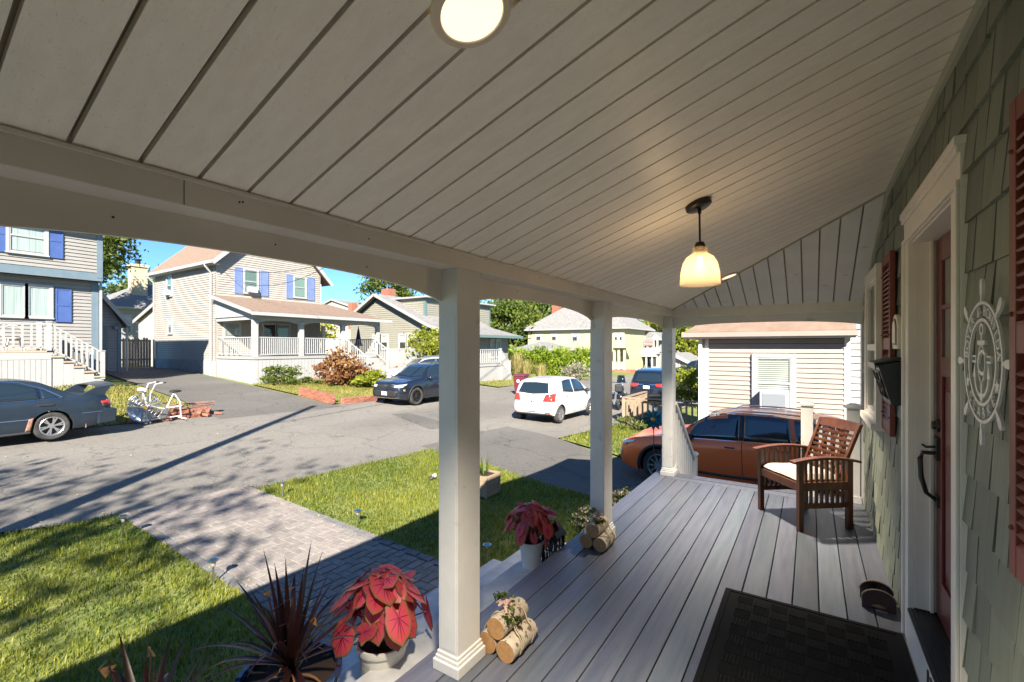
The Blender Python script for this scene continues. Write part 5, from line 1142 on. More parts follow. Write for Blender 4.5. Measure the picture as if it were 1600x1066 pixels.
# ---------------------------------------------------------------- pink-beige neighbour with window air conditioner
def b8():
    Y = 13.0; t = thing('house', 'pale pink clapboard house with a window air conditioner behind the orange car', 'house', (0, Y+2, -1.3)); XL, XR = xY(1103,Y), xY(1327,Y); ez = 1.93
    XM = 6
    MB().box(XL,XR,Y,Y+3,-1.6,ez).build('wall','siding_pink',t); w0, w1 = xY(1178,Y), xY(1241,Y); wz0, wz1 = .14, 1.47
    clap(t, FY(Y), rspan(XL+.06,XR-.08), -1.45, ez-.03, .118, 'siding_pink', th=.03, gap=.016)
    MB().box(XL-.02,XL+.07,Y-.035,Y,-1.6,ez).build('corner_board','trimwhite',t); MB().box(XR-.09,XR+.02,Y-.035,Y,-1.6,ez).build('corner_board','trimwhite',t)
    ww = window(t, FY(Y), w0+.06, w1-.06, wz0, wz1-.07, cas=.10, blind=.62, slats=True)
    # air conditioner
    a = thing('air_conditioner', 'white window air conditioner with grey grille in the pink house window', 'air conditioner', ((w0+w1)/2-.05, Y-.2, wz0)); ac0, ac1 = xY(1187,Y-.3), xY(1232,Y-.3)
    MB().box(ac0,ac1,Y-.34,Y+.0,wz0+.03,wz0+.46).build('casing','acwhite',a,bevel=.015); MB().box(ac0+.06,ac1-.06,Y-.35,Y-.339,wz0+.06,wz0+.40).build('grille','acgray',a,bevel=.003)
    for k in range(8): MB().box(ac0+.06,ac1-.06,Y-.356,Y-.35,wz0+.075+.04*k,wz0+.09+.04*k).build('fin','acgray',a)
    MB().box(w0+.06,w1-.06,Y-.04,Y-.02,wz0,wz0+.46).build('side_panel','acwhite',a)
    # eaves and roof
    e0 = Y-.26; X0 = xY(1070,e0); X1 = xY(1338,e0)
    MB().box(X0,X1,e0,Y+.2,ez-.03,ez-.005).build('soffit','siding_pink',t); MB().box(X0-.02,X1+.02,e0-.03,e0,ez-.06,ez+.05).build('fascia','trimwhite',t); MB().box(X0-.06,X1+.03,e0-.12,e0-.03,ez-.01,ez+.10).build('gutter','siding_pink',t)
    pitch = .62; yb = Y+2.6; zb = ez+.12+(yb-e0)*pitch; r = MB(); r.slab([(X0,e0-.06,ez+.13),(X1,e0-.06,ez+.13),(X1,yb,zb),(X0+2.2,yb,zb)], .05); r.build('roof','rooftan',t)
    r = MB(); r.slab([(X0,e0-.06,ez+.12),(X0+2.2,yb,zb),(X0+2.2,yb+3,zb),(X0,yb+5,ez+.12)], .05); r.build('roof','rooftan',t)
    # pale metal-clad patch
    p0, p1 = xY(1137,e0+.3), xY(1186,e0+.3); r = MB(); r.slab([(p0,e0+.3,ez+.42),(p1,e0+.3,ez+.42),(p1+.75,yb-.2,zb+.06),(p0+.75,yb-.2,zb+.06)], .05); r.build('roof_hatch','siding_white',t)
    # taller part behind / right
    Yr = Y+1.3; MB().box(2.6,XM,Yr+.9,Yr+6,-1.6,5.6).build('upper_wall','siding_white',t); MB().box(xY(1205,Yr),XM,Yr+.7,Yr+2.5,-1.6,2.9).build('upper_wall','siding_white',t); clap(t, FY(Yr+.7), rspan(xY(1203,Yr+.7),XM), 1.6, 2.9, .20, 'siding_white', th=.034)
    r2 = MB(); r2.slab([(2.2,Yr+.5,5.6),(XM+.4,Yr+.5,5.6),(XM+.4,Yr+6.4,5.6),(2.2,Yr+6.4,5.6)], .1); r2.build('upper_roof','roofbrown',t)
    MB().box(XR,XM,Y+.5,Y+3,-1.6,2.0).build('side_wall','siding_white',t); clap(t, FY(Y+.5), rspan(XR+.02,XM), -1.45, 3.6, .16, 'siding_white', th=.034)
    # entry recess on the left
    MB().box(XL-.02,XL+.02,Y+.0,Y+3,-1.6,ez).build('recess_wall','siding_tan',t); MB().box(xY(1092,Y-.1),xY(1097,Y-.1),Y-.15,Y-.05,-1.6,ez-.03).build('porch_post','trimwhite',t); MB().box(xY(1097.4,Y),XL-.03,Y-.03,Y+.02,-1.6,ez-.03).build('entry_board','siding_tan',t)
b8()
def woodrail():
    t = thing('deck_railing', 'weathered tan wooden deck railing with a corner post beyond the orange car', 'railing', (-5.6,16.1,-1.2)); z0 = -1.2; X0, Y0 = -5.65, 16.1; tp = -.16
    for (a, b, n) in (((X0,Y0),(-2.5,Y0),17),((X0,Y0),(X0,Y0+2.6),14)):
        A = Vector((a[0],a[1],0)); B = Vector((b[0],b[1],0)); MB().bar(A+Vector((0,0,tp)),B+Vector((0,0,tp)),.14,.04).build('cap_rail','woodtan',t); MB().bar(A+Vector((0,0,tp-.12)),B+Vector((0,0,tp-.12)),.04,.09).build('top_rail','woodtan',t); MB().bar(A+Vector((0,0,z0+.12)),B+Vector((0,0,z0+.12)),.04,.09).build('bottom_rail','woodtan',t)
        me = MB().box(-.03,.03,-.02,.02,z0+.14,tp-.1).mesh('baluster','woodtan')
        for i in range(n): p = A.lerp(B,(i+.7)/n); inst('baluster', me, (p.x,p.y-.04 if a[1]==b[1] else p.y,0), t)
        MB().box(B.x-.05,B.x+.05,B.y-.05,B.y+.05,z0-.1,tp).build('post','woodtan',t)
    MB().box(X0-.055,X0+.055,Y0-.055,Y0+.055,z0-.15,tp-.005).build('post','woodtan',t)
woodrail()
def patiochair():
    p = atY(1082, HY, 12.2); z = g(p.x, 12.2); t = thing('metal_chair', 'black metal patio chair with pale seat left of the pink house', 'chair', (p.x,12.2,z)); X, Y = p.x, 12.2; s0 = .46
    MB().box(X-.24,X+.24,Y-.22,Y+.22,z+s0,z+s0+.05).build('seat','cushion',t,bevel=.01)
    for sx in (-.25,.25):
        MB().tube([(X+sx,Y-.25,z),(X+sx,Y-.25,z+.66),(X+sx,Y+.2,z+.66),(X+sx,Y+.28,z)],.013,6).build('side_frame','blackmetal',t)
    MB().tube([(X-.25,Y+.2,z+.45),(X-.25,Y+.28,z+.92),(X+.25,Y+.28,z+.92),(X+.25,Y+.2,z+.45)],.013,6).build('back_frame','blackmetal',t)
patiochair()
# low brick retaining walls
def bricks(label, a, b, h, loose=0, mass=.25):
    a = Vector(a); b = Vector(b); L = (b-a).length; d = (b-a).normalized(); base = Vector((a.x,a.y,g(a.x,a.y))); t = thing('retaining_wall', label, 'brick wall', base); me = MB().box(-.10,.10,-.05,.05,0,.058).mesh('brick','brick'); ang = math.atan2(d.y,d.x)
    rows = int(h/.066); n = int(L/.215)
    for r in range(rows):
        for i in range(n):
            if loose and random.random() < loose*r/rows: continue
            p = a+d*(.215*(i+(r%2)*.5)+.1); o = inst('brick', me, (p.x+random.uniform(-.01,.01), p.y+random.uniform(-.01,.01), g(p.x,p.y)-.05+.066*r), t, (random.uniform(-.03,.03)*(1+loose*4),random.uniform(-.03,.03)*(1+loose*4),ang+random.uniform(-.04,.04)*(1+loose*6)))
    m = MB(); m.bar((a.x,a.y,base.z+h*.35),(b.x,b.y,g(b.x,b.y)+h*.30),.07,h*.75); m.build('mortar','brickmass',t)
    return t
bricks('low reddish brick edging at the driveway corner of the beige house lawn', (-18.6,11.62,0), (-15.95,11.45,0), .42)
bricks('low weathered brick edging along the street before the black parked car', (-15.72,11.6,0), (-15.6,14.6,0), .30)
bricks('crumbling brick edging behind the white exercise bike', (-15.95,4.9,0), (-16.15,7.0,0), .36, loose=.5)
def rubble():
    t = thing('brick_pile', 'heap of broken red bricks and boards at the grey house driveway corner', 'brick pile', (-16.3,6.9,g(-16.3,6.9))); me = MB().box(-.10,.10,-.05,.05,-.03,.03).mesh('brick','brick')
    for i in range(24): x = -16.3+random.gauss(0,.28); y = 6.6+random.gauss(0,.32); inst('brick', me, (x,y,g(x,y)+.05+.22*max(0,1-2.0*math.hypot(x+16.3,y-6.7))*random.random()), t, (random.uniform(-.6,.6),random.uniform(-.6,.6),random.uniform(0,3)))
    for k in range(3): MB().bar((-16.0-.1*k,5.9,g(-16,6)+.30+.05*k),(-16.3,7.2,g(-16,7)+.28+.06*k),.16,.03).build('board','brickmass',t)
rubble()
# ================================================================ vehicles
def smooth1(x, y, n=5):
    k = np.ones(n)/n; yp = np.concatenate([np.full(n//2, y[0]), y, np.full(n//2, y[-1])]); return np.convolve(yp, k, 'valid')
class Car:
    def __init__(s, name, label, spec, loc, rotz, paint):
        s.t = thing(name, label, 'car', loc, rotz, local=True); s.L, s.W = spec['L'], spec['W']; L = s.L; N = 97; s.spec = spec
        xs = np.linspace(L/2, -L/2, N); fr = (L/2-xs)/L
        def pr(k, n=5): a = spec[k]; return smooth1(fr, np.interp(fr, [p[0] for p in a], [p[1] for p in a]), n)
        zt, zb, zs = pr('top', 3), pr('belt', 7), pr('sill', 7); zb = np.minimum(zb, zt-.03)
        e = spec.get('e', .85); ax = np.abs(xs); tt = np.clip((ax-(L/2-e))/e, 0, 1); hw = s.W/2*(1-.17*tt**2.2)
        tum = spec.get('tum', .21)
        ctrl = []
        for i in range(N):
            w, a, b, c = hw[i], zs[i], zb[i], zt[i]; h = c-b; we = w*(.965-tum*min(1, h/.5)); 
            P = [(0,a),(w*.84,a),(w*.955,a+.05),(w*1.0,a+.32*(b-a)),(w*1.0,a+.72*(b-a)),(w*.965,b),(we, b+h*.87),(we*.90, b+h*.96),(we*.45,c-.004),(0,c)]
            f = 1; d_ = .10; q = (ax[i]-(L/2-d_))/d_
            if q > 0: f = 1-.13*(1-math.sqrt(max(0,1-q*q)))
            zm = (a+c)/2; P = [(y*f, zm+(z-zm)*f) for y, z in P]; ctrl.append(P)
        m = MB(); rings = []
        for i in range(N):
            P = ctrl[i]; R_ = []
            for k in range(len(P)-1):
                p0, p1, p2, p3 = P[max(k-1,0)], P[k], P[k+1], P[min(k+2,len(P)-1)]
                for j in range(3):
                    u = j/3
                    if k in (5,): q = (p1[0]+(p2[0]-p1[0])*u, p1[1]+(p2[1]-p1[1])*u)
                    else: q = tuple(.5*((2*p1[d])+(-p0[d]+p2[d])*u+(2*p0[d]-5*p1[d]+4*p2[d]-p3[d])*u*u+(-p0[d]+3*p1[d]-3*p2[d]+p3[d])*u**3) for d in (0,1))
                    R_.append(q)
            R_.append(P[-1]); full = [(xs[i], y, z) for y, z in R_]+[(xs[i], -y, z) for y, z in R_[-2:0:-1]]; rings.append(full)
        n = len(rings[0]); m.add([p for r in rings for p in r], [(i*n+k, i*n+(k+1)%n, (i+1)*n+(k+1)%n, (i+1)*n+k) for i in range(N-1) for k in range(n)]+[tuple(range(n)), tuple(range((N-1)*n, N*n))[::-1]])
        me = m.mesh('body', [paint, 'underbody']); s.bvh = BVHTree.FromPolygons([v.co for v in me.vertices], [tuple(p.vertices) for p in me.polygons])
        o = bpy.data.objects.new('body', me); COL.objects.link(o); s.R = spec['R']; s.ax = [L/2-spec['fa'], L/2-spec['fa']-spec['wb']]
        cut = []
        for x in s.ax:
            c = MB(); c.lathe([(.001,-1.2),(s.R+.045,-1.2),(s.R+.045,1.2),(.001,1.2)], 40, (x,0,s.R), 'y'); cm = c.mesh('cut', [paint,'underbody']); cm.polygons.foreach_set('material_index', [1]*len(cm.polygons))
            co = bpy.data.objects.new('cut', cm); COL.objects.link(co); b = o.modifiers.new('b','BOOLEAN'); b.operation = 'DIFFERENCE'; b.object = co; b.solver = 'EXACT'; cut.append(co)
        bpy.context.view_layer.update(); nm = bpy.data.meshes.new_from_object(o.evaluated_get(bpy.context.evaluated_depsgraph_get())); o.modifiers.clear(); o.data = nm
        for c in cut: bpy.data.objects.remove(c)
        nm.polygons.foreach_set('use_smooth', [True]*len(nm.polygons)); nm.set_sharp_from_angle(angle=R(32)); nm.name = 'body'
        o.parent = s.t; WL[o.name] = Vector((0,0,0)); s.body = o
        MB().box(s.ax[1]-.1, s.ax[0]+.1, -s.W/2+.28, s.W/2-.28, .2, .55).build('underbody', 'underbody', s.t)
        s.hw = s.W/2
    def hit(s, d, a, b):
        if d in ('l','r'): sg = 1 if d == 'l' else -1; o = Vector((a, sg*3, b)); v = Vector((0,-sg,0))
        elif d in ('f','b'): sg = 1 if d == 'f' else -1; o = Vector((sg*5, a, b)); v = Vector((-sg,0,0))
        else: o = Vector((a, b, 4)); v = Vector((0,0,-1))
        h = s.bvh.ray_cast(o, v); return (h[0], h[1]) if h[0] is not None else (None, None)
    def patch(s, name, mat, d, top, bot, off=.006, nx=12, nz=5, parent=None):
        def res(pl, n):
            P = [Vector(p) for p in pl]; ln = [0]
            for a, b in zip(P[:-1], P[1:]): ln.append(ln[-1]+(b-a).length)
            return [(float(np.interp(ln[-1]*i/n, ln, [p[0] for p in P])), float(np.interp(ln[-1]*i/n, ln, [p[1] for p in P]))) for i in range(n+1)]
        T, B = res(top, nx), res(bot, nx); V = []; 
        for j in range(nz+1):
            for i in range(nx+1):
                t = j/nz; a = T[i][0]+(B[i][0]-T[i][0])*t; b = T[i][1]+(B[i][1]-T[i][1])*t; h, n = s.hit(d, a, b)
                if h is None: V.append(None); continue
                if n.dot({'l':Vector((0,1,0)),'r':Vector((0,-1,0)),'f':Vector((1,0,0)),'b':Vector((-1,0,0)),'t':Vector((0,0,1))}[d]) < 0: n = -n
                V.append(tuple(h+n*off))
        m = MB(); idx = {}; vs = []
        for k, v in enumerate(V):
            if v: idx[k] = len(vs); vs.append(v)
        fs = []
        for j in range(nz):
            for i in range(nx):
                q = [j*(nx+1)+i, j*(nx+1)+i+1, (j+1)*(nx+1)+i+1, (j+1)*(nx+1)+i]
                if all(k in idx for k in q): fs.append(tuple(idx[k] for k in q))
        m.add(vs, fs); o = m.build(name, mat, parent or s.t, smooth=True, fix=False); md = o.modifiers.new('s','SOLIDIFY'); md.thickness = .012; md.offset = -1 if True else 0; return o
    def both(s, name, mat, top, bot, **k):
        for d in ('l','r'): s.patch(name, mat, d, top, bot, **k)
    def line(s, d, pts, r=.006, mat='underbody', name='panel_gap', off=.0):
        P = []
        for (a,b),(c,e) in zip(pts[:-1],pts[1:]):
            for k in range(6): P.append((a+(c-a)*k/6, b+(e-b)*k/6))
        P.append(pts[-1]); V = []
        for a, b in P:
            h, n = s.hit(d, a, b)
            if h is not None: V.append(h+Vector(n)*off)
        if len(V) > 1: MB().tube(V, r, 5).build(name, mat, s.t, smooth=True)
    def wheels(s, rim='rimsilver', spokes=5, steer=0, wide=.215, double=False, cap=True):
        Rr = s.R; rr = Rr*.68; n = 32; w = wide
        ty = MB(); ty.lathe([(rr,-w/2+.01),(rr+.02,-w/2),(Rr-.03,-w/2),(Rr-.006,-w/2+.03),(Rr,-w/2+.06),(Rr,w/2-.06),(Rr-.006,w/2-.03),(Rr-.03,w/2),(rr+.02,w/2),(rr,w/2-.01)], 36, (0,0,0), 'y'); tm = ty.mesh('tyre','tyre',smooth=True)
        ri = MB(); ri.lathe([(rr+.004,-w/2+.012),(rr-.012,-w/2+.004),(rr-.02,-w/2+.03),(rr-.03,w/2-.05),(rr-.02,w/2-.012),(rr-.008,w/2-.004),(rr+.004,w/2-.012)], 36, (0,0,0), 'y')
        ri.lathe([(.001,w/2-.02),(.045,w/2-.022),(.06,w/2-.045),(.06,0)], 20, (0,0,0), 'y'); rm = ri.mesh('rim', rim, smooth=True)
        sp = MB(); 
        offs = [(-.05),( .05)] if double else [0]
        for k in range(spokes):
            for o_ in offs:
                a = 2*math.pi*k/spokes+.3; p = Vector((math.cos(a),0,math.sin(a))); q = Vector((-math.sin(a),0,math.cos(a))); i0 = p*.035+q*o_*.5; e0 = p*(rr-.012)+q*o_*1.6; wd = (.014 if double else .024)*(1 if spokes < 9 else .6)
                sp.hexa([i0-q*wd*1.2+Vector((0,w/2-.055,0)), i0+q*wd*1.2+Vector((0,w/2-.055,0)), e0+q*wd+Vector((0,w/2-.045,0)), e0-q*wd+Vector((0,w/2-.045,0))],[i0-q*wd*1.2+Vector((0,w/2-.025,0)), i0+q*wd*1.2+Vector((0,w/2-.025,0)), e0+q*wd+Vector((0,w/2-.014,0)), e0-q*wd+Vector((0,w/2-.014,0))])
        sm = sp.mesh('spokes', rim); ds = MB().lathe([(.001,w/2-.10),(rr-.03,w/2-.10),(rr-.03,w/2-.13)],24,(0,0,0),'y').mesh('brake_disc','plastic_black')
        for i, x in enumerate(s.ax):
            for sg in (1, -1):
                y = sg*(s.hw-w/2-.012); wo = bpy.data.objects.new('wheel', None); wo = inst('wheel', tm, (x,y,Rr), s.t, (0,0,(0 if sg > 0 else math.pi)+(steer if i == 0 else 0)))
                for nm_, me in (('rim', rm), ('spokes', sm), ('brake_disc', ds)): c = bpy.data.objects.new(nm_, me); COL.objects.link(c); c.parent = wo
        for o in list(bpy.data.objects):
            if o.type == 'EMPTY' and o.name.startswith('wheel'): bpy.data.objects.remove(o)
    def mirrors(s, x, z, mat):
        for sg in (1,-1): m = MB(); m.ball((x, sg*(s.hw+.05), z), .1, 6, (.75,1.15,.72)); m.bar((x+.02,sg*(s.hw-.12),z-.05),(x,sg*(s.hw+.02),z-.03),.05); m.build('wing_mirror', mat, s.t, smooth=True)
    def handles(s, pts, mat):
        for x, z in pts:
            for d, sg in (('l',1),('r',-1)):
                h, n = s.hit(d, x, z); m = MB(); m.tube([(x+.09,h.y,z),(x+.06,h.y+sg*.025,z),(x-.06,h.y+sg*.025,z),(x-.09,h.y,z)], .013, 6); m.build('door_handle', mat, s.t, smooth=True)
    def cladding(s, x, a0, a1, w_=.06, mat='plastic_black'):
        R0 = s.R+.047
        for d in ('l','r'):
            A = np.linspace(a0, a1, 20); top = [(x+(R0+w_)*math.cos(a), s.R+(R0+w_)*math.sin(a)) for a in A]; bot = [(x+R0*math.cos(a), s.R+R0*math.sin(a)) for a in A]; s.patch('arch_trim', mat, d, top, bot, off=.014, nx=24, nz=1)
    def plate(s, d, y, z, w=.30, h=.15, txt=None, frame=False):
        hh, n = s.hit(d, y, z); sg = 1 if d == 'f' else -1; x = hh.x+sg*.02; m = MB().box(min(x,x+sg*.008),max(x,x+sg*.008),y-w/2,y+w/2,z-h/2,z+h/2); o = m.build('number_plate','plate',s.t,bevel=.004)
        if frame: q = MB(); q.box(x-.004,x+.003,y-w/2-.018,y+w/2+.018,z-h/2-.018,z+h/2+.018); q.build('plate_frame','plastic_black',o)
        b = MB(); 
        for k in range(6): b.box(min(x+sg*.008,x+sg*.0095),max(x+sg*.008,x+sg*.0095),y-w*.36+w*.12*k,y-w*.36+w*.12*k+w*.07,z-h*.2,z+h*.15)
        b.build('plate_print','printgray',o,kind='stuff')
SUVT = [(0,.72),(.015,.84),(.05,.93),(.15,1.02),(.25,1.08),(.275,1.11),(.40,1.54),(.44,1.60),(.52,1.655),(.66,1.665),(.82,1.62),(.90,1.56),(.925,1.50),(.965,1.16),(.985,1.05),(1,.80)]
SUVB = [(0,.60),(.05,.82),(.15,.93),(.28,1.0),(.5,1.03),(.75,1.07),(.9,1.10),(.96,1.02),(1,.7)]
SUVS = [(0,.34),(.06,.22),(.5,.24),(.94,.26),(1,.38)]
def suv(**k): d = dict(L=4.6, W=1.85, top=SUVT, belt=SUVB, sill=SUVS, R=.36, fa=.88, wb=2.69); d.update(k); return d
def suvdetail(c, pm_mat, H=1.66, glass='carglass', rails=True, chrome='chrome', tl='taillight'):
    L = c.L; X = lambda f: L/2-f*L
    # side glass: front door, rear door, quarter
    c.both('side_window', glass, [(X(.372),1.40),(X(.42),1.515),(X(.47),1.56),(X(.535),1.575)], [(X(.325),1.055),(X(.42),1.07),(X(.535),1.085)])
    c.both('side_window', glass, [(X(.555),1.575),(X(.65),1.575),(X(.715),1.55)], [(X(.555),1.088),(X(.65),1.10),(X(.73),1.11)])
    c.both('side_window', glass, [(X(.735),1.54),(X(.79),1.515),(X(.835),1.46)], [(X(.745),1.115),(X(.80),1.13),(X(.87),1.19)])
    c.both('pillar_trim', 'plastic_black', [(X(.537),1.572),(X(.553),1.572)], [(X(.537),1.09),(X(.553),1.09)], nx=2)
    for d in ('l','r'):
        c.line(d, [(X(.315),1.04),(X(.42),1.055),(X(.55),1.072),(X(.74),1.098),(X(.875),1.17)], .008, chrome, 'window_trim', .008)
        c.line(d, [(X(.325),1.07),(X(.372),1.41),(X(.42),1.53),(X(.47),1.58),(X(.56),1.595),(X(.66),1.595),(X(.74),1.56),(X(.84),1.475),(X(.878),1.18)], .008, chrome, 'window_trim', .008)
        c.line(d, [(X(.33),1.03),(X(.322),.75),(X(.33),.42)]); c.line(d, [(X(.546),1.07),(X(.548),.75),(X(.552),.40)]); c.line(d, [(X(.735),1.09),(X(.745),.85),(X(.705),.62)])
        c.line(d, [(X(.31),.38),(X(.5),.36),(X(.70),.38)], .03, 'plastic_black', 'sill_trim')
    c.patch('windscreen', glass, 't', [(X(.405),-.60),(X(.395),0),(X(.405),.60)], [(X(.292),-.72),(X(.272),0),(X(.292),.72)], nx=14, nz=8)
    c.patch('rear_window', glass, 'b', [(-.56,1.50),(0,1.52),(.56,1.50)], [(-.66,1.14),(0,1.12),(.66,1.14)], nx=12, nz=6)
    for sg in (-1,1):
        c.patch('tail_light', tl, 'b', [(sg*.40,1.02),(sg*.84,1.04)], [(sg*.46,.90),(sg*.84,.86)], nx=8, nz=4)
        c.patch('tail_light', tl, 'l' if sg > 0 else 'r', [(X(.965),1.03),(X(.915),1.02)], [(X(.97),.88),(X(.935),.92)], nx=5, nz=3)
        c.patch('headlight', 'headlight', 'f', [(sg*.50,.82),(sg*.82,.86)], [(sg*.50,.74),(sg*.82,.74)], nx=8, nz=3); c.patch('headlight', 'headlight', 'l' if sg > 0 else 'r', [(X(.02),.84),(X(.09),.88)], [(X(.03),.76),(X(.075),.82)], nx=6, nz=3)
    if rails:
        for sg in (-1,1):
            P = []
            for f in np.linspace(.47,.83,9): h, n = c.hit('t', X(f), sg*.56); P.append(h+Vector((0,0,.045 if .47<f<.83 else 0)))
            P[0].z -= .04; P[-1].z -= .04; MB().tube(P, .016, 6).build('roof_rail', chrome, c.t, smooth=True)
    c.cladding(c.ax[0], -.25, math.pi+.25); c.cladding(c.ax[1], -.25, math.pi+.25)
    c.line('b', [(-.62,.78),(0,.77),(.62,.78)]); c.line('b', [(-.8,.50),(0,.46),(.8,.50)], .06, 'plastic_black', 'bumper_trim')
    c.mirrors(X(.335), 1.08, pm_mat); c.handles([(X(.50),.94),(X(.70),.97)], pm_mat)
# orange crossover on our drive, nose towards the street (-x)
z0 = -1.30
nx = Car('parked_car', 'metallic orange red crossover parked on the driveway beyond the porch end', suv(L=4.66, W=1.87, top=[(p, z*.97) for p, z in SUVT], wb=2.69, fa=.93, R=.37), (-1.36, 10.06+.935, z0), math.pi, 'carorange')
suvdetail(nx, 'plastic_black'); nx.wheels('rimsilver', 10, steer=-.12, double=True)
nx.patch('grille', 'plastic_black', 'f', [(-.42,.78),(0,.80),(.42,.78)], [(-.30,.34),(0,.30),(.30,.34)], nx=10, nz=8)
for sg in (-1,1): nx.patch('side_grille', 'headlight', 'f', [(sg*.55,.66),(sg*.80,.62)], [(sg*.62,.50),(sg*.78,.44)], nx=5, nz=4)
# interior hints visible through nothing: grab handle stripe on glass is left to reflections
nz_ = g(-14.3, 14.9)
vw = Car('parked_car', 'black crossover parked facing us in front of the low brick edging', suv(L=4.7, W=1.84, wb=2.79, fa=.90), (-14.32, 14.95, g(-14.3,14.5)), -math.pi/2, 'carblack')
suvdetail(vw, 'carblack'); vw.wheels('rimdark', 5, double=True); vw.plate('f', .0, .50)
vw.patch('grille', 'plastic_black', 'f', [(-.46,.83),(0,.85),(.46,.83)], [(-.46,.74),(0,.72),(.46,.74)], nx=10, nz=3); vw.patch('lower_grille', 'plastic_black', 'f', [(-.7,.60),(0,.62),(.7,.60)], [(-.62,.38),(0,.36),(.62,.38)], nx=10, nz=4)
vw.line('f', [(-.5,.72),(0,.70),(.5,.72)], .008, 'chrome', 'grille_bar', .006); vw.line('f', [(-.75,.36),(-.4,.31),(.4,.31),(.75,.36)], .012, 'chrome', 'bumper_trim', .004)
h_, n_ = vw.hit('f', 0, .79); MB().lathe([(.052,0),(.06,.01),(.068,0)], 20, (h_.x+.01,0,.79), 'x').build('round_badge','chrome',vw.t,smooth=True)
for sg in (-1,1): vw.patch('amber_light','amber','l' if sg>0 else 'r',[(2.35-4.7*.045,.66),(2.35-4.7*.06,.67)],[(2.35-4.7*.05,.58),(2.35-4.7*.065,.60)],nx=3,nz=2)
# white hatchback
HT = [(0,.62),(.02,.74),(.10,.88),(.20,.98),(.23,1.02),(.38,1.42),(.46,1.50),(.60,1.525),(.80,1.49),(.895,1.42),(.915,1.37),(.965,1.02),(.985,.92),(1,.60)]
hat = dict(L=3.80, W=1.69, top=HT, belt=[(0,.5),(.08,.76),(.2,.88),(.5,.92),(.8,.98),(.95,.96),(1,.55)], sill=[(0,.3),(.08,.20),(.9,.22),(1,.36)], R=.295, fa=.72, wb=2.46, e=.6)
wc = Car('white_hatchback', 'small white hatchback driving away along the street', hat, (-7.97, 14.03+ (3.80/2-.62)-.0, g(-7.97,15)), math.pi/2, 'carwhite')
X = lambda f: 1.9-f*3.8
wc.both('side_window','carglass',[(X(.335),1.22),(X(.40),1.385),(X(.47),1.42),(X(.545),1.43)],[(X(.285),.955),(X(.40),.965),(X(.545),.985)]); wc.both('side_window','carglass',[(X(.565),1.43),(X(.66),1.425),(X(.735),1.395)],[(X(.565),.988),(X(.66),1.0),(X(.775),1.06)])
wc.patch('rear_window','carglass','b',[(-.50,1.36),(0,1.38),(.50,1.36)],[(-.60,1.03),(0,.99),(.60,1.03)],nx=12,nz=6); wc.patch('windscreen','carglass','t',[(X(.395),-.5),(X(.385),0),(X(.395),.5)],[(X(.26),-.62),(X(.235),0),(X(.26),.62)],nx=12,nz=8)
for sg in (-1,1):
    wc.patch('tail_light','taillight','b',[(sg*.52,.98),(sg*.78,1.02)],[(sg*.44,.76),(sg*.80,.76)],nx=8,nz=5); wc.patch('tail_light','taillight','l' if sg>0 else 'r',[(X(.985),.98),(X(.935),1.0)],[(X(.985),.76),(X(.955),.80)],nx=5,nz=4)
    wc.line('l' if sg>0 else 'r',[(X(.555),.97),(X(.56),.6),(X(.565),.28)]); wc.line('l' if sg>0 else 'r',[(X(.30),.94),(X(.295),.6),(X(.31),.28)]); wc.line('l' if sg>0 else 'r',[(X(.78),1.05),(X(.775),.8),(X(.74),.56)])
wc.line('b',[(-.52,1.0),(-.50,.72),(0,.66),(.50,.72),(.52,1.0)],.005); wc.line('b',[(-.7,.30),(0,.27),(.7,.30)],.03,'plastic_black','bumper_trim'); wc.plate('b',-.0,.50,.30,.15,frame=True)
MB().box(*(lambda h:(h.x-.016,h.x-.004,-.028,.028,.70,.78))(wc.hit('b',0,.74)[0])).build('hatch_handle','plastic_black',wc.t,bevel=.01); hh = wc.hit('b',0,.88)[0]; MB().lathe([(.038,0),(.045,-.008),(.052,0)],18,(hh.x-.006,0,.88),'x').build('round_badge','chrome',wc.t,smooth=True)
hh = wc.hit('b',-.33,.90)[0]; nm = MB(); nm.box(hh.x-.012,hh.x-.004,-.42,-.28,.875,.895); nm.build('name_badge','chrome',wc.t)
for d in ('l','r'):
    wc.line(d,[(X(.285),.935),(X(.335),1.24),(X(.40),1.40),(X(.47),1.435),(X(.60),1.445),(X(.74),1.41),(X(.79),1.06),(X(.55),.965),(X(.285),.935)],.007,'plastic_black','window_seal',.002); wc.line(d,[(X(.33),.20),(X(.5),.19),(X(.70),.20)],.02,'plastic_black','sill_trim')
wc.line('b',[(0,1.01),(-.12,1.05),(-.34,1.08)],.008,'plastic_black','rear_wiper',.012); wc.line('b',[(-.55,1.385),(0,1.405),(.55,1.385)],.006,'plastic_black','hatch_gap')
hh = wc.hit('t',X(.86),0)[0]; MB().tube([hh,hh+Vector((-.12,0,.16))],.004,5).build('antenna','plastic_black',wc.t)
for sg in (-1,1): wc.patch('reflector','taillight','b',[(sg*.55,.40),(sg*.70,.40)],[(sg*.55,.36),(sg*.70,.36)],nx=3,nz=1)
wc.mirrors(X(.30),.98,'plastic_black'); wc.handles([(X(.50),.86),(X(.72),.89)],'carwhite'); wc.wheels('rimsilver',7,steer=.30,wide=.18)
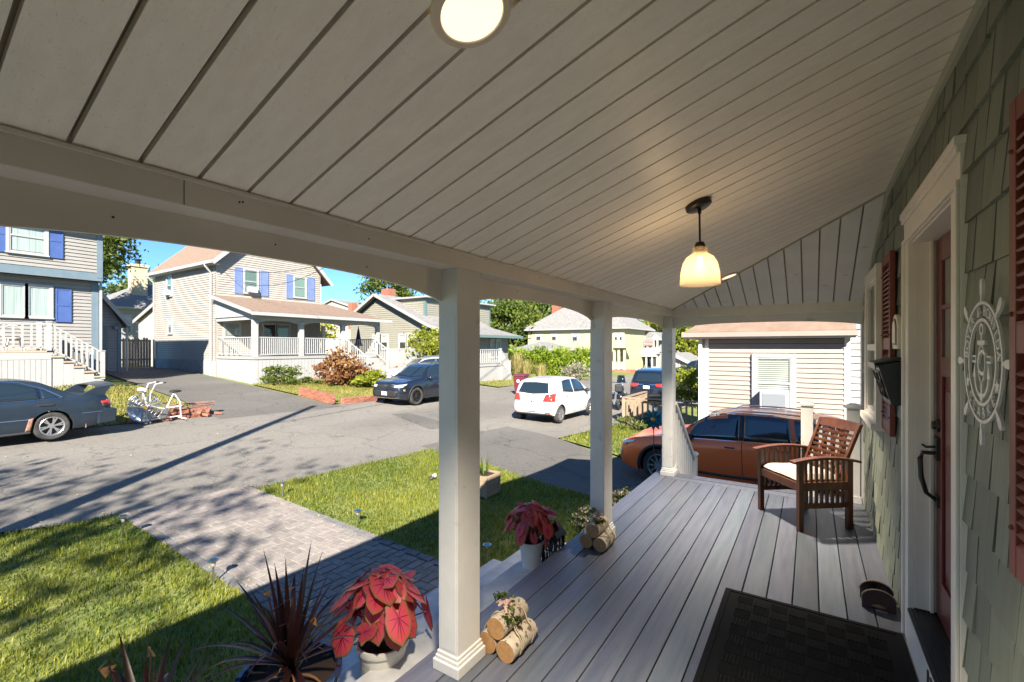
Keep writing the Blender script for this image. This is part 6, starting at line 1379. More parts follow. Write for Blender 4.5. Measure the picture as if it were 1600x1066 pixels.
# dark grey sedan with spoiler, left edge
ST = [(0,.58),(.02,.68),(.12,.80),(.27,.92),(.30,.96),(.42,1.33),(.50,1.395),(.66,1.39),(.72,1.34),(.84,1.02),(.86,.99),(.97,.965),(.985,.92),(1,.58)]
sed = dict(L=4.75, W=1.78, top=ST, belt=[(0,.45),(.1,.70),(.3,.84),(.6,.89),(.85,.93),(.96,.90),(1,.5)], sill=[(0,.28),(.1,.18),(.9,.20),(1,.34)], R=.315, fa=.92, wb=2.71, e=.7, tum=.24)
sc = Car('parked_car', 'worn dark grey saloon with a tall rear spoiler parked at the left', sed, (-14.42-.89, 4.13-2.375, g(-15.2,2)), -math.pi/2, 'cargray')
X = lambda f: 2.375-f*4.75
sc.both('side_window','carglass',[(X(.40),1.16),(X(.45),1.28),(X(.52),1.325),(X(.56),1.33)],[(X(.335),.91),(X(.45),.92),(X(.56),.93)]); sc.both('side_window','carglass',[(X(.575),1.33),(X(.64),1.31),(X(.72),1.17)],[(X(.575),.93),(X(.65),.94),(X(.72),.945)]); sc.both('side_window','carglass',[(X(.728),1.15),(X(.735),1.14)],[(X(.728),.947),(X(.785),.955)],nx=4)
sc.patch('rear_window','carglass','t',[(X(.735),-.48),(X(.73),0),(X(.735),.48)],[(X(.83),-.58),(X(.84),0),(X(.83),.58)],nx=10,nz=6); sc.patch('windscreen','carglass','t',[(X(.415),-.5),(X(.41),0),(X(.415),.5)],[(X(.32),-.62),(X(.305),0),(X(.32),.62)],nx=10,nz=6)
for d in ('l','r'):
    sc.line(d,[(X(.33),.895),(X(.56),.915),(X(.72),.93),(X(.80),.945)],.008,'chrome','window_trim',.008); sc.line(d,[(X(.40),1.18),(X(.45),1.305),(X(.52),1.352),(X(.60),1.355),(X(.66),1.32),(X(.74),1.16),(X(.80),.955)],.008,'chrome','window_trim',.008)
    sc.line(d,[(X(.722),1.16),(X(.724),.94)],.008,'chrome','window_trim',.008); sc.line(d,[(X(.80),.93),(X(.795),.80),(X(.765),.66)],.005); sc.line(d,[(X(.335),.9),(X(.325),.6),(X(.34),.28)],.005); sc.line(d,[(X(.567),.9),(X(.567),.6),(X(.57),.26)],.005)
    sc.line(d,[(X(.30),.50),(X(.69),.51)],.012,'alum','rub_strip',.004); sc.line(d,[(X(.87),.55),(X(.97),.555)],.012,'alum','rub_strip',.004); sc.line(d,[(X(.34),.22),(X(.5),.21),(X(.69),.22)],.03,'plastic_black','sill_trim')
    sc.patch('tail_light','taillight',d,[(X(.945),.80),(X(.985),.80)],[(X(.948),.73),(X(.985),.73)],nx=4,nz=2); sc.patch('tail_light_lower','plastic_black',d,[(X(.948),.72),(X(.985),.72)],[(X(.955),.65),(X(.985),.65)],nx=4,nz=2)
    sc.patch('rust_patch','brickmass',d,[(X(.684),.52),(X(.70),.54)],[(X(.672),.24),(X(.69),.24)],off=.004,nx=3,nz=5)
sc.patch('tail_light','taillight','b',[(-.75,.82),(-.4,.82)],[(-.75,.70),(-.4,.70)]); sc.patch('tail_light','taillight','b',[(.75,.82),(.4,.82)],[(.75,.70),(.4,.70)])
bm = MB(); bm.hexa([(X(.93),-.86,.24),(X(1.0)-.05,-.80,.27),(X(1.0)-.05,.80,.27),(X(.93),.86,.24)],[(X(.93),-.86,.60),(X(1.0)-.07,-.80,.60),(X(1.0)-.07,.80,.60),(X(.93),.86,.60)]); bm.build('rear_bumper','cargray',sc.t,bevel=.04)
sp = MB(); N = 16
for i in range(N):
    a0, a1 = -.78+1.56*i/N, -.78+1.56*(i+1)/N
    def sz(a): return 1.19-.05*(abs(a)/.78)**3
    sp.hexa([(X(.935),a0,sz(a0)-.025),(X(.935),a1,sz(a1)-.025),(X(1.0),a1,sz(a1)+.015),(X(1.0),a0,sz(a0)+.015)],[(X(.935),a0,sz(a0)),(X(.935),a1,sz(a1)),(X(1.0),a1,sz(a1)+.05),(X(1.0),a0,sz(a0)+.05)])
so = sp.build('spoiler','cargray',sc.t)
for sg in (-1,1): m = MB(); m.hexa([(X(.865),sg*.77,.95),(X(.865),sg*.70,.96),(X(.955),sg*.70,.95),(X(.96),sg*.77,.93)],[(X(.93),sg*.79,1.14),(X(.93),sg*.73,1.15),(X(.985),sg*.73,1.18),(X(.99),sg*.79,1.17)]); m.build('spoiler_leg','cargray',so)
sc.mirrors(X(.36),.95,'cargray'); sc.wheels('rimsilver',6,double=True,wide=.20); sc.handles([(X(.53),.80)],'cargray')
for d, sg in (('l',1),('r',-1)):
    h, n = sc.hit(d,X(.745),.80); MB().box(X(.77),X(.715),h.y-.01 if sg>0 else h.y-.018,h.y+.018 if sg>0 else h.y+.01,.785,.825).build('door_handle','plastic_black',sc.t,bevel=.005)
    m = MB().box(X(.885)-.012,X(.885),sg*.70,sg*.86,.20,.45); m.build('mud_flap','brickmass',sc.t)
# black suv seen from behind
b_ = suv(L=4.9, W=1.93, top=[(p,z*1.045) for p,z in SUVT], belt=[(p,z*1.03) for p,z in SUVB], R=.38, wb=2.8, fa=.95)
p = atY(1010, HY, 22.2); bs = Car('parked_car', 'black family suv seen from behind beyond the wooden deck railing', b_, (p.x, 22.2+2.45, g(p.x,23)-.03), math.pi/2, 'carblack'); suvdetail(bs,'carblack',rails=True); bs.wheels('rimsilver',6); bs.plate('b',0,.86,.30,.15)
bs.line('b',[(-.42,.98),(0,.99),(.42,.98)],.02,'chrome','tailgate_bar',.004)
p = atD(862, HY, 43); rs = Car('parked_car', 'red crossover parked by the straw coloured ornamental grass', suv(L=4.5, top=[(a,z*.985) for a,z in SUVT]), (p.x-.6, p.y+.6, g(p.x,p.y)-.15), R(168), 'carred'); suvdetail(rs,'carred',tl='taildark'); rs.wheels('rimsilver',5)
p = atD(668, HY, 25.5); tr_ = Car('parked_car', 'silver crossover half hidden behind the black one near the white panel fence', suv(L=5.0,W=1.95,top=[(a,z*1.02) for a,z in SUVT]), (p.x-.4,p.y+.4,g(p.x,p.y)), R(-118), 'carsilver'); suvdetail(tr_,'plastic_black'); tr_.wheels('rimsilver',6)
p = atD(1094, HY, 40); bc = Car('parked_car', 'dark blue crossover far off beside the street right of the bush', suv(), (p.x,p.y,g(p.x,p.y)+.25), R(150), 'carblack'); suvdetail(bc,'carblack'); bc.wheels('rimsilver',5)
# ================================================================ street things
def exercisebike():
    o = Vector((-15.75, 5.45, 0)); z = g(-15.75,5.4); t = thing('exercise_bike', 'white exercise bike with large fan wheel standing at the kerb', 'exercise bike', (o.x,o.y,z))
    def P(y, h, x=0): return (o.x+x, o.y+y, z+h)
    f = MB()
    f.tube([P(-.25,.06),P(-.25,.55),P(-.37,1.02)],.019,8); f.tube([P(-.25,.5),P(.15,.36),P(.62,.40)],.018,8); f.tube([P(.22,.34),P(.42,.80)],.016,8); f.tube([P(.42,.80),P(.58,.52),P(.60,.07)],.016,8); f.tube([P(-.25,.08),P(.62,.10)],.016,8); f.tube([P(.18,.1),P(.18,.38)],.014,8)
    f.build('frame','bikewhite',t,smooth=True)
    MB().tube([P(-.25,.035,-.28),P(-.25,.035,.28)],.022,8).build('front_foot','alum',t,smooth=True); MB().tube([P(.62,.035,-.26),P(.62,.035,.26)],.022,8).build('rear_foot','bikewhite',t,smooth=True)
    for s_ in (-.2,.2): MB().tube([P(-.20,.62 if s_>0 else .55,s_*.6),P(-.22,.85,s_),P(-.12,1.10,s_*1.2),P(.06,1.13,s_*1.2)],.014,7).build('handlebar','bikewhite',t,smooth=True); MB().tube([P(.06,1.13,s_*1.2),P(.14,1.13,s_*1.2)],.018,7).build('grip','plastic_black',t,smooth=True)
    MB().box(o.x-.09,o.x+.09,o.y-.44,o.y-.30,z+.92,z+1.0).build('console','bikewhite',t,bevel=.02)
    s = MB(); s.ball(P(.46,.845),.13,7,(.75,1.25,.34)); s.build('saddle','plastic_black',t,smooth=True); MB().tube([P(.42,.78),P(.43,.83)],.03,7).build('seat_post','alum',t)
    # fan wheel with cage
    c = Vector(P(-.30,.44)); w = MB()
    for r in (.41,.30,.20,.12):
        for xx in (-.09,.09): w.tube([(c.x+xx,c.y+r*math.cos(a),c.z+r*math.sin(a)) for a in np.linspace(0,6.2832,33)],.006,4,cap=False)
    for k in range(36):
        a = k*math.pi/18
        for xx in (-.09,.09): w.tube([(c.x+xx,c.y+.05*math.cos(a),c.z+.05*math.sin(a)),(c.x+xx,c.y+.40*math.cos(a),c.z+.40*math.sin(a))],.003,4,cap=False)
    w.build('fan_cage','alum',t,kind='stuff')
    for k in range(12):
        a = k*math.pi/6; d = Vector((0,math.cos(a),math.sin(a))); q = Vector((0,-math.sin(a),math.cos(a))); MB().hexa([c+d*.06-q*.01+Vector((-.05,0,0)),c+d*.06+q*.03+Vector((.0,0,0)),c+d*.39+q*.11+Vector((.04,0,0)),c+d*.39-q*.06+Vector((-.05,0,0))],[c+d*.06-q*.01+Vector((-.046,0,0)),c+d*.06+q*.03+Vector((.004,0,0)),c+d*.39+q*.11+Vector((.044,0,0)),c+d*.39-q*.06+Vector((-.046,0,0))]).build('fan_blade','alum',t)
    MB().lathe([(.001,-.06),(.07,-.05),(.07,.05),(.001,.06)],16,tuple(c),'x').build('hub','gold',t,smooth=True)
    g2 = MB(); g2.hexa([P(.0,.12,.05),P(.18,.10,.05),P(.30,.36,.05),P(.18,.40,.05)],[P(.0,.12,.08),P(.18,.10,.08),P(.30,.36,.08),P(.18,.40,.08)]); g2.build('chain_guard','alum',t)
    cr = MB(); cr.tube([P(.18,.36,-.1),P(.18,.36,.14)],.015,6); cr.bar(P(.18,.36,.14),P(.10,.22,.14),.025); cr.bar(P(.18,.36,-.12),P(.26,.50,-.12),.025); cr.build('crank','alum',t)
    for q in (P(.10,.21,.19),P(.26,.5,-.17)): MB().box(q[0]-.05,q[0]+.05,q[1]-.05,q[1]+.05,q[2]-.015,q[2]+.015).build('pedal','plastic_black',t)
exercisebike()
def motorcycle():
    p = atD(969, HY, 20.5); x, y = p.x, p.y; z = g(x,y); t = thing('motorcycle', 'black and chrome motorcycle parked behind the wooden railing', 'motorcycle', (x,y,z), R(15), local=True)
    for yy_ in (-.78,.78):
        m = MB(); m.lathe([(.24,-.05),(.30,-.06),(.325,-.03),(.325,.03),(.30,.06),(.24,.05)],24,(0,yy_,.325),'x'); w = m.build('wheel','tyre',t,smooth=True); r = MB(); r.lathe([(.22,-.03),(.25,-.035),(.25,.035),(.22,.03)],24,(0,yy_,.325),'x')
        for k in range(8): a = k*math.pi/4; r.bar((0,yy_,.325),(0,yy_+.23*math.cos(a),.325+.23*math.sin(a)),.02)
        r.build('rim','chrome',w)
        f = MB(); pts = [(0,yy_+.36*math.cos(a),.325+.36*math.sin(a)) for a in np.linspace(.5,2.6,10)]; f.tube(pts,.06,6); f.build('fender','carblack',t,smooth=True)
    e = MB(); e.ball((0,.02,.45),.22,6,(.9,1.1,.9)); e.build('engine','chrome',t,smooth=True)
    for s_ in (-1,1): MB().tube([(s_*.12,.2,.35),(s_*.17,0,.26),(s_*.18,-.9,.28)],[.03,.035,.045],8).build('exhaust','chrome',t,smooth=True); MB().tube([(s_*.09,.80,.33),(s_*.09,.48,.95)],.022,7).build('fork','chrome',t,smooth=True); MB().box(s_*.26-.09,s_*.26+.09,-1.0,-.5,.45,.75).build('saddlebag','carblack',t,bevel=.05)
    m = MB(); m.ball((0,.22,.82),.2,7,(.8,1.35,.7)); m.build('fuel_tank','carblack',t,smooth=True); m = MB(); m.ball((0,-.28,.76),.24,7,(.7,1.5,.35)); m.build('seat','plastic_black',t,smooth=True)
    m = MB(); m.tube([(-.38,.22,1.1),(-.25,.45,1.08),(.25,.45,1.08),(.38,.22,1.1)],.016,6); m.build('handlebar','chrome',t,smooth=True); m = MB(); m.ball((0,.58,.95),.1,6); m.build('headlight','headlight',t,smooth=True)
    m = MB(); m.hexa([(-.2,.56,1.05),(.2,.56,1.05),(.2,.58,1.05),(-.2,.58,1.05)],[(-.15,.42,1.42),(.15,.42,1.42),(.15,.44,1.42),(-.15,.44,1.42)]); m.build('windshield','carglass',t); MB().box(-.15,.15,-.95,-.6,.78,1.1).build('backrest','plastic_black',t,bevel=.04)
motorcycle()
def trashbin():
    p = gr(814, 616); x, y, z = p; t = thing('wheeled_bin', 'maroon wheeled bin with white round mark standing at the road edge', 'wheelie bin', (x,y,z), R(8), local=True)
    m = MB(); m.hexa([(-.24,-.26,.08),(.24,-.26,.08),(.24,.26,.08),(-.24,.26,.08)],[(-.31,-.34,.98),(.31,-.34,.98),(.31,.34,.98),(-.31,.34,.98)]); m.build('bin_body','maroon',t,bevel=.02); l = MB(); l.hexa([(-.33,-.37,.98),(.33,-.37,.98),(.33,.38,.98),(-.33,.38,.98)],[(-.30,-.34,1.05),(.30,-.34,1.05),(.30,.36,1.08),(-.30,.36,1.08)]); l.build('lid','maroon',t,bevel=.01)
    for s_ in (-1,1): MB().lathe([(.001,-.03),(.11,-.03),(.11,.03),(.001,.03)],18,(s_*.27,.24,.11),'x').build('wheel','tyre',t)
    MB().lathe([(.001,0),(.085,0)],20,(-.02,-.325,.72),'y').build('round_mark','plate',t,fix=False); MB().box(-.25,.25,.37,.42,.9,.95).build('handle','maroon',t)
trashbin()
def solarlight(px, py, h, label, tilt=0, jar=False):
    p = gr(px, py); t = thing('solar_light', label, 'solar light', tuple(p), group='solar stake lights along the path and lawns'); m = MB(); top = p+Vector((tilt*h, 0, h)); m.tube([p-Vector((0,0,.03)), p.lerp(top,.74)], .011, 7); m.build('stake','alum' if not jar else 'woodtan',t)
    q = p.lerp(top,.74); s = MB(); s.lathe([(.016,0),(.022,.02),(.026,h*.2),(.001,h*.2)],14,tuple(q)); s.build('lens','cushion' if not jar else 'pane',t,smooth=True); c = MB(); c.lathe([(.001,h*.19),(.05,h*.19),(.052,h*.205),(.052,h*.25),(.04,h*.262),(.001,h*.265)],18,tuple(q)); co = c.build('cap','alum',t,smooth=True); MB().lathe([(.001,h*.2665),(.036,h*.2665)],14,tuple(q)).build('solar_cell','carglass',co,fix=False)
solarlight(333,914,.27,'nearest silver solar light at the left edge of the path',.03); solarlight(191,842,.30,'silver solar light at the far left corner of the path by the road',.16); solarlight(441,778,.26,'solar light at the road side tip of the right hand lawn'); solarlight(559,823,.23,'solar light in the middle of the right hand lawn'); solarlight(761,882,.24,'solar light with glass jar head beside the front step',0,True)
def spot():
    p = gr(671,753); t = thing('garden_spotlight','small black and white spotlight lying in the right hand lawn','spotlight',tuple(p)); m = MB(); m.tube([p+Vector((0,0,.05)),p+Vector((.04,.07,.09))],[.035,.045],10); m.build('head','plastic_black',t); MB().tube([p+Vector((.03,.05,.085)),p+Vector((.06,.11,.115))],[.04,.04],10).build('cap','white',t); MB().tube([p,p+Vector((0,0,.05))],.012,6).build('stake','plastic_black',t)
spot()
def planterbox():
    p = gr(756,772); x, y, z = p; t = thing('wooden_planter','square slatted wooden planter with strappy leaves on the lawn behind the column','planter',(x,y,z)); w = .19
    for k in range(4):
        for (a,b,c,d) in ((x-w,x+w,y-w-.012,y-w),(x-w,x+w,y+w,y+w+.012),(x-w-.012,x-w,y-w,y+w),(x+w,x+w+.012,y-w,y+w)): MB().box(a,b,c,d,z+.02+.09*k,z+.105+.09*k).build('slat','woodtan',t)
    for sx in (-1,1):
        for sy in (-1,1): MB().box(x+sx*w-.02,x+sx*w+.02,y+sy*w-.02,y+sy*w+.02,z,z+.38).build('corner_post','woodtan',t)
    MB().box(x-w,x+w,y-w,y+w,z+.2,z+.34).build('soil','potsoil',t); strap(t,'leaf_mid',(x,y,z+.33),16,.42,.028,.9)
def straight(base, az, el, L, w, droop, n=8, fold=.3):
    d = Vector((math.cos(az)*math.cos(el), math.sin(az)*math.cos(el), math.sin(el))); s = Vector((-math.sin(az), math.cos(az), 0)); P = []; V = []; b = Vector(base)
    for i in range(n+1):
        t = i/n; p = b+d*L*t+Vector((0,0,-droop*L*t*t*t)); ww = w*(.55+.9*t if t < .35 else (1-t)*1.33)*.5+.0006; V += [p-s*ww, p+Vector((0,0,-ww*fold)), p+s*ww]
    F = []
    for i in range(n): k = i*3; F += [(k,k+1,k+4,k+3),(k+1,k+2,k+5,k+4)]
    return V, F
def strap(t, mat, base, n, L, w, spread, droop=(.1,.5), name='leaf', b0=.03):
    for i in range(n):
        az = i*2.4+random.random()*.5; el = math.pi/2-spread*(.12+.88*(i/n))*random.uniform(.7,1.1); m = MB(); bb = (base[0]+math.cos(az)*b0,base[1]+math.sin(az)*b0,base[2]); V, F = straight(bb, az, el, L*random.uniform(.7,1.1), w, random.uniform(*droop)*max(.1,math.cos(el))*1.6); m.add([tuple(v) for v in V], F); m.tint = [random.random()*.3+.5*random.random()]*len(V); m.build(name, mat, t, smooth=True, fix=False)
planterbox()
def pinwheel():
    d = ray(1021,655); tt = 8.2/d.y; c = Vector((d.x*tt, 8.2, CAMZ+d.z*tt)); t = thing('garden_spinner','teal metal flower wind spinner on a dark stake before the orange car','wind spinner',(c.x,c.y,g(c.x,c.y))); MB().tube([(c.x,c.y+.02,g(c.x,c.y)-.05),(c.x,c.y+.02,c.z)],.008,6).build('stake','blackmetal',t)
    for L_, r0, n, yo in (('outer_petal',.21,12,0),('inner_petal',.13,9,-.03)):
        for k in range(n):
            a = 2*math.pi*k/n+(.2 if n==9 else 0); u = Vector((math.cos(a),0,math.sin(a))); v = Vector((-math.sin(a),0,math.cos(a))); p0 = c+Vector((0,yo,0)); m = MB(); w = r0*.17
            m.add([tuple(p0+u*.03),tuple(p0+u*r0*.6-v*w+Vector((0,-.02,0))),tuple(p0+u*r0),tuple(p0+u*r0*.6+v*w+Vector((0,.02,0)))],[(0,1,2,3)]); o = m.build(L_,'tealblade',t,fix=False); o.modifiers.new('s','SOLIDIFY').thickness = .003
    m = MB(); m.ball((c.x,c.y-.04,c.z),.04,7,(1,.5,1)); m.build('center','gold',t,smooth=True)
pinwheel()
# ================================================================ potted plants by the porch
def pot(t, x, y, z, r, h, mat='pot', grooves=True):
    m = MB(); prof = [(.001,0),(r*.70,0)]
    N = 14
    for i in range(N+1): q = i/N; prof.append((r*(.70+.22*q**.8)+(.003 if (i%3==0 and grooves) else 0), h*.86*q))
    prof += [(r,h*.87),(r*1.03,h*.93),(r*1.02,h),(r*.93,h),(r*.90,h*.9),(.001,h*.89)]
    m.lathe(prof, 40, (x,y,z)); m.build('pot', mat, t, smooth=True); MB().lathe([(.001,h*.905),(r*.9,h*.905)],24,(x,y,z)).build('soil','potsoil',t,fix=False)
def calleaf():
    out = []; K = 18
    for k in range(K):
        a = 2*math.pi*k/K-math.pi/2; # stem notch at -90deg
        r = .5+.08*math.cos(2*a); x = math.cos(a)*.36; y = math.sin(a)*.5
        if k == 0: x, y = 0, -.20
        elif k in (1, K-1): x = (.17 if k == 1 else -.17); y = -.50
        elif k in (2, K-2): x = (.30 if k == 2 else -.30); y = -.40
        if abs(a-math.pi/2) < .01: y = .58
        out.append((x, y))
    c = (0,-.08); V = [(c[0],c[1],.03)]; T = [0.0]; F = []
    for s, tv in ((.5,.45),(.88,.80),(1,1.05)):
        for i, (x, y) in enumerate(out):
            X_, Y_ = c[0]+(x-c[0])*s, c[1]+(y-c[1])*s; V.append((X_, Y_, .03-.20*(abs(X_)**1.5)-.14*max(0,Y_)**2+(.012*(i%2) if s > .6 else 0))); T.append(tv)
    K = len(out)
    for i in range(K): F.append((0,1+i,1+(i+1)%K))
    for r in range(2):
        for i in range(K): a = 1+r*K; F.append((a+i,a+K+i,a+K+(i+1)%K,a+(i+1)%K))
    m = MB(); m.add(V, F)
    nv = len(m.v); m.cur = 1
    for i in [4,6,8,9,10,12,14,1,17]:
        e = Vector(V[1+K+i]); b = Vector(V[0]); d = (e-b); s = d.cross(Vector((0,0,1))).normalized()*(.016 if i == 9 else .010); mid = Vector(V[1+i]); up = Vector((0,0,.008))
        m.add([tuple(b-s+up),tuple(b+s+up),tuple(mid+s*.8+up),tuple(mid-s*.8+up),tuple(e+up)],[(0,1,2,3),(3,2,4)])
    m.tint = T+[0.0]*(len(m.v)-nv); return m.mesh('leaf',['caladium','calvein'],smooth=True,fix=False)
CL = calleaf()
def caladium(x, y, z, r, h, n, size, H, label, sp=.30, seed=1, pots=True):
    random.seed(seed); t = thing('potted_caladium', label, 'potted plant', (x,y,z), group='pots of pink caladium on the front steps'); pot(t, x, y, z, r, h); top = z+h*.9; st = MB()
    for i in range(n):
        q = (i+.5)/n; az = i*2.4+random.uniform(-.35,.35); ph = .15+1.50*q**.75+random.uniform(-.15,.15); rr = sp*random.uniform(.62,1.2)
        nn = Vector((math.cos(az)*math.sin(ph), math.sin(az)*math.sin(ph), math.cos(ph))); c = Vector((x,y,top+H*.34))+Vector((nn.x*rr, nn.y*rr, nn.z*H*.62)); b = Vector((x+math.cos(az)*r*.3, y+math.sin(az)*r*.3, top)); st.tube([b, b.lerp(c,.5)+Vector((0,0,.05)), c],.004,4)
        nr = (nn+Vector((random.gauss(0,.36),random.gauss(0,.36),.22))).normalized(); dn = Vector((math.cos(az),math.sin(az),-.8+random.gauss(0,.6))); yv = (dn-nr*dn.dot(nr)).normalized(); xv = yv.cross(nr)
        o = bpy.data.objects.new('leaf', CL); COL.objects.link(o); o.parent = t; o.location = c-Vector((x,y,z)); s = size*random.uniform(.70,1.25); o.scale = (s*random.uniform(.85,1.05),s,s*random.uniform(.6,1.6)); o.rotation_euler = Matrix((xv,yv,nr)).transposed().to_euler()
    st.build('stems','calvein',t,smooth=True,kind='stuff')
caladium(-2.13, 1.86, -.36, .15, .28, 50, .185, .42, 'larger pot of pink caladium at the bottom left of the nearest column', .235, 3)
caladium(-1.965, 3.31, -.18, .105, .215, 58, .125, .33, 'smaller looking pot of pink caladium beside the black lantern', .20, 5)
random.seed(21)
def dracaena(x, y, z, r, h, n, L, label, potvis=True):
    t = thing('potted_dracaena', label, 'potted plant', (x,y,z)); pot(t, x, y, z, r, h, 'potblue', False); top = z+h*.9; MB().tube([(x,y,top),(x,y,top+.10)],.022,7).build('stem','stemdark',t)
    strap(t,'dracaena',(x,y,top+.08),n,L,.042,1.42,(.03,.40),b0=.014); strap(t,'dracstraw',(x,y,top+.02),9,L*.45,.02,1.5,(.5,.9),'dry_leaf',.02)
    for k in range(3):
        a = k*2.1+.6; b = Vector((x,y,top)); e = b+Vector((math.cos(a)*.13,math.sin(a)*.13,.32+.1*k)); pts = [b,b.lerp(e,.4)+Vector((.03,-.02,.03)),e]; MB().tube(pts,.004,4).build('dead_twig','stemdark',t)
        for j in range(4): q = pts[1].lerp(e,j/3); MB().tube([q,q+Vector((random.uniform(-.07,.07),random.uniform(-.07,.07),random.uniform(.0,.07)))],.002,3).build('dead_twig','stemdark',t)
        m = MB(); V = [e+Vector((random.gauss(0,.022),random.gauss(0,.022),random.gauss(0,.018))) for _ in range(8)]; m.add([tuple(v) for v in V],[(0,1,2),(3,4,5),(5,6,7)]); m.tint = [.5]*8; m.build('withered_flower','dracstraw',t,fix=False)
dracaena(-2.36, 1.42, -.54, .26, .44, 40, .62, 'dark purple spiky dracaena in a glossy blue pot before the pink caladium')
dracaena(-2.42, .80, -.54, .22, .40, 26, .52, 'second purple spiky dracaena cut off by the lower left picture edge')
def lantern():
    x, y, z = -1.815, 3.42, -.18; w = .065; t = thing('metal_lantern','black cut metal house shaped lantern on the front step','lantern',(x,y,z)); H = .26
    MB().box(x-w-.012,x+w+.012,y-w-.012,y+w+.012,z,z+.012).build('base','blackmetal',t)
    for sx in (-1,1):
        for sy in (-1,1): MB().box(x+sx*w-.007,x+sx*w+.007,y+sy*w-.007,y+sy*w+.007,z+.012,z+H).build('corner_post','blackmetal',t)
    def side(fr, u0):
        m = MB(fr)
        for k in range(5):
            a = u0-w+2*w*(k+.5)/5; pts = [(a-.004,z+.012),(a+.004,z+.012),(a+.010,z+.09+.02*(k%2)),(a+.002,z+.14),(a+.012,z+.18),(a+.003,z+H),(a-.005,z+H),(a-.010,z+.17),(a-.002,z+.12),(a-.012,z+.07)]; m.prism(pts,0,.002)
        m.box(u0-w,u0+w,0,.002,z+.012,z+.03); m.box(u0-w,u0+w,0,.002,z+.135,z+.148); m.prism([(u0-w,z+.2),(u0,z+.25),(u0+w,z+.2),(u0+w,z+H),(u0-w,z+H)],0,.002)
        m.build('cut_panel','blackmetal',t)
    side(FY(y-w),x); side(FY(y+w),x); side(FX(x-w),y); side(FX(x+w),y)
    rf = MB(); rf.slab([(x-w-.02,y-w-.015,z+H),(x-w-.02,y+w+.015,z+H),(x,y+w+.015,z+H+.085),(x,y-w-.015,z+H+.085)],.004); rf.slab([(x,y-w-.015,z+H+.085),(x,y+w+.015,z+H+.085),(x+w+.02,y+w+.015,z+H),(x+w+.02,y-w-.015,z+H)],.004); rf.build('roof','blackmetal',t)
    for yy_ in (y-w,y+w-.002): m = MB(FY(yy_,1)); m.prism([(x-w,z+H),(x+w,z+H),(x,z+H+.08)],0,.002); m.build('gable','blackmetal',t)
    MB().tube([(x-.02,y,z+H+.08),(x-.02,y,z+H+.11),(x+.02,y,z+H+.11),(x+.02,y,z+H+.08)],.004,5).build('handle','blackmetal',t); MB().lathe([(.001,.012),(.028,.012),(.028,.10),(.001,.10)],14,(x,y,z)).build('candle','cream',t)
lantern()
def sedum(x, y, r, ztop, label):
    z = g(x,y); t = thing('sedum_plant', label, 'flowering plant', (x,y,z), group='sedum plants beside the deck'); s = MB(); n = 22; heads = []
    for i in range(n): a = i*2.4; q = math.sqrt((i+.5)/n); e = Vector((x+math.cos(a)*r*q,y+math.sin(a)*r*q,ztop-.12*q*q-random.random()*.05)); s.tube([(x+math.cos(a)*r*.3*q,y+math.sin(a)*r*.3*q,z),e],.006,4); heads.append(e)
    s.build('stems','leafstem' if 'leafstem' in MATS else 'bark',t,kind='stuff')
    C = np.concatenate([np.array(h)+RS.normal(size=(26,3))*[.032,.032,.008] for h in heads]); V, F = leafquads(C, np.full(len(C),.011),1.5,.8); npmesh('flower_heads',V,F,'sedumflower',t,np.repeat(RS.rand(len(C)),4),kind='stuff')
    C = np.concatenate([np.array([x+(h.x-x)*.8,y+(h.y-y)*.8,h.z-.05-.2*k])+RS.normal(size=(18,3))*[.05,.05,.05] for h in heads for k in range(3)]); V, F = leafquads(C, np.full(len(C),.030),.8,.5); npmesh('leaves',V,F,'leaf_mid',t,np.repeat(RS.rand(len(C)),4),kind='stuff')
sedum(-2.02,4.75,.22,-.13,'pale flowering sedum left of the second column base'); sedum(-2.0,5.62,.24,-.16,'pale flowering sedum right of the second column'); sedum(-1.95,3.98+.2,.14,-.35,'low sedum just past the end of the front step')
# ================================================================ shrubs, hedge, trees
def at2(px, py, d): p = atD(px, py, d); return p
def bushpx(label, px, py, d, w, h, n, leaf, mat, **k):
    """centre seen at px,py at distance d, w x h metres"""
    p = atD(px, py, d); return bush(label, tuple(p), (w/2, w/2, h/2), n, leaf, mat, **k)
def onlawn(label, x, y, w, h, n, leaf, mat, **k): return bush(label, (x, y, g(x,y)+h/2), (w/2,w/2,h/2), n, leaf, mat, **k)
onlawn('big rust coloured hydrangea in front of the beige porch', -20.6, 15.5, 2.6, 1.75, 2600, .085, 'leaf_rust', K=34, asp=.8)
onlawn('second rusty hydrangea right of the beige porch stairs', -19.6, 19.2, 1.5, 1.1, 900, .08, 'leaf_rust', K=16, asp=.8)
onlawn('green leafy clump under the corner post of the beige porch', -21.9, 12.7, 1.7, .95, 1100, .10, 'leaf_mid', K=16, asp=.35)
onlawn('bright green hosta clump before the beige porch stairs', -19.2, 15.9, 1.9, .85, 1100, .11, 'leaf_lime', K=18, asp=.5)
onlawn('yellow green perennial patch beside the black crossover', -18.3, 16.9, 1.9, .8, 1000, .10, 'leaf_lime', K=18, asp=.5)
onlawn('low tufts of grass between clump and hydrangea at the beige porch', -21.6, 14.2, 1.2, .45, 300, .09, 'leaf_mid', K=8, asp=.3)
bushpx('round yellow green shrub above the white panel fence', 667, 537, 29, 2.9, 2.3, 2600, .11, 'leaf_lime', K=34)
bushpx('bright yellow green round bush behind the deck railing', 1073, 605, 19.5, 1.55, 1.55, 2600, .075, 'leaf_lime', K=30)
onlawn('low green shrub at the foot of the wooden railing', -5.0, 15.6, 1.3, .55, 500, .05, 'leaf_mid', K=12)
bushpx('twiggy greyish shrub behind the white hatchback', 897, 583, 37, 2.6, 1.7, 1300, .10, 'leaf_grayish', K=20)
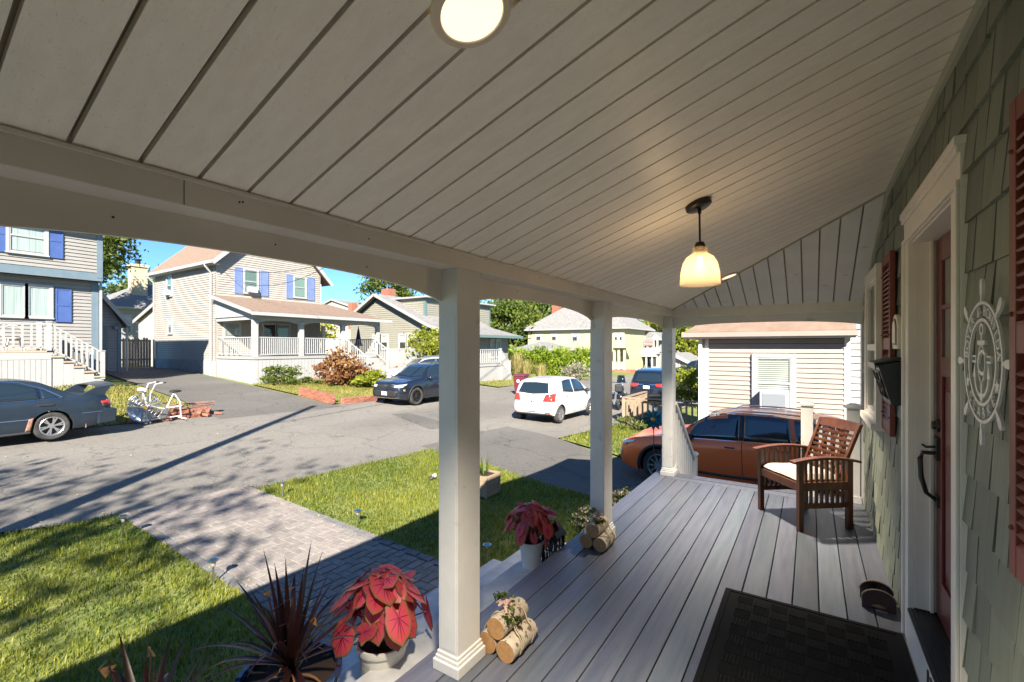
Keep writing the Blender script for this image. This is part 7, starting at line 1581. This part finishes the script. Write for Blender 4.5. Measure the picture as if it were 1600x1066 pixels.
def hedge():
    a = atD(800, HY, 41); b = atD(925, HY, 41); t = thing('tall_hedge','long bright green hedge in front of the yellow house','hedge',(float((a.x+b.x)/2),float((a.y+b.y)/2),-1.3)); n = 9000; q = RS.rand(n); C = np.stack([a.x+(b.x-a.x)*q+RS.normal(size=n)*.4, a.y+(b.y-a.y)*q+RS.normal(size=n)*.5, -1.4+RS.rand(n)**.7*(2.75+.30*np.sin(q*23)+.15*np.sin(q*61))],1); V, F = leafquads(C, np.full(n,.19),1.6,.28); npmesh('leaves',V,F,'leaf_hedge',t,np.repeat(np.clip(.5*RS.rand(n)+.25+.3*np.sin(q*37+C[:,2]*3),0,1),4))
    m = MB()
    for k in range(14): p = Vector(a).lerp(Vector(b),k/13); m.tube([(p.x,p.y,-1.5),(p.x+.1,p.y,.2)],.05,5)
    m.build('stems','bark',t,kind='stuff')
hedge()
def ornamental(px, d, w, h, n, label):
    p = atD(px, HY, d); z = g(p.x,p.y); t = thing('ornamental_grass',label,'ornamental grass',(p.x,p.y,z),group='straw coloured grass tufts by the red car'); Vs = []; Fs = []; k = 0
    for i in range(n): az = random.random()*6.28; V, F = straight((p.x+math.cos(az)*w*.2*random.random(),p.y+math.sin(az)*w*.2*random.random(),z),az,1.57-random.random()*.5,h*random.uniform(.7,1.1),.05,.25,4); Vs += V; Fs += [tuple(j+k for j in f) for f in F]; k += len(V)
    npmesh('blades',[tuple(v) for v in Vs],Fs,'leaf_straw',t,RS.rand(len(Vs)),kind='stuff')
ornamental(822,35.5,1.6,1.9,170,'left straw coloured grass tuft behind the maroon bin'); ornamental(845,35.0,1.4,1.7,150,'right straw coloured grass tuft next to the red car'); ornamental(808,37,1.6,2.6,170,'tall paler grass tuft at the left end of the hedge')
def treepx(label, px, py, d, w, h, n, leaf, mat, **k):
    p = atD(px, py, d); return tree(label, (p.x, p.y, g(p.x,p.y)-.3), 0, tuple(p), (w/2,w/2,h/2), n, leaf, mat, **k)
treepx('leafy tree whose branches hang beside the grey house corner', 136, 372, 33, 5.0, 6.4, 7500, .16, 'leaf_mid', K=60, trunkr=.3, spread=.26)
treepx('tree top behind the tan chimney right of it', 238, 462, 62, 9, 7.5, 3200, .30, 'leaf_mid', K=26, trunkr=.3)
treepx('dark tree top left of the tan chimney', 192, 480, 64, 10, 6, 2600, .30, 'leaf_dark', K=26, trunkr=.3)
treepx('dark hedge tree between grey wing and hip roof', 166, 492, 50, 3.5, 3.5, 900, .25, 'leaf_dark', K=14, trunkr=.2)
treepx('tree rising behind the sage green gable', 600, 468, 62, 8.5, 8, 5200, .24, 'leaf_mid', K=46, trunkr=.3)
treepx('dense large tree left behind the yellow house', 790, 512, 66, 11, 9.5, 8200, .30, 'leaf_mid', K=60, trunkr=.4)
treepx('big bright tree behind the yellow house', 820, 492, 72, 11, 10, 8200, .30, 'leaf_lime' if False else 'leaf_mid', K=60, trunkr=.4)
treepx('dark tall tree at the yellow house roof', 858, 490, 80, 9, 9, 4800, .30, 'leaf_dark', K=40, trunkr=.4)
treepx('yellow green street tree behind the far white house', 1026, 516, 90, 9, 8, 3800, .35, 'leaf_lime', K=34, trunkr=.3)
treepx('wispy tree top over the far white house', 1002, 517, 110, 12, 5, 1500, .35, 'leaf_mid', K=30, trunkr=.3)
treepx('tall tree left of the pink house eave', 1086, 526, 58, 5.2, 6.5, 4200, .26, 'leaf_mid', K=44, trunkr=.3)
treepx('yellowing tree behind the pink house porch post', 1092, 545, 52, 4.5, 4.5, 2600, .22, 'leaf_lime', K=30, trunkr=.25)
treepx('distant tree over the small white cottage', 1060, 545, 85, 8, 6, 2600, .35, 'leaf_dark', K=30, trunkr=.3)
treepx('distant dark green tree behind the beige porch', 497, 515, 45, 3.5, 2.6, 900, .18, 'leaf_lime', K=16, trunkr=.15)
# trees and utility pole behind the camera, whose shade falls on lawn, path and street
tree('tall garden tree behind the cottage', (2.5,-13.5,-.9), 0, (1.2,-9.6,9.0), (2.6,2.4,2.6), 1100, .13, 'leaf_mid', K=34, trunkr=.3)
tree('broad tree beside the cottage front lawn', (-3,-10.5,-.8), 0, (-2.2,-9.0,7.3), (3.3,2.4,1.9), 950, .13, 'leaf_mid', K=30, trunkr=.28)
def utilitypole():
    x, y = -5.9, -2.1; z = g(x,y); t = thing('utility_pole','brown wooden utility pole carrying the street wires beside the left lawn','utility pole',(x,y,z)); MB().tube([(x,y,z),(x,y,10)],[.17,.12],14).build('pole','pole',t,smooth=True); MB().lathe([(.03,9.98),(.05,10.02),(.03,10.1),(.001,10.12)],10,(x,y,0)).build('insulator','acgray',t)
utilitypole()
def wire(label, a, b, sag, r=.012):
    a = Vector(a); b = Vector(b); m = MB(); m.tube([a.lerp(b,i/24)+Vector((0,0,-4*sag*(i/24)*(1-i/24))) for i in range(25)], r, 5); m.build('power_cable','wire',None,smooth=True,label=label,cat='cable')
wire('power cable running along the street past the left lawn', (-5.9,-2.1,8.9), (-20,48,8.6), 1.2, .02); wire('second cable below it running along the street', (-5.9,-2.1,7.4), (-20,48,7.2), 1.2, .025)
wire('thin service cable reaching the corner of the beige house', tuple(atX(506,412,-20)), (-26.3,12.0,5.9), .35); wire('thin service cable crossing the beige house front', tuple(atX(520,410,-18)), (-26.1,13.0,5.2), .5)

def litter():
    n = 420; P = []
    for k in range(n):
        r = random.random()
        if r < .35: x, y = random.uniform(-8.2,-2.6), random.choice((2.38,4.14))+random.gauss(0,.10)
        elif r < .6: y = random.uniform(-1,9); x = itp(RE,y)+random.gauss(-.05,.22)
        elif r < .8: x, y = random.uniform(-14,-8), random.uniform(0,12)
        else: y = random.uniform(2,12); x = -15.7+random.gauss(0,.35)
        P.append((x,y,g(x,y)+random.uniform(.0,.02)))
    V, F = leafquads(np.array(P), np.full(n,.020), 3, .6); V[:,2] = np.maximum(V[:,2], np.repeat([p[2] for p in P],4)-.01); npmesh('leaf_litter', V, F, 'leaf_straw', None, np.repeat(RS.rand(n),4), kind='stuff')
litter()
